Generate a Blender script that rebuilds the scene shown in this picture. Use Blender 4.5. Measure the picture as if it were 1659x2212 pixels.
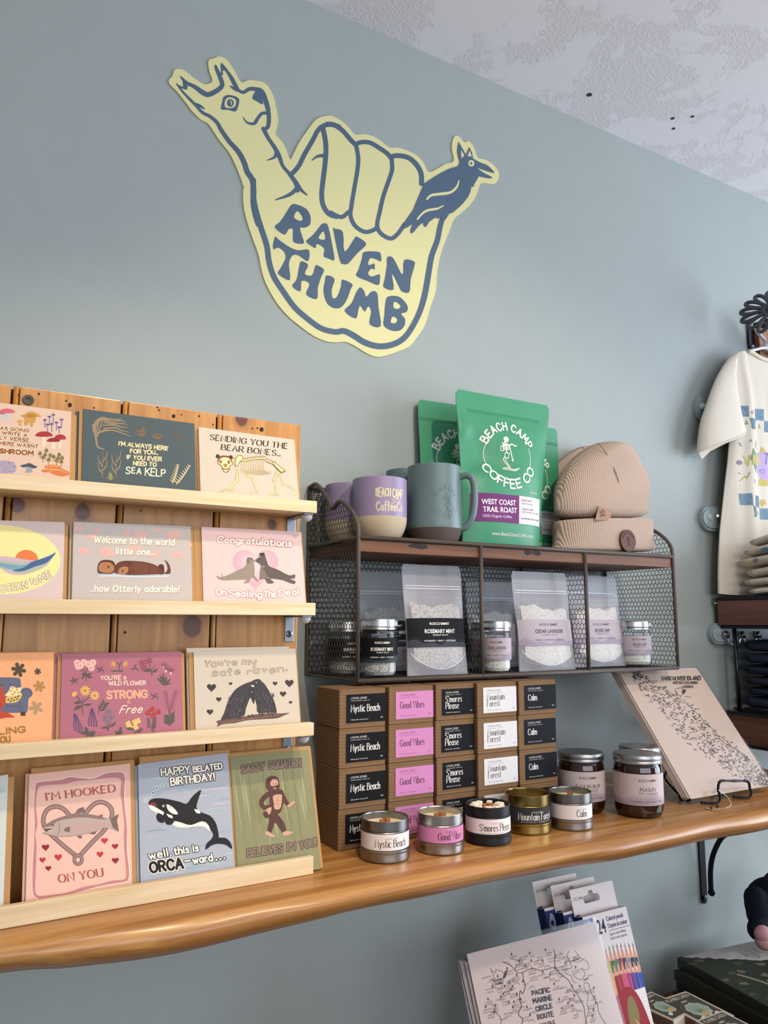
import bpy, bmesh, math, random
from mathutils import Vector, Matrix, noise
from mathutils.geometry import tessellate_polygon
PI = math.pi
random.seed(7)
for _o in list(bpy.data.objects):
    bpy.data.objects.remove(_o)
SC = bpy.context.scene
COL = SC.collection

# ------------------------------------------------------------------ camera
FPX, PCX, PCY = 1680.0, 829.5, 1106.0            # focal length and centre in pixels of the 1659x2212 frame
YAW, PITCH, ROLL = 0.52781645, 0.13863161, 0.00193528
CAM = Vector((0, -1.16, 0))
FW = Vector((math.sin(YAW)*math.cos(PITCH), math.cos(YAW)*math.cos(PITCH), math.sin(PITCH)))
_r = Vector((math.cos(YAW), -math.sin(YAW), 0)); _u = _r.cross(FW)
RT = _r*math.cos(ROLL)+_u*math.sin(ROLL); UP = -_r*math.sin(ROLL)+_u*math.cos(ROLL)
cd = bpy.data.cameras.new('camera'); cam = bpy.data.objects.new('camera', cd); COL.objects.link(cam)
cd.sensor_fit = 'VERTICAL'; cd.sensor_height = 24.0; cd.lens = 24.0*FPX/2212.0
cd.clip_start = 0.02; cd.clip_end = 50
cam.matrix_world = Matrix(((RT.x, UP.x, -FW.x, CAM.x), (RT.y, UP.y, -FW.y, CAM.y), (RT.z, UP.z, -FW.z, CAM.z), (0, 0, 0, 1)))
SC.camera = cam
SC.view_settings.view_transform = 'Standard'; SC.view_settings.look = 'None'
SC.view_settings.gamma = 1.0; SC.view_settings.use_curve_mapping = False
SC.view_settings.exposure = 0.10
try:
    SC.cycles.use_denoising = True
    SC.cycles.max_bounces = 10; SC.cycles.transparent_max_bounces = 24
    SC.cycles.caustics_reflective = False; SC.cycles.caustics_refractive = False
    SC.cycles.sample_clamp_indirect = 4.0
except Exception:
    pass

def _ray(px, py):
    return RT*((px-PCX)/FPX) - UP*((py-PCY)/FPX) + FW
def P(px, py, y=0.0):
    v = _ray(px, py); return CAM + v*((y-CAM.y)/v.y)
def PX(px, py, x):
    v = _ray(px, py); return CAM + v*((x-CAM.x)/v.x)
def PZ(px, py, z):
    v = _ray(px, py); return CAM + v*(z/v.z)
def Z(ox, oy, s):
    """points read off an enlargement: 'x,y x,y' -> list of frame coordinates"""
    def f(t):
        return [(ox+float(a.split(',')[0])/s, oy+float(a.split(',')[1])/s) for a in t.split()]
    return f
def pts(t):
    return [tuple(map(float, a.split(','))) for a in t.split()]

# ------------------------------------------------------------------ light
def area(name, loc, target, sx, sy, energy, color, spread=None):
    l = bpy.data.lights.new(name, 'AREA'); l.shape = 'RECTANGLE'; l.size = sx; l.size_y = sy
    l.energy = energy; l.color = color
    if spread: l.spread = spread
    o = bpy.data.objects.new(name, l); COL.objects.link(o); o.location = loc
    o.rotation_euler = (Vector(target)-Vector(loc)).to_track_quat('-Z', 'Y').to_euler(); return o
def spot(name, loc, target, energy, color, size, blend=0.5, radius=0.03):
    l = bpy.data.lights.new(name, 'SPOT'); l.energy = energy; l.color = color; l.spot_size = size
    l.spot_blend = blend; l.shadow_soft_size = radius
    o = bpy.data.objects.new(name, l); COL.objects.link(o); o.location = loc
    o.rotation_euler = (Vector(target)-Vector(loc)).to_track_quat('-Z', 'Y').to_euler(); return o
W = bpy.data.worlds.new('world'); SC.world = W; W.use_nodes = True
W.node_tree.nodes['Background'].inputs[0].default_value = (0.80, 0.86, 1.0, 1)
W.node_tree.nodes['Background'].inputs[1].default_value = 0.15
WARM = (1.0, 0.79, 0.55); COOL = (0.75, 0.85, 1.0)
area('daylight_window', (3.5, -1.7, 0.15), (0.9, -0.3, 0.45), 2.0, 1.8, 92.0, COOL)
area('front_fill_light', (0.2, -4.3, 0.40), (0.6, 0.0, 0.3), 4.0, 1.3, 66.0, (0.86, 0.92, 1.0))  # added soft fill from behind the camera, not an actual window
spot('track_lamp_cards', (0.34, -0.98, 1.06), (0.16, -0.25, -0.08), 34.0, WARM, math.radians(60), 0.85, 0.03)
spot('track_lamp_shelf', (0.75, -1.45, 1.06), (0.80, -0.08, 0.0), 46.0, (1.0, 0.86, 0.68), math.radians(60), 0.9, 0.04)


# ------------------------------------------------------------------ materials
def lin(h):
    h = h.lstrip('#'); c = [int(h[i:i+2], 16)/255 for i in (0, 2, 4)]
    return tuple((x/12.92 if x <= .04045 else ((x+.055)/1.055)**2.4) for x in c)+(1.0,)
_M = {}
def mat(col, rough=0.65, metal=0.0, spec=0.3, **kw):
    key = (col, rough, metal, spec, tuple(sorted(kw.items())))
    if key in _M: return _M[key]
    m = bpy.data.materials.new('paint_'+col.strip('#')); m.use_nodes = True
    b = m.node_tree.nodes['Principled BSDF']; b.inputs['Base Color'].default_value = lin(col)
    b.inputs['Roughness'].default_value = rough; b.inputs['Metallic'].default_value = metal
    b.inputs['Specular IOR Level'].default_value = spec
    for k, v in kw.items(): b.inputs[k.replace('_', ' ')].default_value = v
    _M[key] = m; return m
class NT:
    """small helper to wire a procedural material"""
    def __init__(s, name):
        s.m = bpy.data.materials.new(name); s.m.use_nodes = True; s.t = s.m.node_tree
        s.b = s.t.nodes['Principled BSDF']; s.out = s.t.nodes['Material Output']
    def n(s, kind, **kw):
        x = s.t.nodes.new('ShaderNode'+kind)
        for k, v in kw.items():
            if k.startswith('i_'): x.inputs[k[2:].replace('_', ' ')].default_value = v
            else: setattr(x, k, v)
        return x
    def l(s, a, b): s.t.links.new(a, b)
    def coords(s, scale=(1, 1, 1), rot=(0, 0, 0)):
        c = s.n('TexCoord'); m = s.n('Mapping'); s.l(c.outputs['Object'], m.inputs[0])
        m.inputs['Scale'].default_value = scale; m.inputs['Rotation'].default_value = rot
        return m.outputs[0]
    def noise(s, vec, scale, detail=4, rough=.55, dist=0):
        x = s.n('TexNoise'); s.l(vec, x.inputs['Vector']); x.inputs['Scale'].default_value = scale
        x.inputs['Detail'].default_value = detail; x.inputs['Roughness'].default_value = rough
        x.inputs['Distortion'].default_value = dist; return x.outputs['Fac']
    def ramp(s, fac, stops):
        r = s.n('ValToRGB'); s.l(fac, r.inputs[0]); e = r.color_ramp.elements
        while len(e) < len(stops): e.new(0.5)
        for k, (p, c) in enumerate(stops):
            e[k].position = p; e[k].color = lin(c) if isinstance(c, str) else (c, c, c, 1)
        return r.outputs[0]
    def mix(s, fac, a, b, mode='MIX'):
        x = s.n('MixRGB', blend_type=mode)
        for i, v in ((0, fac), (1, a), (2, b)):
            if isinstance(v, (int, float)): x.inputs[i].default_value = v
            elif isinstance(v, str): x.inputs[i].default_value = lin(v)
            else: s.l(v, x.inputs[i])
        return x.outputs[0]
    def math(s, op, a, b=0.0):
        x = s.n('Math', operation=op)
        for i, v in ((0, a), (1, b)):
            if isinstance(v, (int, float)): x.inputs[i].default_value = v
            else: s.l(v, x.inputs[i])
        return x.outputs[0]
    def bump(s, fac, strength, dist=0.001):
        x = s.n('Bump'); s.l(fac, x.inputs['Height']); x.inputs['Strength'].default_value = strength
        x.inputs['Distance'].default_value = dist; s.l(x.outputs[0], s.b.inputs['Normal'])
    def fin(s, color=None, rough=.6, spec=.3, metal=0):
        if color is not None: s.l(color, s.b.inputs['Base Color'])
        s.b.inputs['Roughness'].default_value = rough; s.b.inputs['Specular IOR Level'].default_value = spec
        s.b.inputs['Metallic'].default_value = metal; return s.m
def wood(name, light, mid, dark, axis='x', fine=60.0, rings=14.0, rough=.5, spec=.3, knots=(), knotcol='#2e1408', coat=0.0):
    t = NT(name); k = {'x': (.07, 1, 1), 'z': (1, 1, .07), 'y': (1, .07, 1)}[axis]
    v = t.coords(k); n1 = t.noise(v, rings, 3, .5, .6); bands = t.math('SINE', t.math('MULTIPLY', n1, 60.0))
    bands = t.math('ADD', t.math('MULTIPLY', bands, .5), .5)
    n2 = t.noise(v, fine*4, 5, .6); n3 = t.noise(t.coords((1, 1, 1)), 5.0, 2)
    c = t.ramp(bands, [(0, mid), (.6, light), (1, light)])
    c = t.mix(t.ramp(n2, [(.35, .0), (.75, .55)]), c, dark)
    c = t.mix(t.ramp(n3, [(.3, 0.0), (.7, .35)]), c, mid)
    if knots:
        co = t.n('TexCoord')
        for (kx, ky, kz, kr) in knots:
            d = t.n('VectorMath', operation='SUBTRACT'); t.l(co.outputs['Object'], d.inputs[0]); d.inputs[1].default_value = (kx, ky, kz)
            w = t.n('Mapping'); t.l(d.outputs[0], w.inputs[0]); w.inputs['Scale'].default_value = (1/kr, 0, .85/kr)
            ln = t.n('VectorMath', operation='LENGTH'); t.l(w.outputs[0], ln.inputs[0])
            q = t.math('ADD', ln.outputs['Value'], t.math('MULTIPLY', t.math('SUBTRACT', t.noise(t.coords(), 60, 3), .5), .5))
            c = t.mix(t.ramp(t.math('MULTIPLY', q, .4), [(.3, .7), (.75, 0.0)]), c, dark)
            c = t.mix(t.ramp(q, [(.0, 1.0), (.72, 1.0), (.86, .8), (1.0, .0)]), c, knotcol)
    t.bump(n2, .12, .0006)
    m = t.fin(c, rough, spec)
    if coat:
        t.b.inputs['Coat Weight'].default_value = coat; t.b.inputs['Coat Roughness'].default_value = .18
    return m

# ------------------------------------------------------------------ mesh building
class MB:
    def __init__(s):
        s.v = []; s.f = []; s.m = []; s.sm = []; s.mats = []
    def mi(s, m):
        if isinstance(m, str): m = mat(m)
        if m not in s.mats: s.mats.append(m)
        return s.mats.index(m)
    def add(s, vs, fs, m, smooth=False):
        o = len(s.v); s.v += [tuple(x) for x in vs]; k = s.mi(m)
        for f in fs:
            s.f.append([i+o for i in f]); s.m.append(k); s.sm.append(smooth)
        return s
    def box(s, a, b, m, bev=0.0, rot=None, piv=None):
        (x0, y0, z0), (x1, y1, z1) = a, b
        bm = bmesh.new(); bmesh.ops.create_cube(bm, size=1)
        for v in bm.verts:
            v.co = Vector(((x0+x1)/2+v.co.x*abs(x1-x0), (y0+y1)/2+v.co.y*abs(y1-y0), (z0+z1)/2+v.co.z*abs(z1-z0)))
        if bev: bmesh.ops.bevel(bm, geom=bm.edges[:], offset=bev, segments=2, affect='EDGES', profile=.6)
        if rot is not None:
            p = Vector(piv) if piv is not None else Vector(((x0+x1)/2, (y0+y1)/2, (z0+z1)/2))
            for v in bm.verts: v.co = rot @ (v.co-p) + p
        s.bm(bm, m); return s
    def bm(s, bm, m, smooth=False):
        bm.verts.index_update()
        s.add([v.co.copy() for v in bm.verts], [[v.index for v in f.verts] for f in bm.faces], m, smooth); bm.free(); return s
    def tube(s, path, r, m, n=8, closed=False, cap=True, smooth=True):
        path = [Vector(p) for p in path]; N = len(path); rs = r if isinstance(r, (list, tuple)) else [r]*N
        vs = []; fs = []; prev = None
        for i, p in enumerate(path):
            if closed: t = path[(i+1) % N]-path[i-1]
            else: t = path[min(i+1, N-1)]-path[max(i-1, 0)]
            t = t.normalized() if t.length > 1e-9 else Vector((0, 0, 1))
            if prev is None:
                a = t.cross(Vector((0, 0, 1)))
                if a.length < .1: a = t.cross(Vector((1, 0, 0)))
            else: a = prev-t*prev.dot(t)
            a.normalize(); prev = a; b = t.cross(a)
            for k in range(n):
                w = 2*PI*k/n; vs.append(p+(a*math.cos(w)+b*math.sin(w))*rs[i])
        R = N if closed else N-1
        for i in range(R):
            j = (i+1) % N
            for k in range(n):
                fs.append([i*n+k, i*n+(k+1) % n, j*n+(k+1) % n, j*n+k])
        if cap and not closed: fs += [list(range(n))[::-1], [(N-1)*n+k for k in range(n)]]
        s.add(vs, fs, m, smooth); return s
    def lathe(s, prof, m, c=(0, 0, 0), n=48, mats=None, axis='z', smooth=True):
        """prof: (r, z) list; mats: one material per segment"""
        vs = []; c = Vector(c)
        for (r, z) in prof:
            for k in range(n):
                w = 2*PI*k/n; d = (r*math.cos(w), r*math.sin(w), z)
                if axis == 'y': d = (d[0], -d[2], d[1])
                elif axis == 'x': d = (d[2], d[0], d[1])
                vs.append(c+Vector(d))
        for i in range(len(prof)-1):
            fs = [[i*n+k, i*n+(k+1) % n, (i+1)*n+(k+1) % n, (i+1)*n+k] for k in range(n)]
            o = len(s.v)
            s.add(vs[i*n:(i+2)*n], [[q-i*n for q in f] for f in fs], mats[i] if mats else m, smooth)
        return s
    def prism(s, loop2, f, h0, h1, m, holes=()):
        """extrude a 2-D loop between two offsets through the surface function f(u, v, h)"""
        loops = [loop2]+list(holes); tri = tessellate_polygon([[Vector((a, b, 0)) for a, b in L] for L in loops])
        flat = [q for L in loops for q in L]; n = len(flat)
        vs = [f(a, b, h1) for a, b in flat]+[f(a, b, h0) for a, b in flat]; fs = []
        for t in tri:
            a, b, c = t; pa, pb, pc = flat[a], flat[b], flat[c]
            if (pb[0]-pa[0])*(pc[1]-pa[1])-(pb[1]-pa[1])*(pc[0]-pa[0]) < 0: t = (a, c, b)
            fs.append(list(t)); fs.append([t[0]+n, t[2]+n, t[1]+n])
        o = 0
        for L in loops:
            ar = sum(L[i-1][0]*L[i][1]-L[i][0]*L[i-1][1] for i in range(len(L)))
            hole = L is not loop2
            for i in range(len(L)):
                a, b = o+i, o+(i+1) % len(L)
                fs.append([a, a+n, b+n, b] if (ar > 0) != hole else [b, b+n, a+n, a])
            o += len(L)
        s.add(vs, fs, m); return s
    def grid(s, f, nu, nv, m, smooth=True, flip=False):
        vs = [f(i/nu, j/nv) for j in range(nv+1) for i in range(nu+1)]; w = nu+1
        fs = [[j*w+i, j*w+i+1, (j+1)*w+i+1, (j+1)*w+i] for j in range(nv) for i in range(nu)]
        if flip: fs = [x[::-1] for x in fs]
        s.add(vs, fs, m, smooth); return s
    def build(s, name, parent=None, label=None, cat=None, group=None, kind=None, weld=False, sub=0, origin=None):
        me = bpy.data.meshes.new(name)
        if parent is not None: org = wloc(parent)
        elif origin is not None: org = Vector(origin)
        else:
            xs = [v[0] for v in s.v]; ys = [v[1] for v in s.v]; zs = [v[2] for v in s.v]
            org = Vector(((min(xs)+max(xs))/2, (min(ys)+max(ys))/2, min(zs)))
        me.from_pydata([Vector(v)-org for v in s.v], [], s.f)
        for m in s.mats: me.materials.append(m)
        me.polygons.foreach_set('material_index', s.m); me.polygons.foreach_set('use_smooth', s.sm)
        if weld:
            bm = bmesh.new(); bm.from_mesh(me); bmesh.ops.remove_doubles(bm, verts=bm.verts, dist=1e-6); bm.to_mesh(me); bm.free()
        me.update()
        o = bpy.data.objects.new(name, me); COL.objects.link(o)
        if parent is not None: o.parent = parent
        else: o.location = org
        if sub:
            d = o.modifiers.new('smooth', 'SUBSURF'); d.levels = sub; d.render_levels = sub
        tag(o, label, cat, group, kind); return o
def wloc(o):
    p = Vector((0, 0, 0))
    while o is not None: p = p+Vector(o.location); o = o.parent
    return p
def tag(o, label=None, cat=None, group=None, kind=None):
    for k, v in (('label', label), ('category', cat), ('group', group), ('kind', kind)):
        if v: o[k] = v
    return o
def thing(name, label, cat, loc=(0, 0, 0), group=None):
    o = bpy.data.objects.new(name, None); COL.objects.link(o); o.location = loc; o.empty_display_size = .02
    return tag(o, label, cat, group)
def dup(root, loc, label=None, group=None, rz=None, cat=None):
    def cp(o, par):
        c = o.copy(); COL.objects.link(c); c.parent = par
        for ch in list(o.children): cp(ch, c)
        return c
    r = cp(root, None); r.location = loc
    if rz is not None: r.rotation_euler = (0, 0, rz)
    return tag(r, label, cat, group)
def crom(p, k=6, closed=False):
    """smooth curve through points"""
    p = [Vector(q) if len(q) == 3 else Vector((q[0], q[1], 0)) for q in p]; n = len(p); out = []
    R = range(n) if closed else range(n-1)
    for i in R:
        if closed: a, b, c, d = p[i-1], p[i], p[(i+1) % n], p[(i+2) % n]
        else: a, b, c, d = p[max(i-1, 0)], p[i], p[i+1], p[min(i+2, n-1)]
        for j in range(k):
            t = j/k; out.append(.5*((2*b)+(c-a)*t+(2*a-5*b+4*c-d)*t*t+(3*b-a-3*c+d)*t*t*t))
    if not closed: out.append(p[-1])
    return out
def crom2(p, k=6, closed=False): return [(q.x, q.y) for q in crom(p, k, closed)]

# ------------------------------------------------------------------ surfaces that carry print
class Plane:
    def __init__(s, O, U, V):
        s.O = Vector(O); s.U = Vector(U).normalized(); V = Vector(V); s.V = (V-s.U*V.dot(s.U)).normalized(); s.N = s.U.cross(s.V)
    def pt(s, u, v, h=0.0): return s.O+s.U*u+s.V*v+s.N*h
    def px(s, px, py):
        d = _ray(px, py); t = (s.O-CAM).dot(s.N)/d.dot(s.N); q = CAM+d*t-s.O
        return q.dot(s.U), q.dot(s.V)
class Cyl:
    """upright cylinder; u runs along the arc to the right as seen from outside, u=0 at angle a0"""
    def __init__(s, c, r, a0): s.c = Vector(c); s.r = r; s.a0 = a0
    def pt(s, u, v, h=0.0):
        w = s.a0+u/s.r; R = s.r+h
        return s.c+Vector((R*math.cos(w), R*math.sin(w), v))
_T = {}
def glyphs(txt, off=0.0, space=1.0):
    """outline of a word in the built-in typeface, as triangles, cap height about 0.7"""
    key = (txt, off, space)
    if key in _T: return _T[key]
    c = bpy.data.curves.new('t', 'FONT'); c.body = txt; c.size = 1; c.offset = off; c.space_character = space; c.resolution_u = 3
    o = bpy.data.objects.new('t', c); COL.objects.link(o); dg = bpy.context.evaluated_depsgraph_get(); dg.update()
    me = o.evaluated_get(dg).to_mesh(); vs = [(v.co.x, v.co.y) for v in me.vertices]; fs = [list(p.vertices) for p in me.polygons]
    o.evaluated_get(dg).to_mesh_clear(); bpy.data.objects.remove(o); bpy.data.curves.remove(c)
    _T[key] = (vs, fs); return vs, fs
class Art:
    def __init__(s, mb, surf, px=True, h=.00008, step=.000012):
        s.ly = []; s.maxlen = 0; s.mb = mb; s.s = surf; s.h = h; s.st = step
        s.tr = surf.px if px is True else (px if px else (lambda a, b: (a, b)))
    def _put(s, p2, fs, col, keep=False):
        if s.maxlen:
            T = [(p2[f[0]], p2[f[i]], p2[f[i+1]]) for f in fs for i in range(1, len(f)-1)]; D = []
            while T:
                a, b, c = T.pop(); m = max(math.dist(a, b), math.dist(b, c), math.dist(c, a))
                if m > s.maxlen:
                    ab, bc, ca = [((u[0]+v[0])/2, (u[1]+v[1])/2) for u, v in ((a, b), (b, c), (c, a))]
                    T += [(a, ab, ca), (ab, b, bc), (ca, bc, c), (ab, bc, ca)]
                else: D.append((a, b, c))
            p2 = [q for t in D for q in t]; fs = [[3*i, 3*i+1, 3*i+2] for i in range(len(D))]
        uv = [s.tr(a, b) for a, b in p2]
        bb = (min(q[0] for q in uv), min(q[1] for q in uv), max(q[0] for q in uv), max(q[1] for q in uv))
        lay = 1+max([l for (b, l) in s.ly if b[0] < bb[2] and bb[0] < b[2] and b[1] < bb[3] and bb[1] < b[3]], default=0)
        s.ly.append((bb, lay)); h = s.h+s.st*lay
        out = []
        for f in fs:
            ar = sum(uv[f[i-1]][0]*uv[f[i]][1]-uv[f[i]][0]*uv[f[i-1]][1] for i in range(len(f)))
            out.append(f if ar > 0 else f[::-1])
        s.mb.add([s.s.pt(a, b, h) for a, b in uv], out, col)
    def poly(s, p, col, holes=(), keep=False):
        L = [list(p)]+[list(x) for x in holes]
        tri = tessellate_polygon([[Vector((a, b, 0)) for a, b in q] for q in L])
        s._put([q for l in L for q in l], [list(t) for t in tri], col, keep)
    def blob(s, p, col, k=5, holes=()): s.poly(crom2(p, k, True), col, [crom2(q, k, True) for q in holes])
    def ell(s, cx, cy, rx, ry, col, rot=0, n=20, keep=False):
        c, d = math.cos(rot), math.sin(rot)
        p = [(cx+rx*math.cos(2*PI*i/n)*c-ry*math.sin(2*PI*i/n)*d, cy+rx*math.cos(2*PI*i/n)*d+ry*math.sin(2*PI*i/n)*c) for i in range(n)]
        s._put(p, [list(range(n))], col, keep)
    def ring(s, cx, cy, rx, ry, w, col, a0=0, a1=2*PI, n=28):
        s.line([(cx+rx*math.cos(a0+(a1-a0)*i/n), cy+ry*math.sin(a0+(a1-a0)*i/n)) for i in range(n+1)], w, col, smooth=False)
    def rect(s, x0, y0, x1, y1, col, nu=1, nv=1):
        p = [(x0+(x1-x0)*i/nu, y0+(y1-y0)*j/nv) for j in range(nv+1) for i in range(nu+1)]; w = nu+1
        s._put(p, [[j*w+i, j*w+i+1, (j+1)*w+i+1, (j+1)*w+i] for j in range(nv) for i in range(nu)], col)
    def line(s, p, w, col, smooth=True, taper=None, keep=False, pen=None, k=4, closed=False, cap=True):
        """stroke of width w; taper (start, end) factors; pen(dx, dy) factor for a broad-nib look"""
        if closed: p = list(p)+[p[0]]
        q = crom2(p, k) if smooth and len(p) > 2 else [tuple(x) for x in p]
        n = len(q)
        if n < 2: return
        L = []; Rr = []; W_ = []
        for i in range(n):
            a = q[max(i-1, 0)]; b = q[min(i+1, n-1)]; dx, dy = b[0]-a[0], b[1]-a[1]; d = math.hypot(dx, dy) or 1e-9; dx /= d; dy /= d
            f = 1.0
            if isinstance(w, (list, tuple)):
                tt = i/(n-1)*(len(w)-1); j = min(int(tt), len(w)-2); wi = w[j]+(w[j+1]-w[j])*(tt-j)
            else: wi = w
            if taper:
                t = i/(n-1); f = taper[0]+(1-taper[0])*min(1, t*3) if t < .34 else (taper[1]+(1-taper[1])*min(1, (1-t)*3) if t > .66 else 1)
            if pen: f *= pen(dx, dy)
            ww = wi*f/2; W_.append(ww)
            # mitre
            if 0 < i < n-1:
                a0 = q[i-1]; b0 = q[i+1]; l0 = math.hypot(q[i][0]-a0[0], q[i][1]-a0[1]) or 1e-9; l1 = math.hypot(b0[0]-q[i][0], b0[1]-q[i][1]) or 1e-9
                d0 = ((q[i][0]-a0[0])/l0, (q[i][1]-a0[1])/l0); d1 = ((b0[0]-q[i][0])/l1, (b0[1]-q[i][1])/l1)
                mx, my = d0[0]+d1[0], d0[1]+d1[1]; ml = math.hypot(mx, my)
                if ml > .3:
                    dx, dy = mx/ml, my/ml; ww = ww/max(.5, d0[0]*dx+d0[1]*dy)
            L.append((q[i][0]-dy*ww, q[i][1]+dx*ww)); Rr.append((q[i][0]+dy*ww, q[i][1]-dx*ww))
        s._put(L+Rr, [[i, i+1, n+i+1, n+i] for i in range(n-1)], col, keep)
        if cap:
            for i in (0, n-1):
                if W_[i] > 1e-9: s.ell(q[i][0], q[i][1], W_[i], W_[i], col, n=10, keep=True)
    def heart(s, cx, cy, r, col, rot=0.0, ln=None):
        p = []
        for i in range(26):
            t = 2*PI*i/26; x = 16*math.sin(t)**3; y = 13*math.cos(t)-5*math.cos(2*t)-2*math.cos(3*t)-math.cos(4*t)
            x, y = x/16*r, -y/16*r; p.append((cx+x*math.cos(rot)-y*math.sin(rot), cy+x*math.sin(rot)+y*math.cos(rot)))
        s.poly(p, col)
    def txt(s, t, a, b, hgt, col, off=0.0, skew=0.0, space=1.0, bend=None):
        """built-in typeface: baseline from a to b, cap height hgt (input units, 'up' is -y in frame, +y in local units)"""
        vs, fs = glyphs(t, off, space)
        if not vs: return
        x0 = min(v[0] for v in vs); x1 = max(v[0] for v in vs); dx, dy = b[0]-a[0], b[1]-a[1]; L = math.hypot(dx, dy)
        ex = (dx/L, dy/L); sg = -1 if s.tr(0, 0)[1] > s.tr(0, 10)[1] else 1
        up = (-ex[1]*sg, ex[0]*sg); k = L/(x1-x0); kv = hgt/.7; out = []
        for (x, y) in vs:
            X = (x-x0)*k+y*kv*skew; Y = y*kv
            if bend: Y += bend(X/L)
            out.append((a[0]+ex[0]*X+up[0]*Y, a[1]+ex[1]*X+up[1]*Y))
        s._put(out, fs, col)
    def hand(s, t, a, b, hgt, w, col, style='round', jig=0.0, arc=None, slant=0.0, cw=None):
        """drawn lettering from pen strokes. arc=(cx, cy, rx, ry, a0, a1) sets it on an ellipse instead of a baseline"""
        adv = 0; lay = []
        for ch in t:
            g = FONT.get(ch)
            if g is None: adv += .38; continue
            lay.append((ch, adv, g)); adv += g[0]+.22
        adv -= .22
        pen = {'serif': lambda dx, dy: .34+.76*abs(dy)**1.3}.get(style)
        rnd = random.Random(t)
        sg = -1 if s.tr(0, 0)[1] > s.tr(0, 10)[1] else 1
        for (ch, x, g) in lay:
            js = 1+jig*rnd.uniform(-1, 1); jr = jig*.5*rnd.uniform(-1, 1); jy = jig*.3*rnd.uniform(-1, 1)
            def mp(px_, py_):
                px_ = px_+py_*slant
                if arc:
                    cx, cy, rx, ry, a0, a1 = arc; mid = (x+g[0]/2)/adv; an = a0+(a1-a0)*mid
                    c = (cx+rx*math.cos(an), cy+ry*math.sin(an)); tx, ty = -rx*math.sin(an), ry*math.cos(an)
                    q = 1 if a1 > a0 else -1
                    tl = math.hypot(tx, ty); tx, ty = tx/tl*q, ty/tl*q
                    kx = abs(a1-a0)*(rx+ry)/2/adv if cw is None else cw
                    lx = (px_-g[0]/2)*kx; ly = py_*hgt
                    ux, uy = -ty*sg, tx*sg
                    return c[0]+tx*lx+ux*ly, c[1]+ty*lx+uy*ly
                dx, dy = b[0]-a[0], b[1]-a[1]; L = math.hypot(dx, dy); ex = (dx/L, dy/L); up = (-ex[1]*sg, ex[0]*sg); k = L/adv
                qx = (px_-g[0]/2)*js; qy = (py_-.5)*js
                qx, qy = qx-jr*qy, qy+jr*qx
                X = (x+g[0]/2+qx)*k; Y = (qy+.5+jy)*hgt
                return a[0]+ex[0]*X+up[0]*Y, a[1]+ex[1]*X+up[1]*Y
            if ch == '.':
                c_ = mp(.03, .05); s.ell(c_[0], c_[1], w*.62, w*.62, col, n=10); continue
            for (sm, st) in g[1]:
                q = [mp(*z) for z in (crom2(st, 4) if sm else st)]
                # keep corners sharp by stroking straight segments with round caps
                if style == 'serif':
                    s.line(q, w, col, smooth=False, keep=True, pen=pen, cap=False)
                    for e, o in ((0, 1), (-1, -2)):
                        ddx, ddy = st[e][0]-st[o][0], st[e][1]-st[o][1]
                        if abs(ddy) > 1.2*abs(ddx) and ch not in 'cesyg.,\'!' and (st[e][1] < .02 or st[e][1] > .6):
                            ww = .13*(1 if ch.isupper() else .8)
                            p0, p1 = mp(st[e][0]-ww, st[e][1]), mp(st[e][0]+ww, st[e][1])
                            s.line([p0, p1], w*.32, col, smooth=False, keep=True, cap=False)
                else:
                    if sm: s.line(q, w, col, smooth=False, keep=True)
                    else:
                        for i in range(len(q)-1): s.line([q[i], q[i+1]], w, col, smooth=False, keep=True)
def _glyph(d):
    w, rest = d.split(':'); out = []
    for st in rest.split('|'):
        sm = st.startswith('~'); out.append((sm, pts(st.lstrip('~'))))
    return float(w), out
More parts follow.
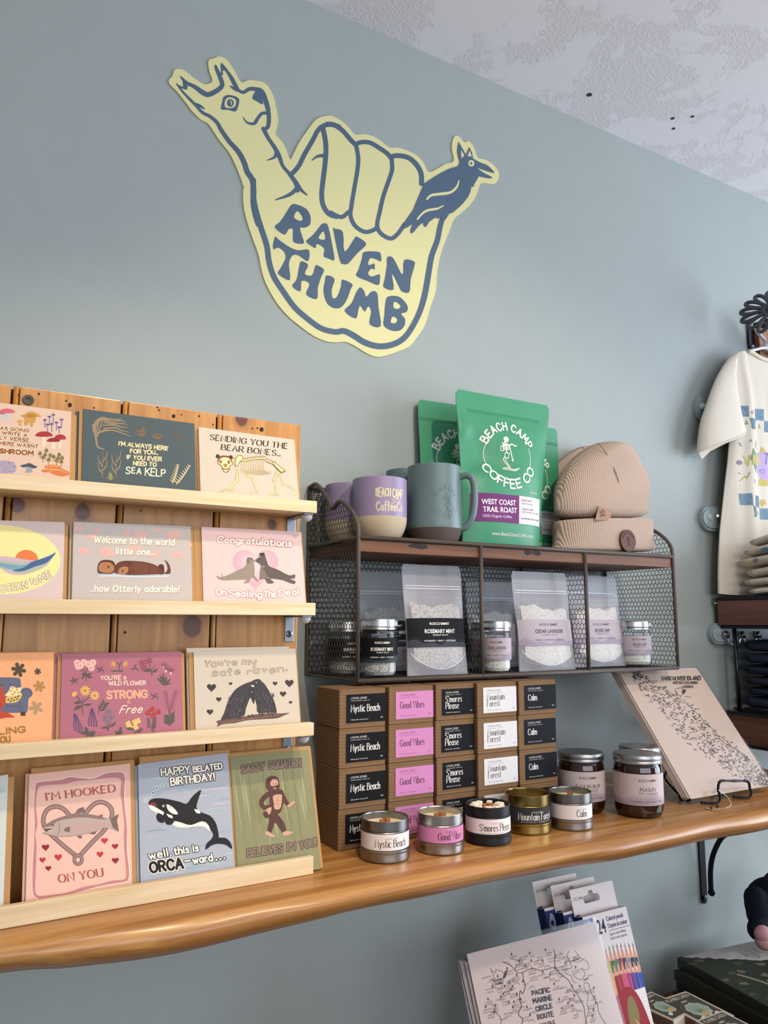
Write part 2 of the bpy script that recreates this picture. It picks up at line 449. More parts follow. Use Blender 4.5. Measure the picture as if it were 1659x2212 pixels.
FONT = {k: _glyph(v) for k, v in {
 'A': '.64:0,0 .32,1 .64,0|.12,.35 .52,.35', 'B': '.54:0,0 0,1|~0,1 .3,1 .46,.88 .46,.68 .3,.54 0,.53|~0,.53 .33,.53 .54,.42 .54,.14 .34,0 0,0',
 'C': '.62:~.62,.8 .5,.96 .3,1 .1,.86 0,.5 .1,.14 .3,0 .5,.04 .62,.2', 'D': '.6:0,0 0,1|~0,1 .28,1 .52,.85 .6,.5 .52,.15 .28,0 0,0',
 'E': '.48:.48,1 0,1 0,0 .48,0|0,.52 .4,.52', 'F': '.46:.46,1 0,1 0,0|0,.52 .38,.52',
 'G': '.64:~.62,.8 .5,.96 .3,1 .1,.86 0,.5 .1,.14 .3,0 .52,.06 .63,.2|.63,.2 .64,.45 .38,.45', 'H': '.58:0,0 0,1|.58,0 .58,1|0,.52 .58,.52',
 'I': '.04:.02,0 .02,1', 'J': '.42:~.42,1 .42,.25 .32,.03 .15,0 0,.15', 'K': '.56:0,0 0,1|.54,1 0,.42|.18,.58 .56,0', 'L': '.46:0,1 0,0 .46,0',
 'M': '.74:0,0 .06,1 .37,.3 .68,1 .74,0', 'N': '.6:0,0 0,1 .6,0 .6,1', 'O': '.68:~.34,1 .1,.87 0,.5 .1,.13 .34,0 .58,.13 .68,.5 .58,.87 .34,1',
 'P': '.52:0,0 0,1|~0,1 .32,1 .52,.88 .52,.6 .32,.46 0,.46', 'Q': '.68:~.34,1 .1,.87 0,.5 .1,.13 .34,0 .58,.13 .68,.5 .58,.87 .34,1|.42,.25 .68,-.08',
 'R': '.56:0,0 0,1|~0,1 .32,1 .5,.88 .5,.64 .32,.5 0,.5|.24,.5 .56,0', 'S': '.52:~.5,.84 .36,.98 .16,.98 .02,.8 .1,.6 .4,.44 .52,.24 .38,.03 .16,.01 0,.15',
 'T': '.56:.28,0 .28,1|0,1 .56,1', 'U': '.58:~0,1 0,.4 .06,.1 .29,0 .52,.1 .58,.4 .58,1', 'V': '.6:0,1 .3,0 .6,1', 'W': '.9:0,1 .22,0 .45,.8 .68,0 .9,1',
 'X': '.56:0,1 .56,0|.56,1 0,0', 'Y': '.56:0,1 .28,.48 .56,1|.28,.48 .28,0', 'Z': '.54:0,1 .54,1 0,0 .54,0',
 'a': '.42:~.4,.5 .3,.66 .1,.62 0,.35 .08,.05 .25,.02 .4,.2|.41,.66 .41,.0', 'b': '.44:0,1.02 0,0|~0,.45 .14,.64 .34,.62 .44,.34 .34,.04 .14,.02 0,.2',
 'c': '.38:~.38,.55 .25,.66 .08,.58 0,.33 .08,.06 .25,0 .38,.12', 'd': '.44:.43,1.02 .43,0|~.43,.45 .3,.64 .1,.62 0,.34 .1,.04 .3,.02 .43,.2',
 'e': '.42:~.02,.36 .4,.38 .34,.6 .2,.66 .06,.57 0,.33 .08,.06 .24,0 .4,.12', 'f': '.32:~.32,.95 .2,1.02 .12,.9 .11,.6 .11,0|0,.62 .28,.62',
 'g': '.43:~.4,.5 .28,.66 .1,.62 0,.36 .1,.08 .28,.08 .41,.25|~.42,.66 .42,0 .36,-.22 .18,-.28 .04,-.2', 'h': '.42:0,1.02 0,0|~0,.42 .15,.64 .34,.62 .42,.42 .42,0',
 'i': '.06:.03,.65 .03,0|.03,.9 .03,.86', 'j': '.18:~.16,.65 .16,0 .1,-.22 0,-.26|.16,.9 .16,.86', 'k': '.4:0,1.02 0,0|.36,.64 0,.26|.12,.38 .4,0', 'l': '.04:.02,1.02 .02,0',
 'm': '.7:0,.65 0,0|~0,.42 .12,.63 .28,.62 .35,.42 .35,0|~.35,.42 .47,.63 .63,.62 .7,.42 .7,0', 'n': '.42:0,.65 0,0|~0,.42 .15,.64 .34,.62 .42,.42 .42,0',
 'o': '.44:~.22,.66 .05,.56 0,.33 .05,.1 .22,0 .39,.1 .44,.33 .39,.56 .22,.66', 'p': '.44:0,.65 0,-.3|~0,.45 .14,.64 .34,.62 .44,.34 .34,.04 .14,.02 0,.2',
 'r': '.3:0,.65 0,0|~0,.38 .1,.6 .22,.66 .3,.6', 's': '.36:~.34,.54 .22,.66 .06,.6 .06,.44 .3,.28 .34,.12 .2,0 .0,.1', 't': '.3:~.11,.92 .11,.2 .16,.03 .3,.06|0,.64 .28,.64',
 'u': '.42:~0,.65 0,.2 .1,.01 .26,.03 .41,.25|.42,.65 .42,0', 'v': '.42:0,.65 .21,0 .42,.65', 'w': '.62:0,.65 .16,0 .31,.55 .46,0 .62,.65', 'x': '.4:0,.65 .4,0|.4,.65 0,0',
 'y': '.42:0,.65 .21,.04|.42,.65 .21,.0 .08,-.28', 'z': '.4:0,.64 .4,.64 0,0 .4,0', "'": '.06:.05,1 .02,.78', '.': '.06:.02,.04 .04,.0', ',': '.1:.07,.06 .02,-.16',
 '!': '.06:.03,1 .03,.32|.03,.06 .03,.02', '&': '.6:~.6,0 .2,.6 .2,.95 .38,.95 .38,.72 .06,.4 .06,.08 .3,0 .55,.35', '-': '.3:0,.36 .3,.36',
 '3': '.46:~.02,.9 .2,1 .42,.86 .38,.6 .18,.53 .42,.42 .46,.18 .22,0 0,.1', '5': '.46:.42,1 .06,1 .04,.58|~.04,.58 .24,.64 .44,.48 .44,.16 .22,0 0,.1',
 '2': '.46:~.02,.8 .14,.98 .36,.96 .42,.72 .2,.35 0,0|0,0 .46,0', '$': '.46:~.44,.84 .3,.94 .08,.86 .04,.66 .4,.4 .42,.16 .22,.05 0,.15|.23,1.05 .23,-.08', '8': '.44:~.22,1 .04,.86 .1,.6 .38,.4 .4,.12 .22,0 .04,.12 .06,.4 .34,.6 .4,.86 .22,1',
}.items()}

# ------------------------------------------------------------------ the room
ZS = -0.2984          # top of the timber shelf
ZC = 1.1065           # ceiling
ZF = -1.36            # floor
t = NT('wall_paint'); n = t.noise(t.coords(), 260, 3, .5); n2 = t.noise(t.coords(), 18, 3)
t.bump(t.math('ADD', t.math('MULTIPLY', n, .5), n2), .22, .0015)
M_WALL = t.fin(t.mix(n2, '#9aa29f', '#a0a8a5'), .55, .3)
t = NT('stucco'); v = t.coords(); n = t.noise(v, 5.5, 9, .72, .3); k = t.ramp(n, [(.47, 0.0), (.52, 1.0)])
g = t.noise(v, 170, 3, .6)
t.bump(t.math('ADD', t.math('MULTIPLY', k, .9), t.math('MULTIPLY', g, t.math('SUBTRACT', 1.05, k))), .42, .003)
M_CEIL = t.fin(t.mix(k, '#eae6ea', '#f3f0f5'), .9, .1)
M_FLOOR = wood('floor_boards', '#9a7b5a', '#8a6b4b', '#6d5136', 'x', 30, 8)
def struct(name, a, b, m):
    mb = MB(); mb.box(a, b, m); return mb.build(name, kind='structure', origin=(0, 0, 0))
struct('wall_back', (-2.2, 0, ZF), (3.6, .1, ZC), M_WALL)
struct('ceiling', (-2.2, -4.4, ZC), (3.6, .1, ZC+.1), M_CEIL)
struct('floor', (-2.2, -4.4, ZF-.1), (3.6, .1, ZF), M_FLOOR)
struct('wall_left', (-2.3, -4.4, ZF), (-2.2, .1, ZC), M_WALL)
# pin holes left in the ceiling plaster
mb = MB()
for px, py, r in ((1273, 205, .006), (1453, 256, .0045), (1496, 252, .004), (1455, 278, .004)):
    c = PZ(px, py, ZC-.0006); mb.lathe([(0.0001, 0), (r, 0), (r*.8, .0005)], '#3a3835', c, 10)
mb.build('trim_1', kind='structure')

# ------------------------------------------------------------------ the yellow sign on the wall
YEL, NAVY = '#dcd59c', '#4f6377'
PW = Plane((0, -.0001, 0), (1, 0, 0), (0, 0, 1))
z1, z2, z3 = Z(340, 100, 4.1475), Z(680, 240, 3.95), Z(500, 400, 3.318)
sign = thing('wall_sign', 'big pale yellow sign of a hand making a shaka on the blue-grey wall', 'sign', P(720, 450, 0))
outline = z1('100,310 130,275 150,220 190,210 240,225 310,280 400,340 450,345 490,315 465,240 452,160 465,125 505,115 545,98 600,115 640,155 690,230 745,328 810,310 880,315 940,328 1000,380 1040,470 1060,560 1078,660 1068,730 1055,795 1110,855 1150,930 1185,1020 1220,960 1270,860 1340,760 1400,680 1460,640 1540,628') + \
 z2('160,55 230,95 290,150 340,205 420,202 490,220 560,260 630,315 700,315 780,340 860,380 920,440 965,525 1050,490 1110,455 1180,430 1165,330 1170,260 1190,220 1225,220 1270,270 1310,262 1350,310 1385,400 1450,420 1520,465 1565,530 1555,600 1510,628 1415,620 1385,690 1340,780 1250,870 1180,930') + \
 z3('1555,340 1500,480 1470,620 1460,760 1420,880 1380,1010 1320,1100 1270,1160 1190,1195 1100,1225 1030,1232 960,1205 880,1155 810,1125 740,1130 670,1120 580,1080 470,1000 390,930 310,830 240,700 210,600 190,500 150,390 110,270 85,160 80,60 88,0') + \
 z1('770,1270 740,1180 700,1080 640,960 560,860 500,770 450,700 380,660 310,590 250,510 170,410 110,350')
M_YEL = mat(YEL, .55); M_NAVY = mat(NAVY, .55)
mb = MB(); loop = [PW.px(*q) for q in crom2(outline, 3, True)]
if sum(loop[i-1][0]*loop[i][1]-loop[i][0]*loop[i-1][1] for i in range(len(loop))) < 0: loop.reverse()
mb.prism(loop, PW.pt, 0.0, .0022, M_YEL); mb.build('backing', sign, 'pale yellow hand cut-out')
mb = MB(); A = Art(mb, PW, True, .0023)
for pth, w in ((z1('205,280 250,330 330,370 400,420 450,440 520,410 575,360 560,290 530,220 517,185'), [3, 8, 11, 11, 10, 9, 6]),
                              (z1('572,165 640,260 680,330 710,395'), [4, 9, 10]), (z1('705,385 760,420 820,390 880,392 925,410 960,480 988,580 994,680 980,735 945,748'), [6, 8, 9, 12, 10, 9, 7]),
               (z1('945,745 990,830 1050,920 1090,1000 1120,1080 1180,1150 1220,1205 1245,1270 1250,1300'), [9, 8, 10, 7, 8, 8, 9]),
               (z1('765,645 800,690 860,700 890,660 930,610 985,605'), [2, 5, 8, 7, 7]), (z1('650,365 680,385 712,400'), [3, 6, 5]),
               (z1('345,530 385,545 420,570'), [8, 6, 2]), (z1('1060,960 1045,1000 980,1027'), [8, 6, 2]),
               (z1('1180,1150 1235,1225 1285,1295 1335,1337'), [9, 10, 7, 3]), (z1('1255,1270 1180,1335 1050,1382'), [10, 8, 2]),
               (z1('1190,1160 1260,1080 1310,980 1380,860 1430,765 1480,720 1550,708 1620,725'), 10),
               (z2('100,118 160,124 230,170 300,250 345,295'), [11, 10, 10]), (z1('1475,730 1500,850 1505,950 1495,1080 1480,1200 1467,1330 1480,1430 1530,1505 1600,1532'), 10.5),
               (z1('1500,985 1430,992 1380,1028'), [9, 6, 2]), (z2('130,870 220,910 280,868'), [9, 9, 9]), (z2('345,285 365,400 360,500 335,650 310,800 300,900 340,985 420,1035 490,1022 528,995'), 9),
               (z2('345,287 400,270 470,277 540,317 610,365 650,412'), 9.5), (z2('648,395 655,500 625,600 580,730 550,860 527,980 560,1050 640,1092 700,1055 760,970'), 9),
               (z2('650,395 700,385 790,402 860,460 902,540 905,625'), 10.5),
               (z1('170,345 215,405 270,465 340,535 400,600 470,637 530,690 570,760 640,860 720,950 770,1040 800,1130 845,1200 858,1290 855,1400 870,1500 900,1600'), [3, 6, 7, 9, 11, 12, 12, 12]),
               (z3('153,-30 155,100 175,200 215,330 250,440 265,550 300,660 370,770 450,880 540,960 640,1030 740,1055 800,1048 870,1080 950,1130 1050,1158 1150,1145 1230,1100 1290,1020 1340,920 1370,830 1390,740 1410,620 1430,510 1470,400 1490,300 1520,200'), [12, 12, 12, 12, 12, 13, 13, 12, 13, 12, 11])):
    A.line(pth, w, M_NAVY)
A.poly(z1('166,343 205,362 228,372 222,318 250,348 268,362 240,318 197,285 206,273 275,330 262,398 225,388 190,378'), M_NAVY)
A.poly(z1('515,182 528,186 548,232 566,246 560,172 574,162 592,195 598,228 582,222 585,270 556,250 535,235'), M_NAVY)
A.blob(z1('845,470 880,405 915,435 942,525 880,497'), M_NAVY)
A.poly(crom2(z1('590,460 640,443 725,475 715,560 690,592 630,577 567,570 578,500'), 4, True), M_NAVY, [crom2(z1('608,482 650,464 700,490 690,548 640,562 600,545'), 4, True)])
A.ell(*z1('650,515')[0], 7.5, 8.5, M_NAVY); A.line(z1('650,495 658,512 660,530'), 2.0, M_YEL)
mb.build('hand_outline', sign, 'dark blue outline of the hand and the llama head')
mb = MB(); A = Art(mb, PW, True, .0031)
A.poly(crom2(z2('925,625 1000,575 1090,522 1160,490 1210,478 1228,440'), 2)+crom2(z2('1228,440 1208,350 1220,268'), 3)+crom2(z2('1220,268 1250,320 1282,378'), 3)+z2('1295,350 1312,312 1335,365')+crom2(z2('1345,412 1400,442 1470,472 1525,532 1475,522 1380,490'), 3)
       + crom2(z2('1382,495 1430,530 1505,570 1480,580 1392,562'), 3)+z2('1372,600 1352,632 1348,650 1328,655 1322,690 1300,740 1260,790 1220,830 1170,872 1140,882 1110,930 1085,950 1070,905 1045,925 1025,912 970,950 940,995 922,985 920,955 880,985 835,1040 815,1050 808,1025 828,968 780,1000 750,1010 760,950 830,850 880,730'), M_NAVY)
A.poly(z2('1240,340 1268,382 1245,412'), M_YEL); A.poly(z2('1312,343 1332,392 1297,393'), M_YEL)
A.ell(*z2('1328,452')[0], 6.6, 7, M_YEL); A.ell(*z2('1326,453')[0], 2.6, 2.8, M_NAVY)
A.line(z2('1222,598 1205,650 1150,700 1050,715 985,725 950,758'), [2, 5, 6, 5.5, 4], M_YEL); A.line(z2('1090,812 1040,838 970,850 920,872 868,928'), [2, 5, 5, 3.5], M_YEL)
mb.build('raven', sign, 'dark blue raven on the little finger')
LET = {'r': ('455,140 530,172 562,225 560,285 525,308 488,312 500,360 515,422 445,415 435,375 434,318 405,322 375,360 305,305 345,265 395,190 420,150', '468,190 505,237 490,260 445,235'),
 'a': ('640,285 665,276 690,300 720,440 734,540 690,530 655,512 660,460 610,425 598,455 560,435 530,405 575,365 620,310', '655,335 666,393 620,383'),
 'v': ('725,325 738,316 795,340 807,480 880,380 900,375 955,412 955,440 900,490 835,563 800,570 770,540', None),
 'e': ('945,482 1040,480 1065,495 1068,550 1030,535 990,528 975,572 1000,572 1020,565 1022,608 998,602 975,635 1000,658 1055,642 1060,670 1048,720 980,695 890,655 905,610 930,530', None),
 'n': ('1110,522 1145,517 1175,560 1222,645 1232,540 1305,550 1305,590 1280,680 1270,770 1215,765 1190,720 1146,640 1158,752 1085,735 1092,680 1108,580', None),
 't': ('310,370 325,385 400,440 470,470 540,463 556,490 542,550 475,508 432,510 408,570 415,685 330,640 347,600 382,530 372,482 330,452 300,465 293,430', None),
 'h': ('490,553 512,552 546,578 522,638 572,650 595,585 612,578 660,610 640,660 615,740 608,820 530,787 555,712 500,690 490,765 430,728 462,680 478,600', None),
 'u': ('678,650 735,675 715,750 722,812 752,802 780,730 790,680 862,713 850,750 820,830 780,880 730,885 680,850 655,770 665,690', None),
 'm': ('920,735 948,765 962,802 1000,765 1040,778 1050,880 1065,1015 985,1000 996,910 976,872 950,910 918,868 905,900 885,960 805,905 855,850 890,770', None),
 'b': ('1115,802 1190,800 1240,840 1260,880 1250,912 1212,925 1240,962 1235,1010 1200,1045 1140,1045 1085,1008 1090,940 1097,850', '1165,838 1207,868 1187,890 1157,878')}
mb = MB(); A = Art(mb, PW, True, .0023)
for k, (o, h) in LET.items():
    hs = [crom2(z3(h), 3, True)] if h else []
    if k == 'b': hs.append(crom2(z3('1150,945 1182,963 1172,990 1138,987'), 3, True))
    A.poly(crom2(z3(o), 3, True), M_NAVY, hs)
mb.build('lettering', sign, 'dark blue hand-drawn capital letters')

# ------------------------------------------------------------------ timber shelf with its iron bracket
t = NT('honey_timber'); v = t.coords((.05, 1, 1)); n1 = t.noise(v, 9, 5, .6, 1.2); n2 = t.noise(v, 110, 4, .6); n3 = t.noise(t.coords((.35, 1, 1)), 5, 3, .6, .8)
bd = t.math('ADD', t.math('MULTIPLY', t.math('SINE', t.math('MULTIPLY', n1, 42.0)), .5), .5)
c = t.ramp(bd, [(0, '#a06c36'), (.4, '#b37e44'), (1, '#bf8c50')]); c = t.mix(t.ramp(n2, [(.4, 0.0), (.75, .42)]), c, '#80522a'); c = t.mix(t.ramp(n3, [(.5, 0.0), (.75, .55)]), c, '#8a5a2c')
t.bump(n2, .1, .0006); M_SHELF = t.fin(c, .36, .5); t.b.inputs['Coat Weight'].default_value = .25; t.b.inputs['Coat Roughness'].default_value = .2
shelf = thing('wall_shelf', 'long varnished live-edge timber shelf carrying the cards and candles', 'shelf', (.6, 0, ZS))
top = [PZ(x, y, ZS) for x, y in ((0, 2030), (160, 2008), (320, 1985), (500, 1958), (700, 1925), (1000, 1868), (1200, 1833), (1300, 1815), (1400, 1795), (1500, 1775), (1600, 1757), (1659, 1746))]
bot = [(0, 2105), (160, 2083), (320, 2056), (500, 2013), (700, 1960), (1000, 1885), (1200, 1852), (1300, 1838), (1400, 1821), (1500, 1801), (1600, 1782), (1659, 1771)]
top = [Vector((-.35, top[0].y+.03, ZS)), Vector((-.1, top[0].y+.012, ZS))]+top+[Vector((1.34, top[-1].y-.002, ZS)), Vector((1.5, top[-1].y, ZS))]
bx = [P(x, y, -.345) for x, y in bot]; bz = [bx[0].z]*2+[q.z for q in bx]+[bx[-1].z]*2
mb = MB(); rows = []
pth = crom([Vector((q.x, q.y, z)) for q, z in zip(top, bz)], 5)
for q in pth:
    w = .0016*math.sin(q.x*19+.6)+.001*math.sin(q.x*43)
    th = max(.012, ZS-q.z); fy = q.y-.012-.25*max(0, th-.02)+w
    rows.append([(q.x, -.001, ZS), (q.x, q.y+.02, ZS), (q.x, q.y+.004, ZS-.0008), (q.x, q.y-.004, ZS-.004), (q.x, fy+.002, ZS-th*.55), (q.x, fy, ZS-th*.95), (q.x, fy+.004, ZS-th-.006), (q.x, fy+.02, ZS-th-.018), (q.x, fy+.045, ZS-th-.024), (q.x, -.001, ZS-th-.024)])
nr = len(rows[0]); vs = [v for r in rows for v in r]
fs = [[i*nr+k, i*nr+k+1, (i+1)*nr+k+1, (i+1)*nr+k] for i in range(len(rows)-1) for k in range(nr-1)]
mb.add(vs, fs, M_SHELF, True); mb.add(rows[0], [list(range(nr))], M_SHELF); mb.add(rows[-1], [list(range(nr))[::-1]], M_SHELF)
mb.build('shelf_board', shelf, 'honey-coloured board with a wavy front edge')
ZU = ZS-.042
M_IRON = mat('#15161a', .45, .6, .4)
bxx = P(1522, 1940, -.004).x
br = thing('shelf_bracket', 'black iron bracket with a curved brace under the timber shelf', 'bracket', (bxx, -.003, P(1522, 1950, -.004).z))
mb = MB(); zb = P(1522, 1953, -.004).z
a = [(bxx-.0085, zb+.008), (bxx-.004, zb+.001), (bxx+.004, zb+.001), (bxx+.0085, zb+.008), (bxx+.0095, ZU), (bxx-.0095, ZU)]
mb.prism(a, lambda u, v, h: Vector((u, -h, v)), .0005, .0045, M_IRON)
mb.box((bxx-.0095, -.2, ZU-.004), (bxx+.0095, -.0045, ZU), M_IRON)
mb.build('wall_plate', br)
mb = MB(); cv = [PX(1536, 1925, bxx), PX(1535, 1880, bxx), PX(1541, 1845, bxx), PX(1557, 1812, bxx), PX(1578, 1790, bxx)]
cv += [Vector((bxx, cv[-1].y-.03, ZU-.012)), Vector((bxx, cv[-1].y-.07, ZU-.005))]
mb.tube(crom(cv, 5), .0052, M_IRON, 10); mb.build('curved_brace', br)
mb = MB(); k = PX(1537, 1928, bxx); mb.lathe([(.0001, -.004), (.006, -.004), (.0075, 0), (.006, .004), (.0001, .004)], M_IRON, k, 16, axis='x'); mb.build('pivot_knob', br)
mb = MB(); k = P(1523, 1940, -.0052); mb.lathe([(.0001, 0), (.0052, 0), (.0058, .0012), (.0035, .0024), (.0001, .0026)], mat('#5a5d61', .35, .9), k+Vector((0, -.0005, 0)), 16, axis='y'); mb.build('screw', br, 'grey screw head')

# ------------------------------------------------------------------ card display rack
YP = -.2115; XE, XL = P(652, 919, YP).x, -.10           # face of the back panel, right end, left end
YL = -.272                                # front of the ledge lips
LZ = [.1503, .0216, -.1238]               # tops of the lips
rack = thing('card_rack', 'honey pine card display rack with four pale ledges at left of the shelf', 'rack', (.2, -.21, ZS))
gx = [P(28, 837, YP).x, P(265, 866, YP).x, P(470, 893, YP).x]
zt = P(652, 919, YP).z
kn = [(38, 1090, 16), (178, 1106, 17), (416, 1352, 20), (522, 905, 13), (587, 1133, 9)]
knots = []
for px, py, r in kn:
    q = P(px, py, YP)-Vector((.2, -.21, ZS)); knots.append((q.x, q.y, q.z, (P(px+r, py, YP)-P(px, py, YP)).length*1.1))
M_PINE = wood('knotty_pine', '#c58d4a', '#b07a3a', '#875524', 'z', 45, 9, .38, .4, knots, '#5a2c12', coat=.15)
mb = MB(); xs = [XL]+gx+[XE]
for i in range(len(xs)-1):
    a, b = xs[i]+(.0075 if i else 0), xs[i+1]-.0016
    mb.box((a, YP, ZS), (b, YP+.018, zt), M_PINE, .0012)
    if i:
        mb.tube([(xs[i]+.0038, YP+.0027, ZS+.001), (xs[i]+.0038, YP+.0027, zt-.0005)], .0031, M_PINE, 10)
mb.box((XL, YP+.008, ZS), (XE-.004, YP+.0175, zt-.002), mat('#4a2a14', .7))
for px, py, r in ((84, 851, 2.5), (143, 866, 2.2), (151, 875, 4.5), (203, 881, 2), (375, 899, 4), (343, 886, 2.2), (430, 899, 2.2), (460, 917, 1.8), (565, 928, 4.5), (556, 925, 2), (545, 926, 1.8), (340, 880, 2), (40, 853, 1.8), (392, 896, 1.6), (270, 1366, 3), (305, 1103, 2)):
    A = Art(mb, Plane((0, YP, 0), (1, 0, 0), (0, 0, 1))); A.ell(px, py, r, r*1.1, '#2a160c')
mb.build('back_panel', rack, 'honey-coloured knotty pine boards')
mb = MB(); c = P(61, 864, YP); M_SCREW = mat('#8f9299', .3, .9)
mb.lathe([(.0001, 0), (.0025, .0002), (.0028, .0016), (.0058, .0018), (.0062, .0)], mat('#4b463f', .45, .7), c, 20, axis='y'); mb.build('screw', rack, 'dark screw head at the top of the boards')
M_PALE = wood('pale_pine', '#e6d3b0', '#dcc49a', '#c7a271', 'x', 40, 8, .5, .35)
for i, z in enumerate(LZ):
    mb = MB(); zb = z-.0152
    mb.box((XL, YL+.0115, zb), (XE-.0045, YP-.0002, zb+.005), M_PALE, .0006)
    mb.box((XL, YL, zb-.0002), (XE-.004, YL+.0115, z), M_PALE, .0008)
    led = mb.build('ledge', rack, 'pale pine ledge with a raised lip')
    bz = zb; b0 = MB(); x0, x1 = .4038, .4158
    M_ZINC = mat('#8c929b', .32, .9)
    b0.box((x0, YP-.0022, bz-.034), (x1, YP-.0002, bz-.0004), M_ZINC, .0004); b0.box((x0, YL+.004, bz-.0024), (x1, YP-.0022, bz-.0004), M_ZINC, .0004)
    bo = b0.build('corner_bracket', rack, 'zinc corner bracket')
    s0 = MB(); c = Vector(((x0+x1)/2-.0005, YP-.0024, bz-.024))
    s0.lathe([(.0001, .0012), (.0022, .0022), (.0042, .0012), (.0046, 0)], M_SCREW, c, 18, axis='y')
    for w in (0, PI/2):
        s0.box((c.x-.0028, c.y-.0025, c.z-.0006), (c.x+.0028, c.y-.0018, c.z+.0006), '#2b2d31', 0, Matrix.Rotation(w+.5, 3, 'Y'))
    s0.build('screw', bo)
    d0 = MB(); c = Vector(((x0+x1)/2+.001, YL+.012, bz-.0026))
    d0.lathe([(.0072, 0), (.0068, -.0035), (.005, -.0062), (.0025, -.0076), (.0001, -.008)], mat('#b9b4b4', .4), c, 20); d0.build('bolt_cap', bo, 'white domed bolt cap')
# the lowest lip sits on the timber shelf
mb = MB(); q0, q1 = PZ(677, 1888, ZS), P(677, 1849, YL-.004)
mb.box((XL, YL-.006, ZS+.0004), (XE-.005, YL+.002, ZS+.0205), M_PALE, .0008); mb.build('ledge_lip', rack, 'pale pine strip along the foot of the rack')

# ------------------------------------------------------------------ greeting cards
KRAFT = '#b3895a'
def card_stack(what, TL, TR, zb, col, art, lay, desc, yt=-.2375, yb=-.2575, cat_group=None, low=False):
    zb += .0008; a, b = P(*TL, yt), P(*TR, yt); ztop = (a.z+b.z)/2
    pl = Plane((a.x, yb, zb), (1, 0, 0), (0, yt-yb, ztop-zb)); w = b.x-a.x; h = math.hypot(yt-yb, ztop-zb)
    tl = (b.z-a.z)/2
    def slab(n, u0, u1, v0, v1, d0, d1, m, bump=None):
        mb = MB(); f = pl.pt
        A8 = [f(u0, v0, d0), f(u1, v0, d0), f(u1, v1, d0), f(u0, v1, d0), f(u0, v0, d1), f(u1, v0, d1), f(u1, v1, d1), f(u0, v1, d1)]
        mb.add(A8, [[0, 3, 2, 1], [4, 5, 6, 7], [0, 1, 5, 4], [1, 2, 6, 5], [2, 3, 7, 6], [3, 0, 4, 7]], m); return mb
    mb = MB(); f = pl.pt; m = mat(col, .8, 0, .15)
    A8 = [f(0, 0, -.0011), f(w, 0, -.0011), f(w, h+tl, -.0011), f(0, h-tl, -.0011), f(0, 0, 0), f(w, 0, 0), f(w, h+tl, 0), f(0, h-tl, 0)]
    mb.add(A8, [[0, 3, 2, 1], [4, 5, 6, 7], [0, 1, 5, 4], [1, 2, 6, 5], [2, 3, 7, 6], [3, 0, 4, 7]], m)
    art(Art(mb, pl, True), pl, w, h)
    mb.build('greeting_card', None, desc, 'card', cat_group)
    d = -.0016; names = ['first', 'second', 'third', 'fourth']; ne = nc = 0
    for kind, l, r, t in lay:
        env = kind == 'e'
        sl = slab(kind, -l, w+r, (-d+.0016)*pl.N.z/pl.V.z, h+t, d-.0013, d, mat(KRAFT if env else col, .85, 0, .15))
        if env:
            sl.build('envelope', None, f'kraft envelope tucked {["directly behind", "deeper behind", "last behind"][ne]} the {what} card', 'envelope', 'kraft envelopes behind the cards'); ne += 1
        else:
            sl.build('greeting_card', None, f'spare {what} card, {["next", "last"][nc]} behind the front one', 'card', 'spare cards in the stacks'); nc += 1
        d -= .0022
    return pl
ZL = [z-.0152+.0052 for z in LZ]
r1L, r1R, r2L, r2R = Z(0, 820, 4.74), Z(300, 860, 4.1475), Z(0, 1100, 3.95), Z(380, 1100, 4.8794)
r3L, r3R, r4L, r4R = Z(0, 1380, 4.1475), Z(360, 1380, 4.608), Z(0, 1600, 4.2535), Z(270, 1600, 3.6867)
def seg(f, t): a, b = f(t); return a, b

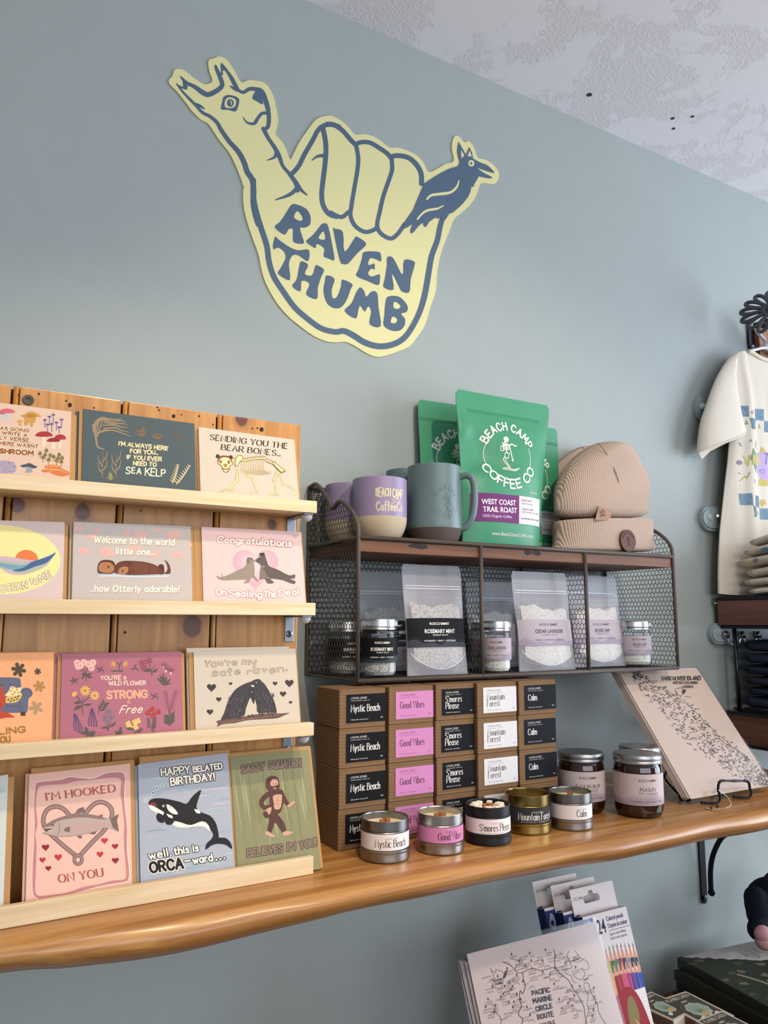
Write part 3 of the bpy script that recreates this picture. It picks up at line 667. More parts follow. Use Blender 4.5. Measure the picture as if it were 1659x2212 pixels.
def art_mushroom(A, pl, w, h):
    f = r1L
    def shroom(cx, cy, rw, rh, sh, cap, stem, sw):
        A.poly(f(f'{cx-sw},{cy} {cx+sw},{cy} {cx+sw*1.2},{cy+sh} {cx-sw*1.2},{cy+sh}'), stem)
        A.blob(f(f'{cx-rw},{cy+2} {cx-rw*.7},{cy-rh*.7} {cx},{cy-rh} {cx+rw*.7},{cy-rh*.7} {cx+rw},{cy+2} {cx},{cy+rh*.25}'), cap)
    shroom(70, 335, 82, 38, 78, '#c05a66', '#a9b6c0', 16); shroom(10, 352, 40, 14, 45, '#b8505e', '#a9b6c0', 9)
    A.blob(f('210,370 250,355 300,328 345,330 410,365 415,385 370,385 360,440 340,445 335,480 310,480 300,430 280,465 245,462 250,400'), '#b98a45'); A.blob(f('255,372 310,350 375,372 320,392'), '#a27434')
    A.blob(f('168,430 200,412 240,425 222,440 216,475 195,472 192,445'), '#c0934e')
    for x, y in ((545, 365), (506, 385), (460, 418), (630, 415), (578, 445), (487, 465), (530, 460), (606, 493)): shroom(x, y, 20, 16, 78 if y < 470 else 55, '#5b4a86', '#6c5a8c', 4)
    shroom(450, 575, 88, 45, 110, '#9c2430', '#d6c6a8', 16); shroom(616, 605, 60, 45, 95, '#9c2430', '#d6c6a8', 13); shroom(548, 630, 68, 34, 80, '#86202b', '#d6c6a8', 16)
    for x, y in ((410, 765), (475, 735), (463, 780), (515, 785), (440, 805), (550, 800), (606, 778), (595, 815), (636, 812), (498, 830), (580, 835), (628, 850)): shroom(x, y, 20, 32, 42, '#77693c', '#8f8358', 4)
    A.poly(f('275,890 315,890 338,950 255,955'), '#8b949c'); A.blob(f('208,880 255,868 300,855 345,875 383,895 340,910 290,893 240,900'), '#3f4852')
    A.blob(f('425,925 470,915 455,885 530,872 610,885 640,915 700,940 710,975 640,990 560,975 500,950 440,950'), '#c4703a')
    for q in ('455,920 520,915 600,925 690,955', '500,950 540,925 620,930', '470,890 540,885 600,895'): A.line(f(q), 1.2, '#dba070')
    A.blob(f('-60,850 0,830 100,835 160,870 165,930 120,960 0,960 -60,930'), '#a096a8')
    rnd = random.Random(3)
    for i in range(60):
        x, y = rnd.uniform(-30, 150), rnd.uniform(845, 950); A.line(f(f'{x},{y} {x+8},{y-6} {x+16},{y+2}'), .8, '#877c90', keep=True, cap=False)
    for t, q in (('AS GOING', '2,512 294,540'), ('WRITE A', '22,558 277,590'), ('LY VERSE...', '0,610 340,645'), ('HERE WASNT', '0,665 388,703')):
        a, b = f(q); A.hand(t, a, b, 6.8, 4.2, '#f0dfc2'); A.hand(t, a, b, 6.8, 2.0, '#8a4a1e')
    a, b = f('0,752 340,775'); A.hand('SHROOM', a, b, 9, 5.6, '#f0dfc2'); A.hand('SHROOM', a, b, 9, 3.3, '#8a4a1e')
def art_kelp(A, pl, w, h):
    f, g = r1L, r1R; c, d, e = '#8d7a5e', '#75604c', '#c9b78a'
    A.line(f('1068,722 1040,705 1000,690 985,620 975,540 960,470'), [1.5, 3, 4, 6, 8], c); A.line(f('960,530 985,440 1050,400 1120,410'), [6, 8, 8, 3], c)
    A.line(f('985,600 1010,545 1060,525 1100,510'), [3, 5, 5, 2], c)
    for q in ('1030,410 1120,405 1190,410 1250,400', '1060,420 1160,430 1230,420 1300,440', '1060,440 1170,450 1240,450 1310,465', '1050,470 1160,465 1240,485 1310,490', '1060,500 1180,495 1240,520 1320,540', '1040,530 1150,520 1240,545 1345,585', '1010,430 1000,500 985,560', '1040,425 1030,480 1000,560'):
        A.line(f(q), [2.6, 3, 2.6, .8], c)
    rnd = random.Random(5)
    def bush(F, x, y, sx, sy, n, col, wd):
        for i in range(n):
            an = -PI/2+(i/(n-1)-.5)*2.3; l = rnd.uniform(.7, 1.05); ex, ey = x+math.cos(an)*sx*l, y+math.sin(an)*sy*l
            mx, my = (x+ex)/2+rnd.uniform(-9, 9), (y+ey)/2
            A.line(F(f'{x},{y} {mx},{my} {ex},{ey}'), [wd, wd, .5], col)
            for s in (-1, 1): A.line(F(f'{mx},{my} {mx+(ex-mx)*.5+s*14},{my+(ey-my)*.6}'), [wd*.8, .4], col)
    bush(f, 1450, 590, 95, 130, 9, d, 2); bush(g, 165, 372, 70, 80, 8, d, 1.8)
    for x in (1050, 1190):
        A.line(f(f'{x},{1000} {x-8},{900} {x+10},{800} {x-10},{745}'), [2.4, 3.4, 2.6, .8], d)
        for s, y0 in ((-1, 960), (1, 930), (-1, 880), (1, 840)): A.line(f(f'{x},{y0} {x+s*35},{y0-40} {x+s*48},{y0-110}'), [2.6, 2.6, .8], c)
    bush(f, 1130, 1030, 45, 95, 7, '#8e8a52', 2.2)
    for q in ('255,290 330,330 400,350 440,320', '280,330 350,340 420,380', '330,440 360,410 420,430 465,480 400,500 330,510 380,550 400,580', '300,310 380,370 430,360'): A.line(g(q), [1.4, 1.6, .6], '#5f4f45')
    for q, n in (((300, 760, 350, 600), 8), ((335, 770, 455, 605), 9)):
        x0, y0, x1, y1 = q; A.line(g(f'{x0},{y0} {(x0+x1)/2+6},{(y0+y1)/2+8} {x1},{y1}'), 2, e)
        for i in range(n):
            t = (i+.6)/n; x, y = x0+(x1-x0)*t, y0+(y1-y0)*t
            A.line(g(f'{x},{y} {x-24*(1.1-t*.6)},{y-18}'), [2.4, .8], e, keep=True); A.line(g(f'{x},{y} {x+26*(1.1-t*.6)},{y-10}'), [2.4, .8], e, keep=True)
    for t, a, b in (("I'M ALWAYS HERE", f('1215,672')[0], g('256,468')[0]), ('FOR YOU..', f('1333,750')[0], g('168,506')[0]), ('IF YOU EVER', f('1298,810')[0], g('202,565')[0]), ('NEED TO', f('1365,875')[0], g('155,612')[0])):
        A.hand(t, a, b, 8.0, 2.3, '#d8c896', jig=.1)
    A.hand('SEA KELP', f('1290,958')[0], g('232,702')[0], 14, 2.3, '#eee0bc', jig=.15)
def art_bear(A, pl, w, h):
    f = r1R; bone, ink = '#e3cd95', '#7d6437'
    A.hand('SENDING YOU THE', *seg(f, '638,372 1330,455'), 11.5, 2.5, '#26211d', 'serif'); A.hand('BEAR BONES..', *seg(f, '738,462 1265,520'), 11.5, 2.5, '#26211d', 'serif')
    def bn(q, w_=3.4):
        A.line(f(q), [w_*1.35, w_, w_*1.35], ink); A.line(f(q), [w_*1.0, w_*.62, w_*1.0], bone)
    for q in ('1000,850 1030,840 1060,850', '1165,862 1200,860 1255,865', '1390,870 1400,820'): bn(q, 2.4)
    bn('870,600 882,660 875,725', 5); bn('890,730 850,775 820,815'); bn('870,730 835,780 815,820', 2.5); bn('742,830 790,815 838,828', 2.8)
    bn('920,640 965,690 1020,720', 4); bn('1015,725 1035,780 1060,830', 3.2); bn('1260,630 1230,690 1212,735', 5); bn('1215,745 1222,800 1232,860', 4)
    bn('1255,660 1275,720 1290,765', 3.6); bn('1290,770 1345,790 1390,820', 3)
    for i in range(10):
        x = 925+i*22; A.line(f(f'{x},{568-i*1.5} {x-8},{640} {x+45},{690-abs(i-5)*3} {x+52},{655}'), 1.5, ink); A.line(f(f'{x},{568-i*1.5} {x-8},{640} {x+45},{690-abs(i-5)*3} {x+52},{655}'), .8, bone)
    for i in range(22):
        x = 840+i*18; y = 552+8*math.sin(i*.35)-.4*i+(14 if i > 16 else 0)+(i-16)*5*(i > 16); A.ell(*f(f'{x},{y}')[0], 2.7, 3.2, ink, .3); A.ell(*f(f'{x},{y}')[0], 2.0, 2.3, bone, .3); A.line(f(f'{x},{y-8} {x+4},{y-22}'), 1.2, ink, keep=True)
    A.blob(f('862,560 885,515 925,515 935,545 905,575 885,610 862,605'), ink); A.blob(f('868,560 888,521 920,521 928,545 900,570 882,604 868,600'), bone)
    A.blob(f('1200,570 1260,610 1312,655 1270,668 1240,640 1205,598'), ink); A.blob(f('1205,577 1258,616 1298,650 1272,660 1246,636 1210,596'), bone)
    A.ell(*f('706,522')[0], 4.4, 4.4, '#2c2a26'); A.ell(*f('822,530')[0], 4.4, 4.4, '#2c2a26')
    A.blob(f('710,545 735,518 770,515 812,525 828,560 845,590 820,610 805,655 778,668 752,650 735,610 705,585'), '#7a2f22'); A.blob(f('717,560 740,535 772,530 808,540 822,565 838,590 815,606 800,648 778,662 757,645 740,605 712,585'), bone)
    A.ell(*f('732,570')[0], 3, 4, ink); A.ell(*f('805,575')[0], 3, 4, ink); A.blob(f('758,590 788,590 790,610 774,622 760,608'), '#96793f'); A.line(f('750,630 778,638 805,632'), 2.2, '#5b4a35')
def art_ocean(A, pl, w, h):
    f = r2L
    A.ell(*f('0,430')[0], 131, 75, '#e9d993', .03, 40)
    A.ell(*f('226,435')[0], 25.5, 22.5, '#d8763f')
    A.poly(crom2(f('-260,410 0,402 110,410 230,432 330,430 476,365'), 4)+crom2(f('476,365 400,480 270,540 170,562 60,545 -40,480 -260,440'), 4), '#c4a9b4')
    A.poly(crom2(f('-100,430 60,440 180,452 290,440 330,430 476,366'), 4)+crom2(f('470,380 400,470 300,530 170,550 60,520 -100,470'), 4), '#a6ae9e')
    A.poly(crom2(f('-60,445 60,465 160,478 250,470 300,455'), 4)+crom2(f('300,480 180,515 90,512 0,490 -60,470'), 4), '#6f9aa6')
    A.poly(crom2(f('100,522 200,498 270,450 350,425 430,395 476,365'), 4)+crom2(f('470,385 400,455 300,490 200,528 130,530'), 4), '#3f5f86')
    for t, q in (('OCEAN', '10,706 232,670'), ('TO', '258,640 326,635'), ('ME', '350,618 438,575')):
        a, b = f(q); k = 10 if t == 'TO' else 13.5; A.hand(t, a, b, k, 4.6, '#8c7565'); A.hand(t, a, b, k, 2.4, '#f1e3c0')
    for x, y in ((-180, 640), (-120, 690)): pass
def cloud(A, f, x, y, rx, ry, col):
    p = []; n = 14; rnd = random.Random(int(x*7+y))
    for i in range(n): k = rnd.uniform(.82, 1.08); an = 2*PI*i/n; p.append(f'{x+rx*k*math.cos(an)},{y+ry*k*math.sin(an)}')
    A.blob(f(' '.join(p)), col, 3)
def art_otter(A, pl, w, h):
    f = r2L; pk = '#d8a89d'
    for x, y, rx, ry in ((668, 165, 42, 25), (828, 175, 32, 14), (790, 232, 55, 20), (1074, 207, 38, 22), (1205, 218, 65, 28), (1338, 178, 34, 13), (1487, 220, 74, 34), (717, 358, 58, 26), (905, 362, 68, 40), (960, 385, 40, 18), (1145, 335, 68, 26), (1318, 385, 60, 34), (1524, 393, 64, 30), (1622, 300, 18, 18)): cloud(A, f, x, y, rx, ry, pk)
    A.line(f('820,548 900,552 1000,558 1150,570 1300,560 1420,556 1480,572'), [3, 9, 8, 7, 3], '#a9b2ba'); A.line(f('845,570 1000,568 1200,578 1440,570'), 2.4, '#c9ced2')
    A.blob(f('1405,432 1440,465 1456,520 1448,550 1405,550 1428,520 1425,480'), '#5e3422'); A.blob(f('1355,475 1395,478 1398,550 1350,552 1345,520'), '#4d2a1c')
    A.blob(f('975,540 985,480 1020,450 1080,440 1200,445 1280,460 1350,490 1395,535 1390,552 1150,562 1040,555'), '#5e3422'); A.blob(f('1120,460 1200,450 1290,475 1345,520 1340,548 1200,555 1110,540'), '#6b3d28')
    A.line(f('1085,500 1110,520 1150,535'), 1.4, '#452417'); A.line(f('1265,465 1280,510 1270,545'), 1.2, '#452417'); A.line(f('1075,450 1120,470 1140,490'), 2.2, '#452417')
    A.blob(f('835,542 835,480 860,442 915,432 965,445 984,485 975,535 940,552 880,550'), '#4d2a1c'); A.blob(f('842,520 850,470 885,452 940,455 972,485 970,525 930,545 875,540'), '#a8714c')
    A.blob(f('1010,545 1015,510 1050,490 1090,495 1092,530 1060,556 1030,558'), '#a8714c')
    for x, y, k in ((925, 488, 1), (1045, 522, .85)):
        A.ell(*f(f'{x},{y}')[0], 2.3*k, 1.6*k, '#23150e'); A.line(f(f'{x},{y+4} {x},{y+10} {x-14*k},{y+16}'), .9, '#23150e'); A.line(f(f'{x},{y+10} {x+14*k},{y+14}'), .9, '#23150e')
        for s in (-1, 1): A.ell(*f(f'{x+s*34*k-2},{y-12}')[0], .9, .9, '#23150e')
    for t, q, k in (('Welcome to the world', '806,285 1487,308', 13.5), ('little one...', '992,382 1330,392', 12.5), ('..how Otterly adorable!', '775,702 1528,708', 13)):
        a, b = f(q); A.hand(t, (a[0]+.6, a[1]+1.2), (b[0]+.6, b[1]+1.2), k, 2.6, '#8f7f74'); A.hand(t, a, b, k, 2.6, '#efe6cf')
def art_seal(A, pl, w, h):
    f = r2R
    A.heart(*f('838,610')[0], 50, '#cf9fab'); A.heart(*f('838,595')[0], 40, '#d3a6b0'); A.heart(*f('838,590')[0], 30, '#dab1b8'); A.heart(*f('838,580')[0], 19, '#dfbcbf')
    A.blob(f('748,515 790,508 820,530 850,540 845,552 822,565 832,640 830,700 870,750 850,762 800,720 770,770 730,780 715,772 740,745 620,745 480,748 430,715 428,705 470,715 520,705 640,650 730,600'), '#8f8174')
    A.blob(f('880,730 885,650 890,590 845,555 843,530 880,508 940,505 960,550 985,600 1080,640 1190,695 1254,688 1250,728 1205,735 1256,758 1252,785 1210,782 1120,748 1000,735 1035,775 965,782 935,735 880,742'), '#5b524d')
    A.blob(f('890,590 930,640 960,700 1000,735 920,730 884,735 890,660'), '#7b6a60'); A.poly(f('478,672 500,712 485,718'), '#8f8174')
    A.poly(f('880,462 932,458 938,490 948,504 870,500 882,488'), '#2b2a2a'); A.line(f('885,487 936,490'), 1.1, '#6d6a68')
    A.blob(f('750,520 778,510 780,560 760,575 748,560'), '#6f6b52'); A.ell(*f('797,525')[0], 1.5, 1.5, '#1d1a18'); A.ell(*f('882,522')[0], 1.5, 1.5, '#1d1a18')
    A.poly(f('890,597 910,605 890,614'), '#d49a90'); A.poly(f('932,597 910,605 932,614'), '#d49a90')
    for t, q, k, bd in (('Congratulations', '438,348 1215,392', 12.5, .13), ):
        a, b = f(q); A.hand(t, a, b, k, 6, '#b98b8d', jig=.1); A.hand(t, a, b, k, 3.0, '#f3ddcf', jig=.1)
    for t, q in (('On', '428,900 520,902'), ('Sealing', '560,915 900,930'), ('The', '932,925 1050,920'), ('Deal', '1090,915 1290,895')):
        a, b = f(q); A.hand(t, a, b, 12.5, 6, '#b98b8d', jig=.1); A.hand(t, a, b, 12.5, 3.0, '#f3ddcf', jig=.1)
def flower5(A, f, x, y, r, col, n=5, rot=0.0, core=None, w=None):
    for i in range(n):
        an = rot+2*PI*i/n; A.line(f(f'{x},{y} {x+r*math.cos(an)},{y+r*math.sin(an)}'), [r*.1, w or r*.17], col, keep=i > 0)
    if core: A.ell(*f(f'{x},{y}')[0], r*.09, r*.09, core)
def art_sofa(A, pl, w, h):
    f = r3L
    flower5(A, f, 168, 277, 50, '#4a4132', 6, .2); flower5(A, f, 338, 293, 24, '#4a4132', 6, .3); flower5(A, f, 353, 426, 40, '#a97f4b', 6, .2); flower5(A, f, 325, 617, 48, '#a98a66', 5, .5)
    A.blob(f('-80,360 -20,345 160,350 185,380 195,440 250,438 290,470 285,510 255,540 245,650 190,660 30,665 -80,660'), '#5f6276')
    A.rect(*f('185,655')[0], *f('228,690')[0], '#4a342c'); A.line(f('180,530 178,655'), .8, '#3c3f52'); A.line(f('30,600 180,603'), .8, '#3c3f52'); A.line(f('200,470 240,450 275,480 260,530'), .9, '#3c3f52'); A.ell(*f('93,407')[0], 1.8, 1.8, '#3c3f52'); A.ell(*f('12,410')[0], 1.8, 1.8, '#3c3f52')
    A.blob(f('45,570 60,520 120,505 196,488 180,540 140,570 80,575'), '#d5b264'); A.blob(f('45,510 75,470 100,425 150,440 198,435 180,480 190,495 120,512'), '#e6cf9b')
    for x, y in ((110, 440), (150, 455), (95, 465), (130, 478), (165, 480), (115, 497)): A.ell(*f(f'{x},{y}')[0], 1.9, 1.5, '#b3552f')
    for x, y in ((75, 545), (105, 535), (140, 525), (165, 515), (95, 560), (125, 552), (155, 540)): A.ell(*f(f'{x},{y}')[0], 2.6, 1.3, '#2b2119', -.4)
    A.blob(f('-60,420 5,420 30,470 50,540 45,590 0,640 60,660 130,702 60,705 0,715 -60,690'), '#b8452b'); A.line(f('5,560 0,630'), 1.2, '#8f3320')
    for t, q in (('SLING', '-75,862 226,835'), ('YOU', '-35,935 92,920')):
        a, b = f(q); A.hand(t, a, b, 12, 3.6, '#94702f')
def art_flower(A, pl, w, h):
    f = r3L; gr = '#57504a'
    def stem(q, w_=2.0): A.line(f(q), [w_, w_, .8], gr)
    def leaf(x, y, dx, dy, k=.28, col=gr):
        nx, ny = -dy*k, dx*k; A.blob(f(f'{x},{y} {x+dx*.5+nx},{y+dy*.5+ny} {x+dx},{y+dy} {x+dx*.5-nx*.4},{y+dy*.5-ny*.4}'), col, 3)
    stem('772,375 770,300 740,265'); stem('770,300 800,240'); stem('770,310 700,270')
    for x, y in ((690, 215), (750, 212), (790, 225), (832, 213), (818, 260), (700, 250), (720, 240)): flower5(A, f, x, y, 24, '#e6b3a6', 8, .1, '#c98a80')
    for d in ((-45, 0), (-38, 40), (52, -10), (55, 30)): leaf(772, 320, *d)
    for x, y, n in ((665, 375, 5), (900, 275, 4), (1210, 262, 3), (1385, 515, 4)):
        for i in range(n): an = i*2*PI/n+.4; A.line(f(f'{x},{y} {x+25*math.cos(an)},{y+20*math.sin(an)} {x+42*math.cos(an+.5)},{y+40*math.sin(an+.5)}'), [2.6, 2.6, .8], gr)
    stem('1065,295 1068,240 1050,212 1030,212'); stem('1070,240 1090,210 1110,215'); leaf(1066, 290, -80, 0, .12); leaf(1066, 290, 40, -10, .3)
    for x, s in ((1008, 1), (1128, -1)):
        for an in (-2.6, -2.0, 2.4, 1.7, 3.1): A.line(f(f'{x+20*s},{222} {x+20*s+s*48*math.cos(an)},{228+38*math.sin(an)}'), [3.2, 3.4, 1.2], '#d09a4e', keep=True)
    stem('1362,328 1350,280 1300,255'); stem('1350,280 1340,220'); stem('1350,282 1400,225', 1.6)
    for x, y in ((1275, 215), (1335, 200), (1290, 262)): flower5(A, f, x, y, 26, '#8d4a5a', 6, .3)
    leaf(1355, 290, -70, 0); leaf(1358, 300, 55, -35)
    for x, y in ((1470, 235), (1490, 265), (1535, 285)):
        for an in (-2.9, -2.3, -1.6, -.9, -.3): A.line(f(f'{x},{y+10} {x+35*math.cos(an)},{y+32*math.sin(an)}'), [2.4, 1.2], '#7d5158', keep=True)
        A.ell(*f(f'{x-6},{y+25}')[0], 1.8, 3, '#e6c9bd')
    for d in ((-55, -70), (-30, -95), (0, -110), (35, -80), (70, -60), (75, -25)): leaf(1460, 415, *d, .16)
    stem('742,680 738,600 745,520'); stem('738,580 690,515 670,500'); stem('740,570 800,520 830,510')
    for x, y, r in ((762, 465, 44), (848, 508, 38)): flower5(A, f, x, y, r, '#e0b263', 11, .1, '#b87f35', 2.6)
    A.blob(f('645,490 672,472 690,480 680,510 650,518'), '#e0a84e'); leaf(735, 570, -70, 10, .3); leaf(738, 600, -75, 40, .3); leaf(745, 590, 78, -8, .2)
    for x, y, dx in ((672, 675, 34), (824, 630, 8)):
        for i in range(15):
            t = i/14; hw = 8+26*min(1, t*1.4)
            for k in (-1, -.35, .35, 1): A.ell(*f(f'{x+dx*t+hw*k},{y+150*t+4*k}')[0], 1.1, 1.6, '#51466f', .4, 8, keep=k > -1)
    stem('760,885 800,860 850,820'); stem('800,865 720,840 690,820')
    for d in ((-30, -60), (40, -30), (70, -15), (60, 20), (-60, -15)): leaf(790, 850, *d, .28)
    stem('880,665 900,620 945,560', 2)
    for t_ in (.2, .45, .7): leaf(880+65*t_, 660-100*t_, -8, -50, .25); leaf(880+65*t_, 660-100*t_, 55, -18, .25)
    for x, y in ((980, 650), (945, 705), (1000, 705), (970, 740)): flower5(A, f, x, y, 30, '#8b6f7c', 9, 0, '#75606b', 2.4)
    stem('970,820 975,760'); stem('960,815 985,760'); leaf(975, 790, -68, 12, .2); leaf(980, 790, 60, -45, .2); leaf(1050, 880, -12, -60, .3); leaf(1052, 870, 34, -85, .25); leaf(1056, 860, 40, -30, .3)
    stem('1225,865 1200,815 1195,770')
    for x, y in ((1150, 760), (1210, 745), (1238, 735), (1160, 785), (1215, 790)):
        for an in (.4, 1.9, 3.4, 4.9): A.ell(*f(f'{x+15*math.cos(an)},{y+15*math.sin(an)}')[0], 3, 3, '#dfb968', keep=an > .5)
    leaf(1200, 815, -70, -10, .28); leaf(1215, 835, 66, -35, .28)
    for q in ('1360,840 1355,780 1320,720', '1370,840 1372,770 1360,700', '1392,835 1365,790 1400,720'): stem(q, 1.4)
    for x, y in ((1362, 630), (1325, 665), (1372, 685), (1415, 655)): A.blob(f(f'{x-26},{y} {x},{y-28} {x+22},{y-14} {x+24},{y+16} {x},{y+24} {x-20},{y+16}'), '#a23f3f', 3)
    for i in range(6): leaf(1350, 720+i*16, -38, -10, .2); leaf(1362, 725+i*16, 40, -22, .2)
    for x1, y1 in ((1480, 470), (1575, 465)):
        A.line(f(f'1520,780 1518,680 {x1},{y1}'), [2, 2, 1], gr)
        for i in range(10):
            t = i/10; x, y = x1+(1518-x1)*t*.8, y1+(680-y1)*t*.8
            for s in (-1, 1): A.line(f(f'{x},{y} {x+s*18},{y+8}'), [1.6, 2.2], '#96566a', keep=True)
    for i in range(6): leaf(1520, 700+i*14, -55, -20, .18); leaf(1520, 690+i*16, 45, -45, .18)
    A.hand("YOU'RE a", *seg(f, '903,368 1128,362'), 8.5, 1.7, '#efcfb4'); A.hand('WiLD FLOWER', *seg(f, '975,415 1305,412'), 8.5, 1.7, '#efcfb4')
    a, b = f('962,535 1316,525'); A.hand('STRONG', a, b, 15.5, 4.6, '#dba283'); A.hand('&', *seg(f, '1140,578 1165,578'), 8, 1.4, '#dba283'); A.hand('Free', *seg(f, '1070,668 1265,660'), 16, 1.9, '#f3e2bd', slant=.35)
def art_raven(A, pl, w, h):
    f = r3R; k = '#3a342c'
    for x, y, r in ((446, 484, 10), (636, 446, 4), (519, 602, 6), (431, 727, 7.2), (1079, 444, 5.2), (1221, 440, 9.5), (1158, 548, 7), (1233, 632, 4)): A.heart(*f(f'{x},{y}')[0], r, k)
    A.blob(f('545,810 570,740 620,600 680,510 760,455 840,425 880,405 925,402 950,440 920,470 870,475 875,540 830,590 790,690 770,765 680,785'), '#3d383b')
    A.blob(f('870,480 915,460 955,430 1020,520 1070,620 1092,700 1090,740 1030,735 910,735 895,660 870,560'), '#3d383b'); A.blob(f('810,540 820,490 850,485 870,510 878,580 868,650 838,590'), '#373236')
    rnd = random.Random(2)
    for i in range(75):
        t = rnd.random(); u = rnd.random(); x = 600+170*t-20*u; y = 560+190*u
        A.line(f(f'{x+30*(1-u)},{y} {x+15*(1-u)},{y+16} {x},{y+30}'), .8, '#5f595d' if i % 2 else '#2a2628', keep=i > 0, cap=False)
        x = 890+170*t; y = 520+185*u*(1 if t < .8 else .7)
        A.line(f(f'{x+4},{y} {x+8},{y+16} {x+14*t},{y+30}'), .8, '#5f595d' if i % 2 else '#2a2628', keep=True, cap=False)
    A.poly(f('832,462 868,462 866,482'), '#efe9dd'); A.ell(*f('893,433')[0], .9, .9, '#efe9dd'); A.ell(*f('846,528')[0], .9, .9, '#efe9dd')
    A.blob(f('500,818 620,795 760,775 900,750 1060,742 1140,742 1222,738 1160,765 1100,790 960,800 800,812 680,838 560,850 505,872 510,845'), '#5f443c')
    for q in ('520,835 640,815 760,800 900,770', '560,842 700,820 860,795 1000,775', '900,765 1000,760 1100,752', '760,795 880,790 1040,770 1140,752'): A.line(f(q), .9, '#8a6a5c')
    for x, y in ((690, 780), (715, 772), (810, 760), (845, 755), (920, 742), (945, 738), (1010, 738), (1040, 742)): A.line(f(f'{x},{y} {x+10},{y+6} {x+16},{y+22}'), 2, '#2a2628')
    for t, q in (("You're my", '378,275 888,252'), ('safe raven.', '462,370 1195,325')):
        a, b = f(q); A.hand(t, a, b, 13, 3.4, '#5d5244', jig=.3); A.hand(t, a, b, 13, 1.7, '#c9baa4', jig=.3)
def art_hook(A, pl, w, h):
    f = r4L; b = '#c07f7d'
    o = crom2(f('325,430 345,385 440,372 560,360 640,335 740,345 860,350 960,305 1060,290 1125,295 1148,340 1140,480 1150,640 1168,800 1165,1000 1185,1180 1172,1285 1060,1310 900,1340 740,1385 560,1430 400,1455 330,1440 300,1380 300,1150 310,980 318,760 312,600'), 3, True)
    i = crom2(f('345,455 375,418 480,405 600,398 700,372 800,365 920,352 1010,340 1090,345 1115,375 1108,480 1125,600 1142,760 1138,900 1150,1080 1160,1220 1140,1275 1040,1285 900,1320 760,1345 620,1395 480,1415 365,1425 325,1380 330,1180 335,960 325,860 345,760 330,600'), 3, True)
    A.line(o, 4.5, '#eccdc2', smooth=False, closed=True); A.poly(o, b, [i])
    A.hand("I'M HOOKED", *seg(f, '428,548 1060,468'), 15.5, 3.5, '#a5524f', 'serif'); A.hand('ON YOU', *seg(f, '545,1305 948,1245'), 17, 3.7, '#a5524f', 'serif')
    hk = ['700,1060 560,945 440,830 400,760 405,690 440,630 510,605 580,625 640,690 680,765', '745,1045 850,930 960,820 1015,730 1030,660 1005,600 940,565 870,580 800,650 738,758']
    for q in hk: A.line(f(q), 9.5, '#5d4540'); A.line(f(q), 6.6, '#9b7d76')
    A.ring(*f('718,1093')[0], 8.2, 9.6, 7.4, '#5d4540'); A.ring(*f('718,1093')[0], 8.2, 9.6, 4.8, '#9b7d76')
    A.poly(f('605,712 660,700 683,768'), '#7d615a'); A.poly(f('818,705 760,700 736,762'), '#7d615a')
    fish = '385,800 430,765 500,725 600,690 700,665 780,672 880,685 980,715 1030,705 1090,675 1075,735 1092,835 1040,815 960,800 880,835 760,860 640,880 520,880 440,865 392,845 460,830 480,815 420,810'
    A.poly(crom2(f(fish), 2, True), '#5d4540'); A.poly([(x*.985+.015*172, y*.975+.025*1782) for x, y in crom2(f(fish), 2, True)], '#b7a096')
    A.poly(crom2(f('385,800 430,765 500,725 600,690 700,665 780,672 880,685 980,718 900,720 780,705 640,715 520,745 480,780'), 3, True), '#86706a'); A.line(f('560,790 700,800 860,785 1000,755'), [2, 8, 8, 2], '#c09a90')
    for q in ('690,665 720,625 768,608 785,660', '900,690 945,675 940,712', '1010,715 1090,675 1075,735 1092,835 1035,800', '585,830 600,800 645,790 640,842', '705,875 750,868 752,900 725,895', '815,855 895,828 870,862'): A.poly(f(q), '#77605b')
    A.poly(f('410,815 470,808 490,812 440,838'), '#4b332f'); A.line(f('440,830 480,818'), 1.6, '#efe2d2'); A.line(f('470,775 485,768 495,778 485,790'), 1.2, '#3b2925'); A.line(f('540,755 550,800 530,860'), 1.1, '#77605b')
    for x, y, r, c in ((419, 980, 8.2, '#8e1f30'), (391, 1095, 6.8, '#b32c40'), (536, 1070, 8.2, '#bd3347'), (444, 1172, 6.5, '#8e1f30'), (960, 918, 7.4, '#bd3347'), (1058, 970, 7, '#a12639'), (919, 1043, 7.4, '#bd3347'), (1060, 1100, 7.6, '#8e1f30')): A.heart(*f(f'{x},{y}')[0], r, c, -.06)
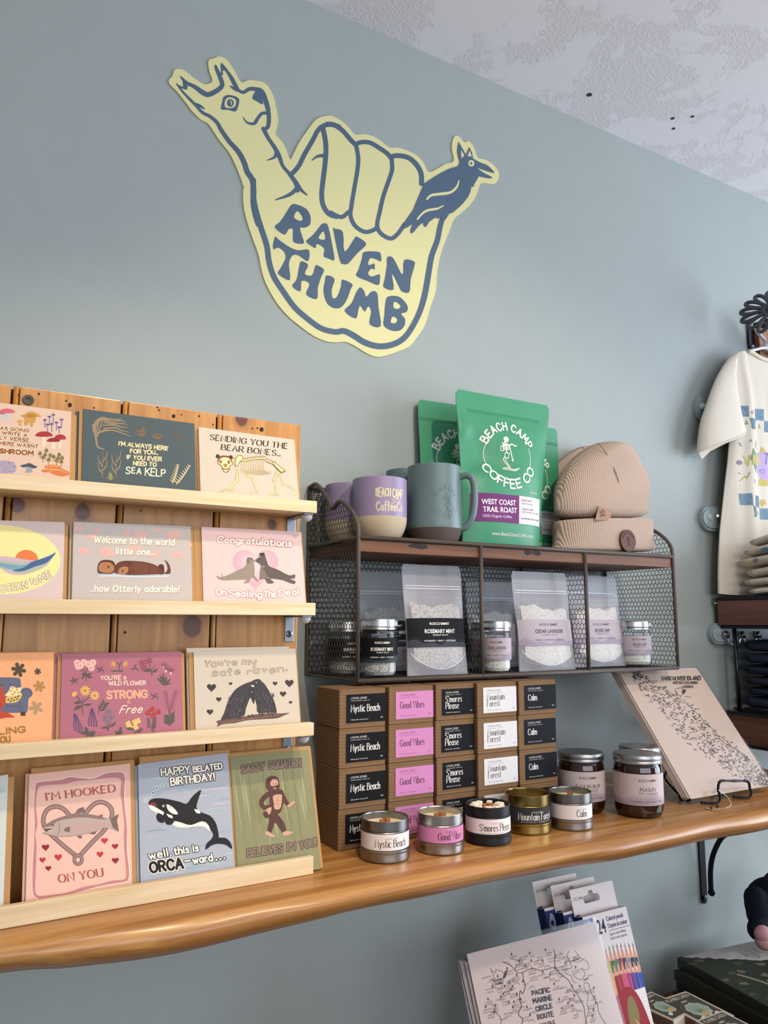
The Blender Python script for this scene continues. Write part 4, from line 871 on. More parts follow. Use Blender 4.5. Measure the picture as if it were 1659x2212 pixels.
def art_orca(A, pl, w, h):
    f = r4R; rnd = random.Random(11)
    for i in range(46):
        u, v = rnd.random(), rnd.random(); L = rnd.uniform(25, 75); x = 300+190*u+v*10; y = 1655+240*v-20*u
        x1 = min(x+L, 490+v*18); 
        if x1-x < 12: continue
        A.line([(x, y), ((x+x1)/2, y-4+rnd.uniform(-3, 3)), (x1, y-(x1-x)*.12)], [.6, rnd.uniform(2, 6), .6], rnd.choice(['#b7b0bd', '#93a5ae', '#c4b6b6', '#8a9aa6', '#a4b7b4', '#b9aeba']), cap=False)
    for t, q, k in (('HAPPY', '292,280 515,255', 15), ('BELATED', '545,250 772,222', 11.5), ('BIRTHDAY!', '368,355 714,312', 15)):
        a, b = f(q); A.hand(t, a, b, k, 6.4, '#1f1a1a'); A.hand(t, a, b, k, 3.3, '#f2e6d3')
    for x, y, t in ((163, 475, ''), (192, 440, 'O'), (224, 415, 'O'), (253, 378, 'P'), (293, 357, 'S')):
        A.ring(*f(f'{x},{y}')[0], 3.4, 3.4, 1.0, '#d8e0de'); 
        if t: c = f(f'{x},{y}')[0]; A.hand(t, (c[0]-1.1, c[1]+1.5), (c[0]+1.1, c[1]+1.4), 3, .7, '#45525a')
    k = '#1d1b1d'
    A.blob(f('190,510 205,470 260,458 340,465 430,485 490,500 540,440 595,395 606,402 590,450 570,530 610,570 680,600 725,660 745,740 750,770 800,775 840,810 852,862 800,830 740,822 690,835 640,868 650,820 690,780 700,740 660,690 600,668 540,690 470,690 400,670 360,650 340,668 310,640 290,652 260,640 248,600 262,580'), k)
    A.blob(f('190,512 225,520 270,545 330,580 378,600 370,622 330,610 280,580 240,570 200,540'), '#efe3d4'); A.blob(f('380,640 440,650 520,672 600,645 640,650 668,680 676,718 640,692 590,680 500,692 420,688 370,660'), '#efe3d4')
    A.blob(f('330,510 360,515 405,555 420,585 380,582 345,555'), '#efe3d4'); A.blob(f('552,545 590,555 600,578 570,575'), '#efe3d4')
    A.poly(f('200,495 235,490 258,520 225,522 205,512'), '#7a3a36'); A.ring(*f('306,520')[0], 1.8, 1.8, 1.2, '#efe3d4'); A.line(f('335,520 355,505 358,540'), 1.0, '#1d1b1d')
    A.blob(f('250,600 270,580 300,600 310,650 275,648'), k); A.blob(f('305,590 320,570 350,610 395,625 375,665 335,668 312,635'), k)
    for t, q, h_ in (('well,', '195,945 368,912', 15.5), ('this is', '398,908 585,878', 15), ('-', '480,978 522,972', 14), ('ward', '545,980 698,955', 14.5)):
        a, b = f(q); A.hand(t, a, b, h_, 6.2, '#1f1a1a'); A.hand(t, a, b, h_, 3.2, '#f2e6d3')
    for x, y in ((728, 950), (760, 944), (792, 938)): A.ell(*f(f'{x},{y}')[0], 4.2, 4.2, '#1f1a1a'); A.ell(*f(f'{x},{y}')[0], 2.4, 2.4, '#f2e6d3')
    a, b = f('205,1050 462,1012'); A.hand('ORCA', a, b, 21, 9.6, '#f0dcc4'); A.hand('ORCA', a, b, 21, 5.6, '#171415')
def art_squatch(A, pl, w, h):
    f = r4R; rnd = random.Random(4)
    for i in range(26):
        u = (i+.3)/26; x0 = 850+u*600+rnd.uniform(-8, 8); L0, L1 = (rnd.uniform(0, .5), rnd.uniform(.5, 1))
        c = rnd.choice(['#85825c', '#9a9874', '#7f7c56', '#94916a'])
        y0, y1 = 165-60*u+830*L0, 140-60*u+830*L1
        A.line(f(f'{x0+110*L0},{y0} {x0+110*(L0+L1)/2+rnd.uniform(-6,6)},{(y0+y1)/2} {x0+110*L1},{y1}'), [1, rnd.uniform(4, 8), 1], c, cap=False)
    for t, q in (('SASSY', '930,258 1110,232'), ('SQUATCH', '1145,225 1395,205'), ('BELIEVES', '975,925 1255,885'), ('IN', '1292,878 1352,868'), ('YOU!', '1395,865 1525,835')):
        a, b = f(q); A.hand(t, a, b, 16, 5.8, '#453630', slant=.16); A.hand(t, a, b, 16, 3.5, '#85715f', slant=.16)
    k = '#54352c'; s = '#c79a7e'
    A.line(f('1170,410 1110,450 1085,500 1110,540'), [12, 11, 10, 8], k); A.line(f('1110,530 1150,525'), 8, k); A.line(f('1240,410 1270,470 1300,515'), [12, 10, 8], k)
    A.blob(f('1165,395 1245,390 1265,450 1250,540 1225,580 1160,580 1150,500'), k); A.line(f('1180,560 1170,640 1150,720'), [17, 14, 10], k); A.line(f('1160,580 1215,630 1250,680 1265,720'), [18, 16, 14, 10], k); A.line(f('1115,580 1130,600 1180,590'), [9, 9, 8], k)
    A.blob(f('1180,440 1240,428 1250,450 1240,530 1215,548 1190,540 1185,500'), s)
    for q in ('1215,445 1216,540', '1190,480 1240,475', '1192,505 1238,500'): A.line(f(q), .7, '#9c6f57')
    A.blob(f('1120,340 1130,300 1170,280 1210,290 1228,330 1225,380 1200,412 1160,405 1125,380'), k); A.blob(f('1158,330 1175,308 1210,312 1220,345 1210,365 1175,368 1160,352'), s); A.blob(f('1150,370 1190,360 1232,350 1222,395 1195,412 1162,400'), k)
    A.ell(*f('1193,380')[0], 3.6, 2, '#b57a7d'); A.ell(*f('1180,345')[0], 1.4, 1, '#2b1c18'); A.ell(*f('1205,342')[0], 1.4, 1, '#2b1c18'); A.line(f('1193,345 1196,358'), .8, '#9c6f57')
    A.line(f('1300,520 1330,500 1345,480'), [5, 5, 1.5], s); A.line(f('1325,500 1352,495'), [4, 1.2], s); A.blob(f('1130,545 1165,530 1160,570 1145,590 1135,570'), s)
    A.blob(f('1115,742 1130,720 1160,735 1195,760 1170,768'), s); A.blob(f('1255,745 1270,722 1340,728 1310,748 1270,755'), s)
def art_sliver(A, pl, w, h):
    A.line([(-60, 1712), (-20, 1709), (10, 1706)], [8, 16, 10], '#b6c4c2', cap=False)
G1, G2, G3, G4 = 'greeting cards on the top ledge', 'greeting cards on the second ledge', 'greeting cards on the third ledge', 'greeting cards at the foot of the rack'
E3 = [('e', .001, .004, -.001), ('c', .003, .000, -.003), ('e', .004, .0055, -.004)]
card_stack('mushroom', (-58, 863), (154, 889), ZL[0], '#cfb4a0', art_mushroom, [('e', .0, .006, -.003), ('e', .0, .009, -.004)], 'pinkish card with painted mushrooms and brown lettering on the top ledge', cat_group=G1)
card_stack('sea kelp', (180, 883), (420, 915), ZL[0], '#4e5a5d', art_kelp, [('e', .004, .001, -.001), ('c', .0075, .0, -.002), ('e', .006, .003, -.003)], 'dark teal card with gold seaweed and SEA KELP on the top ledge', cat_group=G1)
card_stack('bear bones', (429, 922), (636, 950), ZL[0], '#c3b8a8', art_bear, [('e', .001, .003, -.001), ('c', .002, .0, -.003)], 'grey-beige card with a walking bear skeleton on the top ledge', cat_group=G1)
card_stack('sunset wave', (-105, 1121), (140, 1128), ZL[1], '#cdbab4', art_ocean, E3[:2], 'card with a yellow oval, orange sun and blue wave on the second ledge', cat_group=G2)
card_stack('otter', (159, 1127), (412, 1137), ZL[1], '#bab1ab', art_otter, E3, 'grey card with two floating brown otters and pink clouds on the second ledge', cat_group=G2)
card_stack('kissing seals', (435, 1138), (650, 1149), ZL[1], '#dfbcb6', art_seal, [('e', .009, .002, -.001), ('c', .011, .0, -.003), ('e', .012, .003, -.005)], 'pink card with two kissing seals before a heart on the second ledge', cat_group=G2)
card_stack('orange sofa', (-98, 1421), (115, 1416), ZL[2], '#e9a678', art_sofa, [('c', .002, .001, .004), ('e', .003, .006, .001), ('e', .001, .0045, .006)], 'orange card with a blue sofa and brown flowers on the third ledge', cat_group=G3)
card_stack('wild flower', (134, 1413), (392, 1409), ZL[2], '#a96b78', art_flower, [('e', .004, .003, -.001), ('c', .0065, .0, .0015), ('e', .0075, .005, -.002)], 'plum pink card covered with wild flowers and STRONG on the third ledge', cat_group=G3)
card_stack('safe raven', (418, 1409), (638, 1401), ZL[2], '#c5b9a7', art_raven, [('e', .0055, .002, -.001), ('c', .007, -.006, .004), ('c', .0075, -.008, .005)], 'grey card with two cuddling black ravens on a branch on the third ledge', cat_group=G3)
card_stack('pale cropped', (-205, 1703), (18, 1673), ZS+.001, '#ccd0c8', art_sliver, [('e', .0, .006, .0)], 'pale grey-green card cut off at left of the pink fish card', yt=-.2285, yb=-.2685, cat_group=G4)
card_stack('hooked fish', (63, 1673), (281, 1649), ZS+.001, '#e4b8a6', art_hook, [('e', -.002, .005, .005), ('c', .003, .0, .0), ('e', .001, .007, .001)], 'pink card with a fish, two hooks and red hearts at the foot of the rack', yt=-.2285, yb=-.2685, cat_group=G4)
card_stack('orca', (298, 1651), (492, 1626), ZS+.001, '#a6abb4', art_orca, [('e', -.002, .003, .006), ('c', .003, .0, -.003), ('c', .004, .0, -.006)], 'blue-grey card with a leaping orca and HAPPY BELATED BIRTHDAY', yt=-.2285, yb=-.2685, cat_group=G4)
card_stack('olive hairy figure', (497, 1635), (667, 1619), ZS+.001, '#8a8764', art_squatch, [('e', .001, .0035, .004), ('c', .001, .0, -.004), ('e', .002, .0045, .0055)], 'olive green card with a walking hairy figure at the foot of the rack', yt=-.2285, yb=-.2685, cat_group=G4)

# ------------------------------------------------------------------ wire organiser on the wall
WX0, WX1, WYF, WYB = P(667, 1178, -.004).x, P(1453, 1203, -.1745).x, -.1745, -.004
ZT, ZB, ZR = .1195, -.0850, .2165
MX = [P(1040, 1300, WYF).x, P(1267, 1300, WYF).x]
M_WIRE = mat('#544b44', .55, .2, .35); M_MESH = mat('#463f3a', .55, .2, .35)
org = thing('wire_organizer', 'dark wire mesh wall organizer with a brown wood top board above the candle boxes', 'organizer', ((WX0+WX1)/2, -.09, ZB))
def side_top():
    q = [(782, 1157), (772, 1130), (757, 1100), (735, 1083), (718, 1098), (708, 1076), (685, 1047), (672, 1051)]
    r = [PX(a, b, WX0) for a, b in q]
    return [(max(WYF, p.y), p.z) for p in r]+[(WYB, .2175)]
prof = side_top(); prof[0] = (WYF, ZT)
profs = [(v.x, v.y) for v in crom(prof, 6)]
def topz(y):
    for (a, b), (c, d) in zip(profs, profs[1:]):
        if (a-y)*(c-y) <= 0 and a != c: return b+(d-b)*(y-a)/(c-a)
    return profs[-1][1] if y > profs[-1][0] else profs[0][1]
def hexmesh(f, u0, u1, v0, v1, inside, r=.00062, cw=.0086, ch=.0112):
    """hexagonal wire netting; f(u, v) -> point"""
    mb = MB(); nu = int((u1-u0)/cw)+2; nv = int((v1-v0)/(ch*.75))+2; s = .18
    for j in range(nv):
        for i in range(nu):
            cx = u0+cw*(i+.5*(j % 2)); cy = v0+ch*.75*j
            a, b, c, d = (cx, cy+ch*.25+ch*s*.0), (cx+cw/2, cy+ch*.5), (cx+cw/2, cy+ch*.5), None
            t0 = (cx-cw/2, cy+ch*.25); t1 = (cx, cy+ch*.5); t2 = (cx+cw/2, cy+ch*.25); t3 = (cx+cw/2, cy-ch*.25)
            for p, q in ((t0, t1), (t1, t2), (t2, t3)):
                if inside(*p) and inside(*q):
                    pa, pb = Vector(f(*p)), Vector(f(*q)); mb.tube([pa, pb], r, M_MESH, 4, cap=False, smooth=True)
    return mb
# tubes of the frame
R = .0034
mb = MB()
for x in (WX0, WX1):
    pth = [Vector((x, WYF, ZB))]+[Vector((x, y, z)) for y, z in profs]+[Vector((x, WYB, ZB))]
    mb.tube(pth, R, M_WIRE, 8, closed=True)
    mb.tube([(x, WYF, ZT), (x, WYB, ZT)], R*.8, M_WIRE, 8)
for z in (ZT, ZB): mb.tube([(WX0, WYF, z), (WX1, WYF, z)], R*1.05, M_WIRE, 8)
for z in (ZR, ZB, ZT): mb.tube([(WX0, WYB, z), (WX1, WYB, z)], R*.85, M_WIRE, 8)
for x in MX:
    mb.tube([(x, WYF, ZB), (x, WYF, ZT)], R, M_WIRE, 8); mb.tube([(x, WYB-.001, ZB), (x, WYB-.001, ZT)], R*.8, M_WIRE, 8)
    mb.tube([(x, WYF, ZB), (x, WYB, ZB)], R*.8, M_WIRE, 8)
mb.build('frame', org, 'dark brown iron tube frame')
hexmesh(lambda u, v: (u, WYB-.0005, v), WX0, WX1, ZB, ZR, lambda u, v: WX0 <= u <= WX1 and ZB <= v <= ZR).build('back_mesh', org)
for x in (WX0, WX1):
    hexmesh(lambda u, v, x=x: (x, u, v), WYF, WYB, ZB, ZR+.01, lambda u, v: WYF <= u <= WYB and ZB <= v <= topz(u)).build('side_mesh', org)
for x in MX:
    hexmesh(lambda u, v, x=x: (x, u, v), WYF, WYB, ZB, ZT, lambda u, v: WYF <= u <= WYB and ZB <= v <= ZT-.014).build('divider_mesh', org)
mb = MB(); mb.box((WX0+.001, WYF, ZB-.0016), (WX1-.001, WYB, ZB+.0005), mat('#3a3531', .6, .3)); mb.build('floor_plate', org)
M_BOARD = wood('dark_board', '#7a5136', '#684229', '#3c2415', 'x', 40, 9, .55, .3)
mb = MB(); zb = ZT-.0205
mb.box((WX0+.0035, WYF+.001, zb), (WX1-.0035, WYB-.003, ZT-.0035), M_BOARD, .0008)
A = Art(mb, Plane((0, WYF+.001, 0), (1, 0, 0), (0, 0, 1)))
rnd = random.Random(3)
for px in (905, 1142, 1160):
    u0, v0 = P(px, 1176+(px-905)*.06, WYF).x, ZT-.008; w = .018 if px < 1000 else .009
    A.tr = lambda a, b: (a, b)
    A.poly([(u0+w*(.9+.2*rnd.random())*math.cos(a*.6283), v0+.0045*(.7+.5*rnd.random())*math.sin(a*.6283)) for a in range(10)], '#241b18')
mb.build('top_board', org, 'worn brown wooden board')

# ------------------------------------------------------------------ mugs on the organiser
ZO = ZT+.0035
def mug(name, c, R_, H, glaze, clay, split, label, handle=None, flare=0.0, art=None, round_=.3):
    t = thing(name, label, 'mug', c); c = Vector(c); mb = MB(); m1 = mat(glaze, .38, 0, .45); m2 = mat(clay, .75, 0, .2)
    pr = []; mm = []
    def rad(z):
        q = z/H
        if q < round_: e = 1-q/round_; return R_*(1-.30*e**2.6) if handle is None else R_*(1-.24*e**1.1)
        return R_*(1-flare*(q-round_)/(1-round_))
    zs = [0, .001]+[H*i/28 for i in range(1, 29)]
    for z in zs: pr.append((rad(z) if z else rad(0)*.96, z))
    mm = [m2 if (zs[i]+zs[i+1])/2 < split else m1 for i in range(len(zs)-1)]
    rt = pr[-1][0]; pr += [(rt-.0012, H+.0012), (rt-.003, H), (rt-.0038, H-.004), (rad(.4*H)-.005, .4*H), (rad(.15*H)-.007, .008), (.0001, .006)]; mm += [m1]*6
    mb.lathe([(.0001, 0)]+pr, m1, c, 56, [m2]+mm); mb.build('cup', t)
    if handle is not None:
        d = Vector((math.cos(handle), math.sin(handle), 0)); hb = MB()
        q = [(rt-.003, .86*H), (rt+.010, .885*H), (rt+.020, .82*H), (rt+.0225, .6*H), (rt+.019, .36*H), (rt+.009, .22*H), (rad(.2*H)-.003, .185*H)]
        hb.tube(crom([c+d*r+Vector((0, 0, z)) for r, z in q], 5), .0056, m1, 12); hb.build('handle', t)
    if art:
        pb = MB(); art(pb, Rev(c, rad, R_, view(c))); pb.build('print', t)
    return t
class Rev:
    def __init__(s, c, rad, R_, a0): s.c = Vector(c); s.rad = rad; s.R = R_; s.a0 = a0
    def pt(s, u, v, h=0.0):
        w = s.a0+u/s.R; r = s.rad(v)+h+.0002; return s.c+Vector((r*math.cos(w), r*math.sin(w), v))
def arcp(A, cx, cy, r, a, b, w, col): A.line([(cx+r*math.cos(a+(b-a)*i/20), cy+r*math.sin(a+(b-a)*i/20)) for i in range(21)], w, col, smooth=False)
def surfer(A, cx, cy, k, col, w=1.0):
    """emblem: a bony figure on a board, centred at cx, cy; k = size"""
    L = lambda q, ww: A.line([(cx+x*k, cy+y*k) for x, y in pts(q)], ww*w*k, col)
    A.blob([(cx+x*k, cy+y*k) for x, y in pts('-.12,.92 .0,1.0 .14,.98 .18,.86 .1,.74 -.02,.72 -.1,.8')], col)
    L('-.1,.72 .05,.62 .2,.6 .35,.66 .48,.60 .6,.62', .07); L('-.2,.66 -.1,.6 .1,.62', .09)
    for y in (.56, .5, .44, .38): L(f'-.14,{y} .0,{y-.03} .16,{y}', .035)
    L('.0,.6 .0,.3 .04,.2', .07); L('-.16,.6 -.2,.45 -.12,.36', .05); A.line([(cx+x*k, cy+y*k) for x, y in pts('-.3,.52 -.3,.3 -.14,.3 -.14,.52')], .04*w*k, col, smooth=False, closed=True)
    L('.18,.55 .24,.3 .3,.0 .32,-.1', .06); A.blob([(cx+x*k, cy+y*k) for x, y in pts('.27,-.1 .38,-.08 .36,-.18 .27,-.17')], col)
    A.line([(cx+x*k, cy+y*k) for x, y in pts('-.06,.2 .16,.2 .1,-.05 -.1,.0')], .04*w*k, col, smooth=False, closed=True)
    L('-.06,.0 -.14,-.12 .04,-.4 .1,-.5', .05); L('.04,-.02 -.04,-.14 .12,-.4 .16,-.52', .04)
    L('-.2,-.55 .0,-.52 .3,-.58 .5,-.56 .66,-.5', .05); L('-.2,-.57 .1,-.62 .4,-.64 .56,-.56', .04)
view = lambda c: math.atan2(CAM.y-c[1], CAM.x-c[0])
def art_purple(pb, S):
    S.a0 += math.radians(24); A = Art(pb, S, None)
    k = '#cfc4a8'
    A.hand('BEACH CAMP', (-.0235, .062), (.0215, .061), .0125, .0021, k, jig=.12); A.hand('CoffeeCo', (-.0225, .040), (.021, .041), .0125, .0020, k, jig=.12)
    for i in range(6): A.line([(.006+.006*math.cos(i), .0555+.004*math.sin(i*1.7)), (.010+.006*math.cos(i), .056+.004*math.sin(i*1.7))], .0014, k)
def art_green(pb, S):
    S.a0 += math.radians(26); A = Art(pb, S, None); k = mat('#5a6f70', .3, 0, .6)
    A.hand('BEACH CAMP', None, None, .0085, .0011, k, arc=(0, .062, .0185, .0195, PI*.86, PI*.14)); A.hand('COFFEE CO', None, None, .0085, .0011, k, arc=(0, .062, .0255, .0265, PI*1.14, PI*1.86))
    A.ring(0, .062, .021, .022, .0006, k, -.35, .3); A.ring(0, .062, .021, .022, .0006, k, PI-.3, PI+.3); surfer(A, 0, .0595, .0185, k, 1.0)
zm = ZO
def round_at(px0, px1, py, y):
    """centre x and radius of an upright round body at depth y seen between two frame columns"""
    a, b = _ray(px0, py), _ray(px1, py); a.z = b.z = 0; a.normalize(); b.normalize(); m = (a+b).normalized()
    h = a.angle(b)/2; t = (y-CAM.y)/m.y; return CAM.x+m.x*t, t*math.sin(h)
def on_top(px0, px1, y): return round_at(px0, px1, 1110, y)
y = -.124; X, r = on_top(761, 879, y)
mug('coffee_mug', (X, y, zm), r, .0925, '#8d7f9e', '#b7a88f', .034, 'lilac mug with cream lettering and a bare clay base, in front', None, 0, art_purple, .42)
y = -.049; X, r2 = on_top(706, 800, y)
mug('coffee_mug', (max(X, WX0+.043), y, zm), .038, .0935, '#8d7f9e', '#b7a88f', .034, 'lilac mug half hidden behind the mesh end of the organizer', None, 0, None, .42)
y = -.121; X, r = on_top(877, 1000, y)
mug('coffee_mug', (X, y, zm), r, .124, '#64797a', '#5f534d', .023, 'tall grey-green mug with an engraved emblem and a handle', view((X, y))+math.radians(80), .06, art_green, .19)
y = -.042; X2, _ = on_top(842, 912, y)
mug('coffee_mug', (X2, y, zm), .034, .130, '#64797a', '#5f534d', .023, 'grey-green mug mostly hidden behind the tall engraved mug', None, .0, None, .19)

# ------------------------------------------------------------------ coffee bags
class Bag:
    """stand-up pouch: flat seal at the top, full belly, base gusset. u in -1..1, v in 0..1"""
    def __init__(s, c, w, h, d, rz=0.0, lean=0.0, top=.86, dent=None, gus=.1, fl=0.0, sx=0.0):
        s.fl = fl; s.sx = sx
        s.c = Vector(c); s.w = w; s.h = h; s.d = d; s.R = Matrix.Rotation(rz, 3, 'Z') @ Matrix.Rotation(lean, 3, 'X'); s.top = top; s.dent = dent; s.N = None
        s.gus = gus
    def depth(s, u, v):
        t = max(0.0, 1-v/s.top)
        b = s.d*(min(1, t*2.1)**.75)*(1-.25*max(0, .12-v)/.12)
        e = (1-min(1, abs(u))**3.2)
        q = b*(.10+.90*e)
        if s.dent:
            for (du, dv, ru, rv, a) in s.dent: q -= a*math.exp(-((u-du)/ru)**2-((v-dv)/rv)**2)
        return max(q, .0006)
    def raw(s, u, v, h=0.0, side=1):
        wu = s.w/2*(1-.035*math.sin(PI*min(1, v/s.top))*(abs(u) > .0)); y = -side*(s.depth(u, v)+h)
        return s.c+s.R @ Vector((u*wu*(1+s.fl*v)+s.sx*v, y, v*s.h))
    def pt(s, x, z, h=0.0): return s.raw(x/(s.w/2)/(1+s.fl*z/s.h), z/s.h, h)
    def mesh(s, m, nu=28, nv=40, corner=.03):
        mb = MB()
        def f(side):
            def g(a, b):
                u = -1+2*a; v = b
                if v > 1-corner: u *= 1-.06*((v-(1-corner))/corner)**2
                return s.raw(u, v, 0, side)
            return g
        mb.grid(f(1), nu, nv, m); mb.grid(f(-1), nu, nv, m, flip=True)
        # close the edges: sides, top and base
        for u in (-1, 1):
            a = [s.raw(u*(1-.06*max(0, (j/nv-(1-corner))/corner)**2), j/nv, 0, 1) for j in range(nv+1)]; b = [s.raw(u*(1-.06*max(0, (j/nv-(1-corner))/corner)**2), j/nv, 0, -1) for j in range(nv+1)]
            mb.add(a+b, [([j, j+1, nv+2+j, nv+1+j] if u < 0 else [j+1, j, nv+1+j, nv+2+j]) for j in range(nv)], m)
        for v in (0, 1):
            k = 1 if v == 0 else .94
            a = [s.raw((-1+2*i/nu)*k, v, 0, 1) for i in range(nu+1)]; b = [s.raw((-1+2*i/nu)*k, v, 0, -1) for i in range(nu+1)]
            mb.add(a+b, [([i, nu+1+i, nu+2+i, i+1] if v == 0 else [i, i+1, nu+2+i, nu+1+i]) for i in range(nu)], m)
        return mb
t = NT('green_bag'); nn = t.noise(t.coords(), 35, 3); t.bump(nn, .12, .003)
M_GRN = t.fin(t.mix(nn, '#3a8a63', '#40926a'), .42, .4)
def coffee_bag(c, w, h, d, rz, lean, dent, label, fl=0.0, sx=0.0):
    b = Bag(c, w, h, d, rz, lean, .87, dent, .1, fl, sx); r = thing('coffee_bag', label, 'coffee bag', c)
    mb = b.mesh(M_GRN); A = Art(mb, b, None, .0004, .00002)
    for z in (.875, .862): A.rect(-w*.49, h*z, w*.49, h*(z+.006), '#347d59', 12, 1)
    mb.build('pouch', r)
    k = h/.24; mb = MB(); A = Art(mb, b, None, .0005, .00002); wh = '#e8e6d8'
    cy = .143*k; R_ = .043*k
    A.hand('BEACH CAMP', None, None, .0125*k, .0027*k, wh, arc=(0.002, cy, R_*.97, R_*.97, PI*.87, PI*.13), jig=.12)
    A.hand('COFFEE CO', None, None, .0135*k, .0027*k, wh, arc=(0.002, cy, R_*1.24, R_*1.24, PI*1.13, PI*1.87), jig=.12)
    A.ring(0.002, cy, R_*.99, R_*.99, .0011*k, wh, PI*.88, PI*1.16); A.ring(0.002, cy, R_*.99, R_*.99, .0011*k, wh, -PI*.15, PI*.12)
    surfer(A, -.004, cy-.004, R_*.78, wh, .9)
    mb.build('emblem', r, 'white round emblem with a skeleton'); mb = MB(); A = Art(mb, b, None, .0005, .00002)
    A.txt('www.BeachCampCoffee.com', (-w*.22, .0165*k), (w*.34, .0165*k), .0052*k, wh, .004)
    A.txt('NET WT.', (w*.28, .085*k), (w*.42, .085*k), .0028*k, wh, .003)
    mb.build('small_print', r)
    mb = MB(); A = Art(mb, b, None, .0005, .00002)
    A.rect(-w*.475, .036*k, w*.12, .079*k, '#70306c', 14, 8); A.rect(w*.12, .036*k, w*.475, .079*k, '#dcd3d2', 10, 8)
    A.txt('WEST COAST', (-w*.36, .062*k), (w*.075, .0635*k), .0078*k, '#efe9ec', .02); A.txt('TRAIL ROAST', (-w*.34, .0505*k), (w*.09, .052*k), .0078*k, '#efe9ec', .02); A.txt('100% Organic Coffee', (-w*.34, .0425*k), (w*.02, .0435*k), .0042*k, '#e2cfe0', .002)
    for s_, z, bd, x1 in (('Roast Level:', .0715, .018, .31), ('light/medium', .0665, 0, .33), ('Tasting notes:', .058, .018, .345), ('wild blueberry, black', .0535, 0, .455), ('aeropress, drip, french', .0435, .018, .46)):
        A.txt(s_, (w*.155, z*k), (w*x1, (z+.0004)*k), .0032*k, '#3a3238', bd)
    mb.build('label', r, 'purple and white label')
    return r
zt = zm; yb = -.128
a, b = P(1013, 1150, yb), P(1172, 1150, yb); w = (b-a).length
ztop = P(1100, 862, -.10).z; wtop = (P(1187, 870, -.10)-P(988, 860, -.10)).length
h = ztop-zt
b0, b1 = P(1012, 1150, -.128), P(1177, 1150, -.128); t0, t1 = P(986, 870, -.098), P(1188, 870, -.098); wb = b1.x-b0.x
coffee_bag(((b0.x+b1.x)/2, -.110, zt), wb, h*1.01, .022, 0, math.radians(-3), [(-.72, .60, .34, .13, .018), (-.25, .53, .28, .09, .008), (-.9, .72, .2, .08, -.006)], 'green coffee bag with the full white logo, standing in front of the two others', (t1.x-t0.x)/wb-1, (t0.x+t1.x-b0.x-b1.x)/2)
coffee_bag(((P(1010, 1000, -.05)).x-.004, -.030, zt), w*1.0, h*1.0, .011, math.radians(-4), math.radians(-2), [(-.9, .7, .3, .15, .01), (-.8, .62, .3, .06, .006)], 'green coffee bag at left rear, dented at its shoulder, behind the mug')
coffee_bag(((P(1140, 1000, -.053)).x+.0065, -.053, zt), w*1.0, h*.92, .0055, math.radians(2), math.radians(-2), [(.8, .72, .3, .12, .008)], 'green coffee bag at right rear, only its right edge showing beside the beanies')

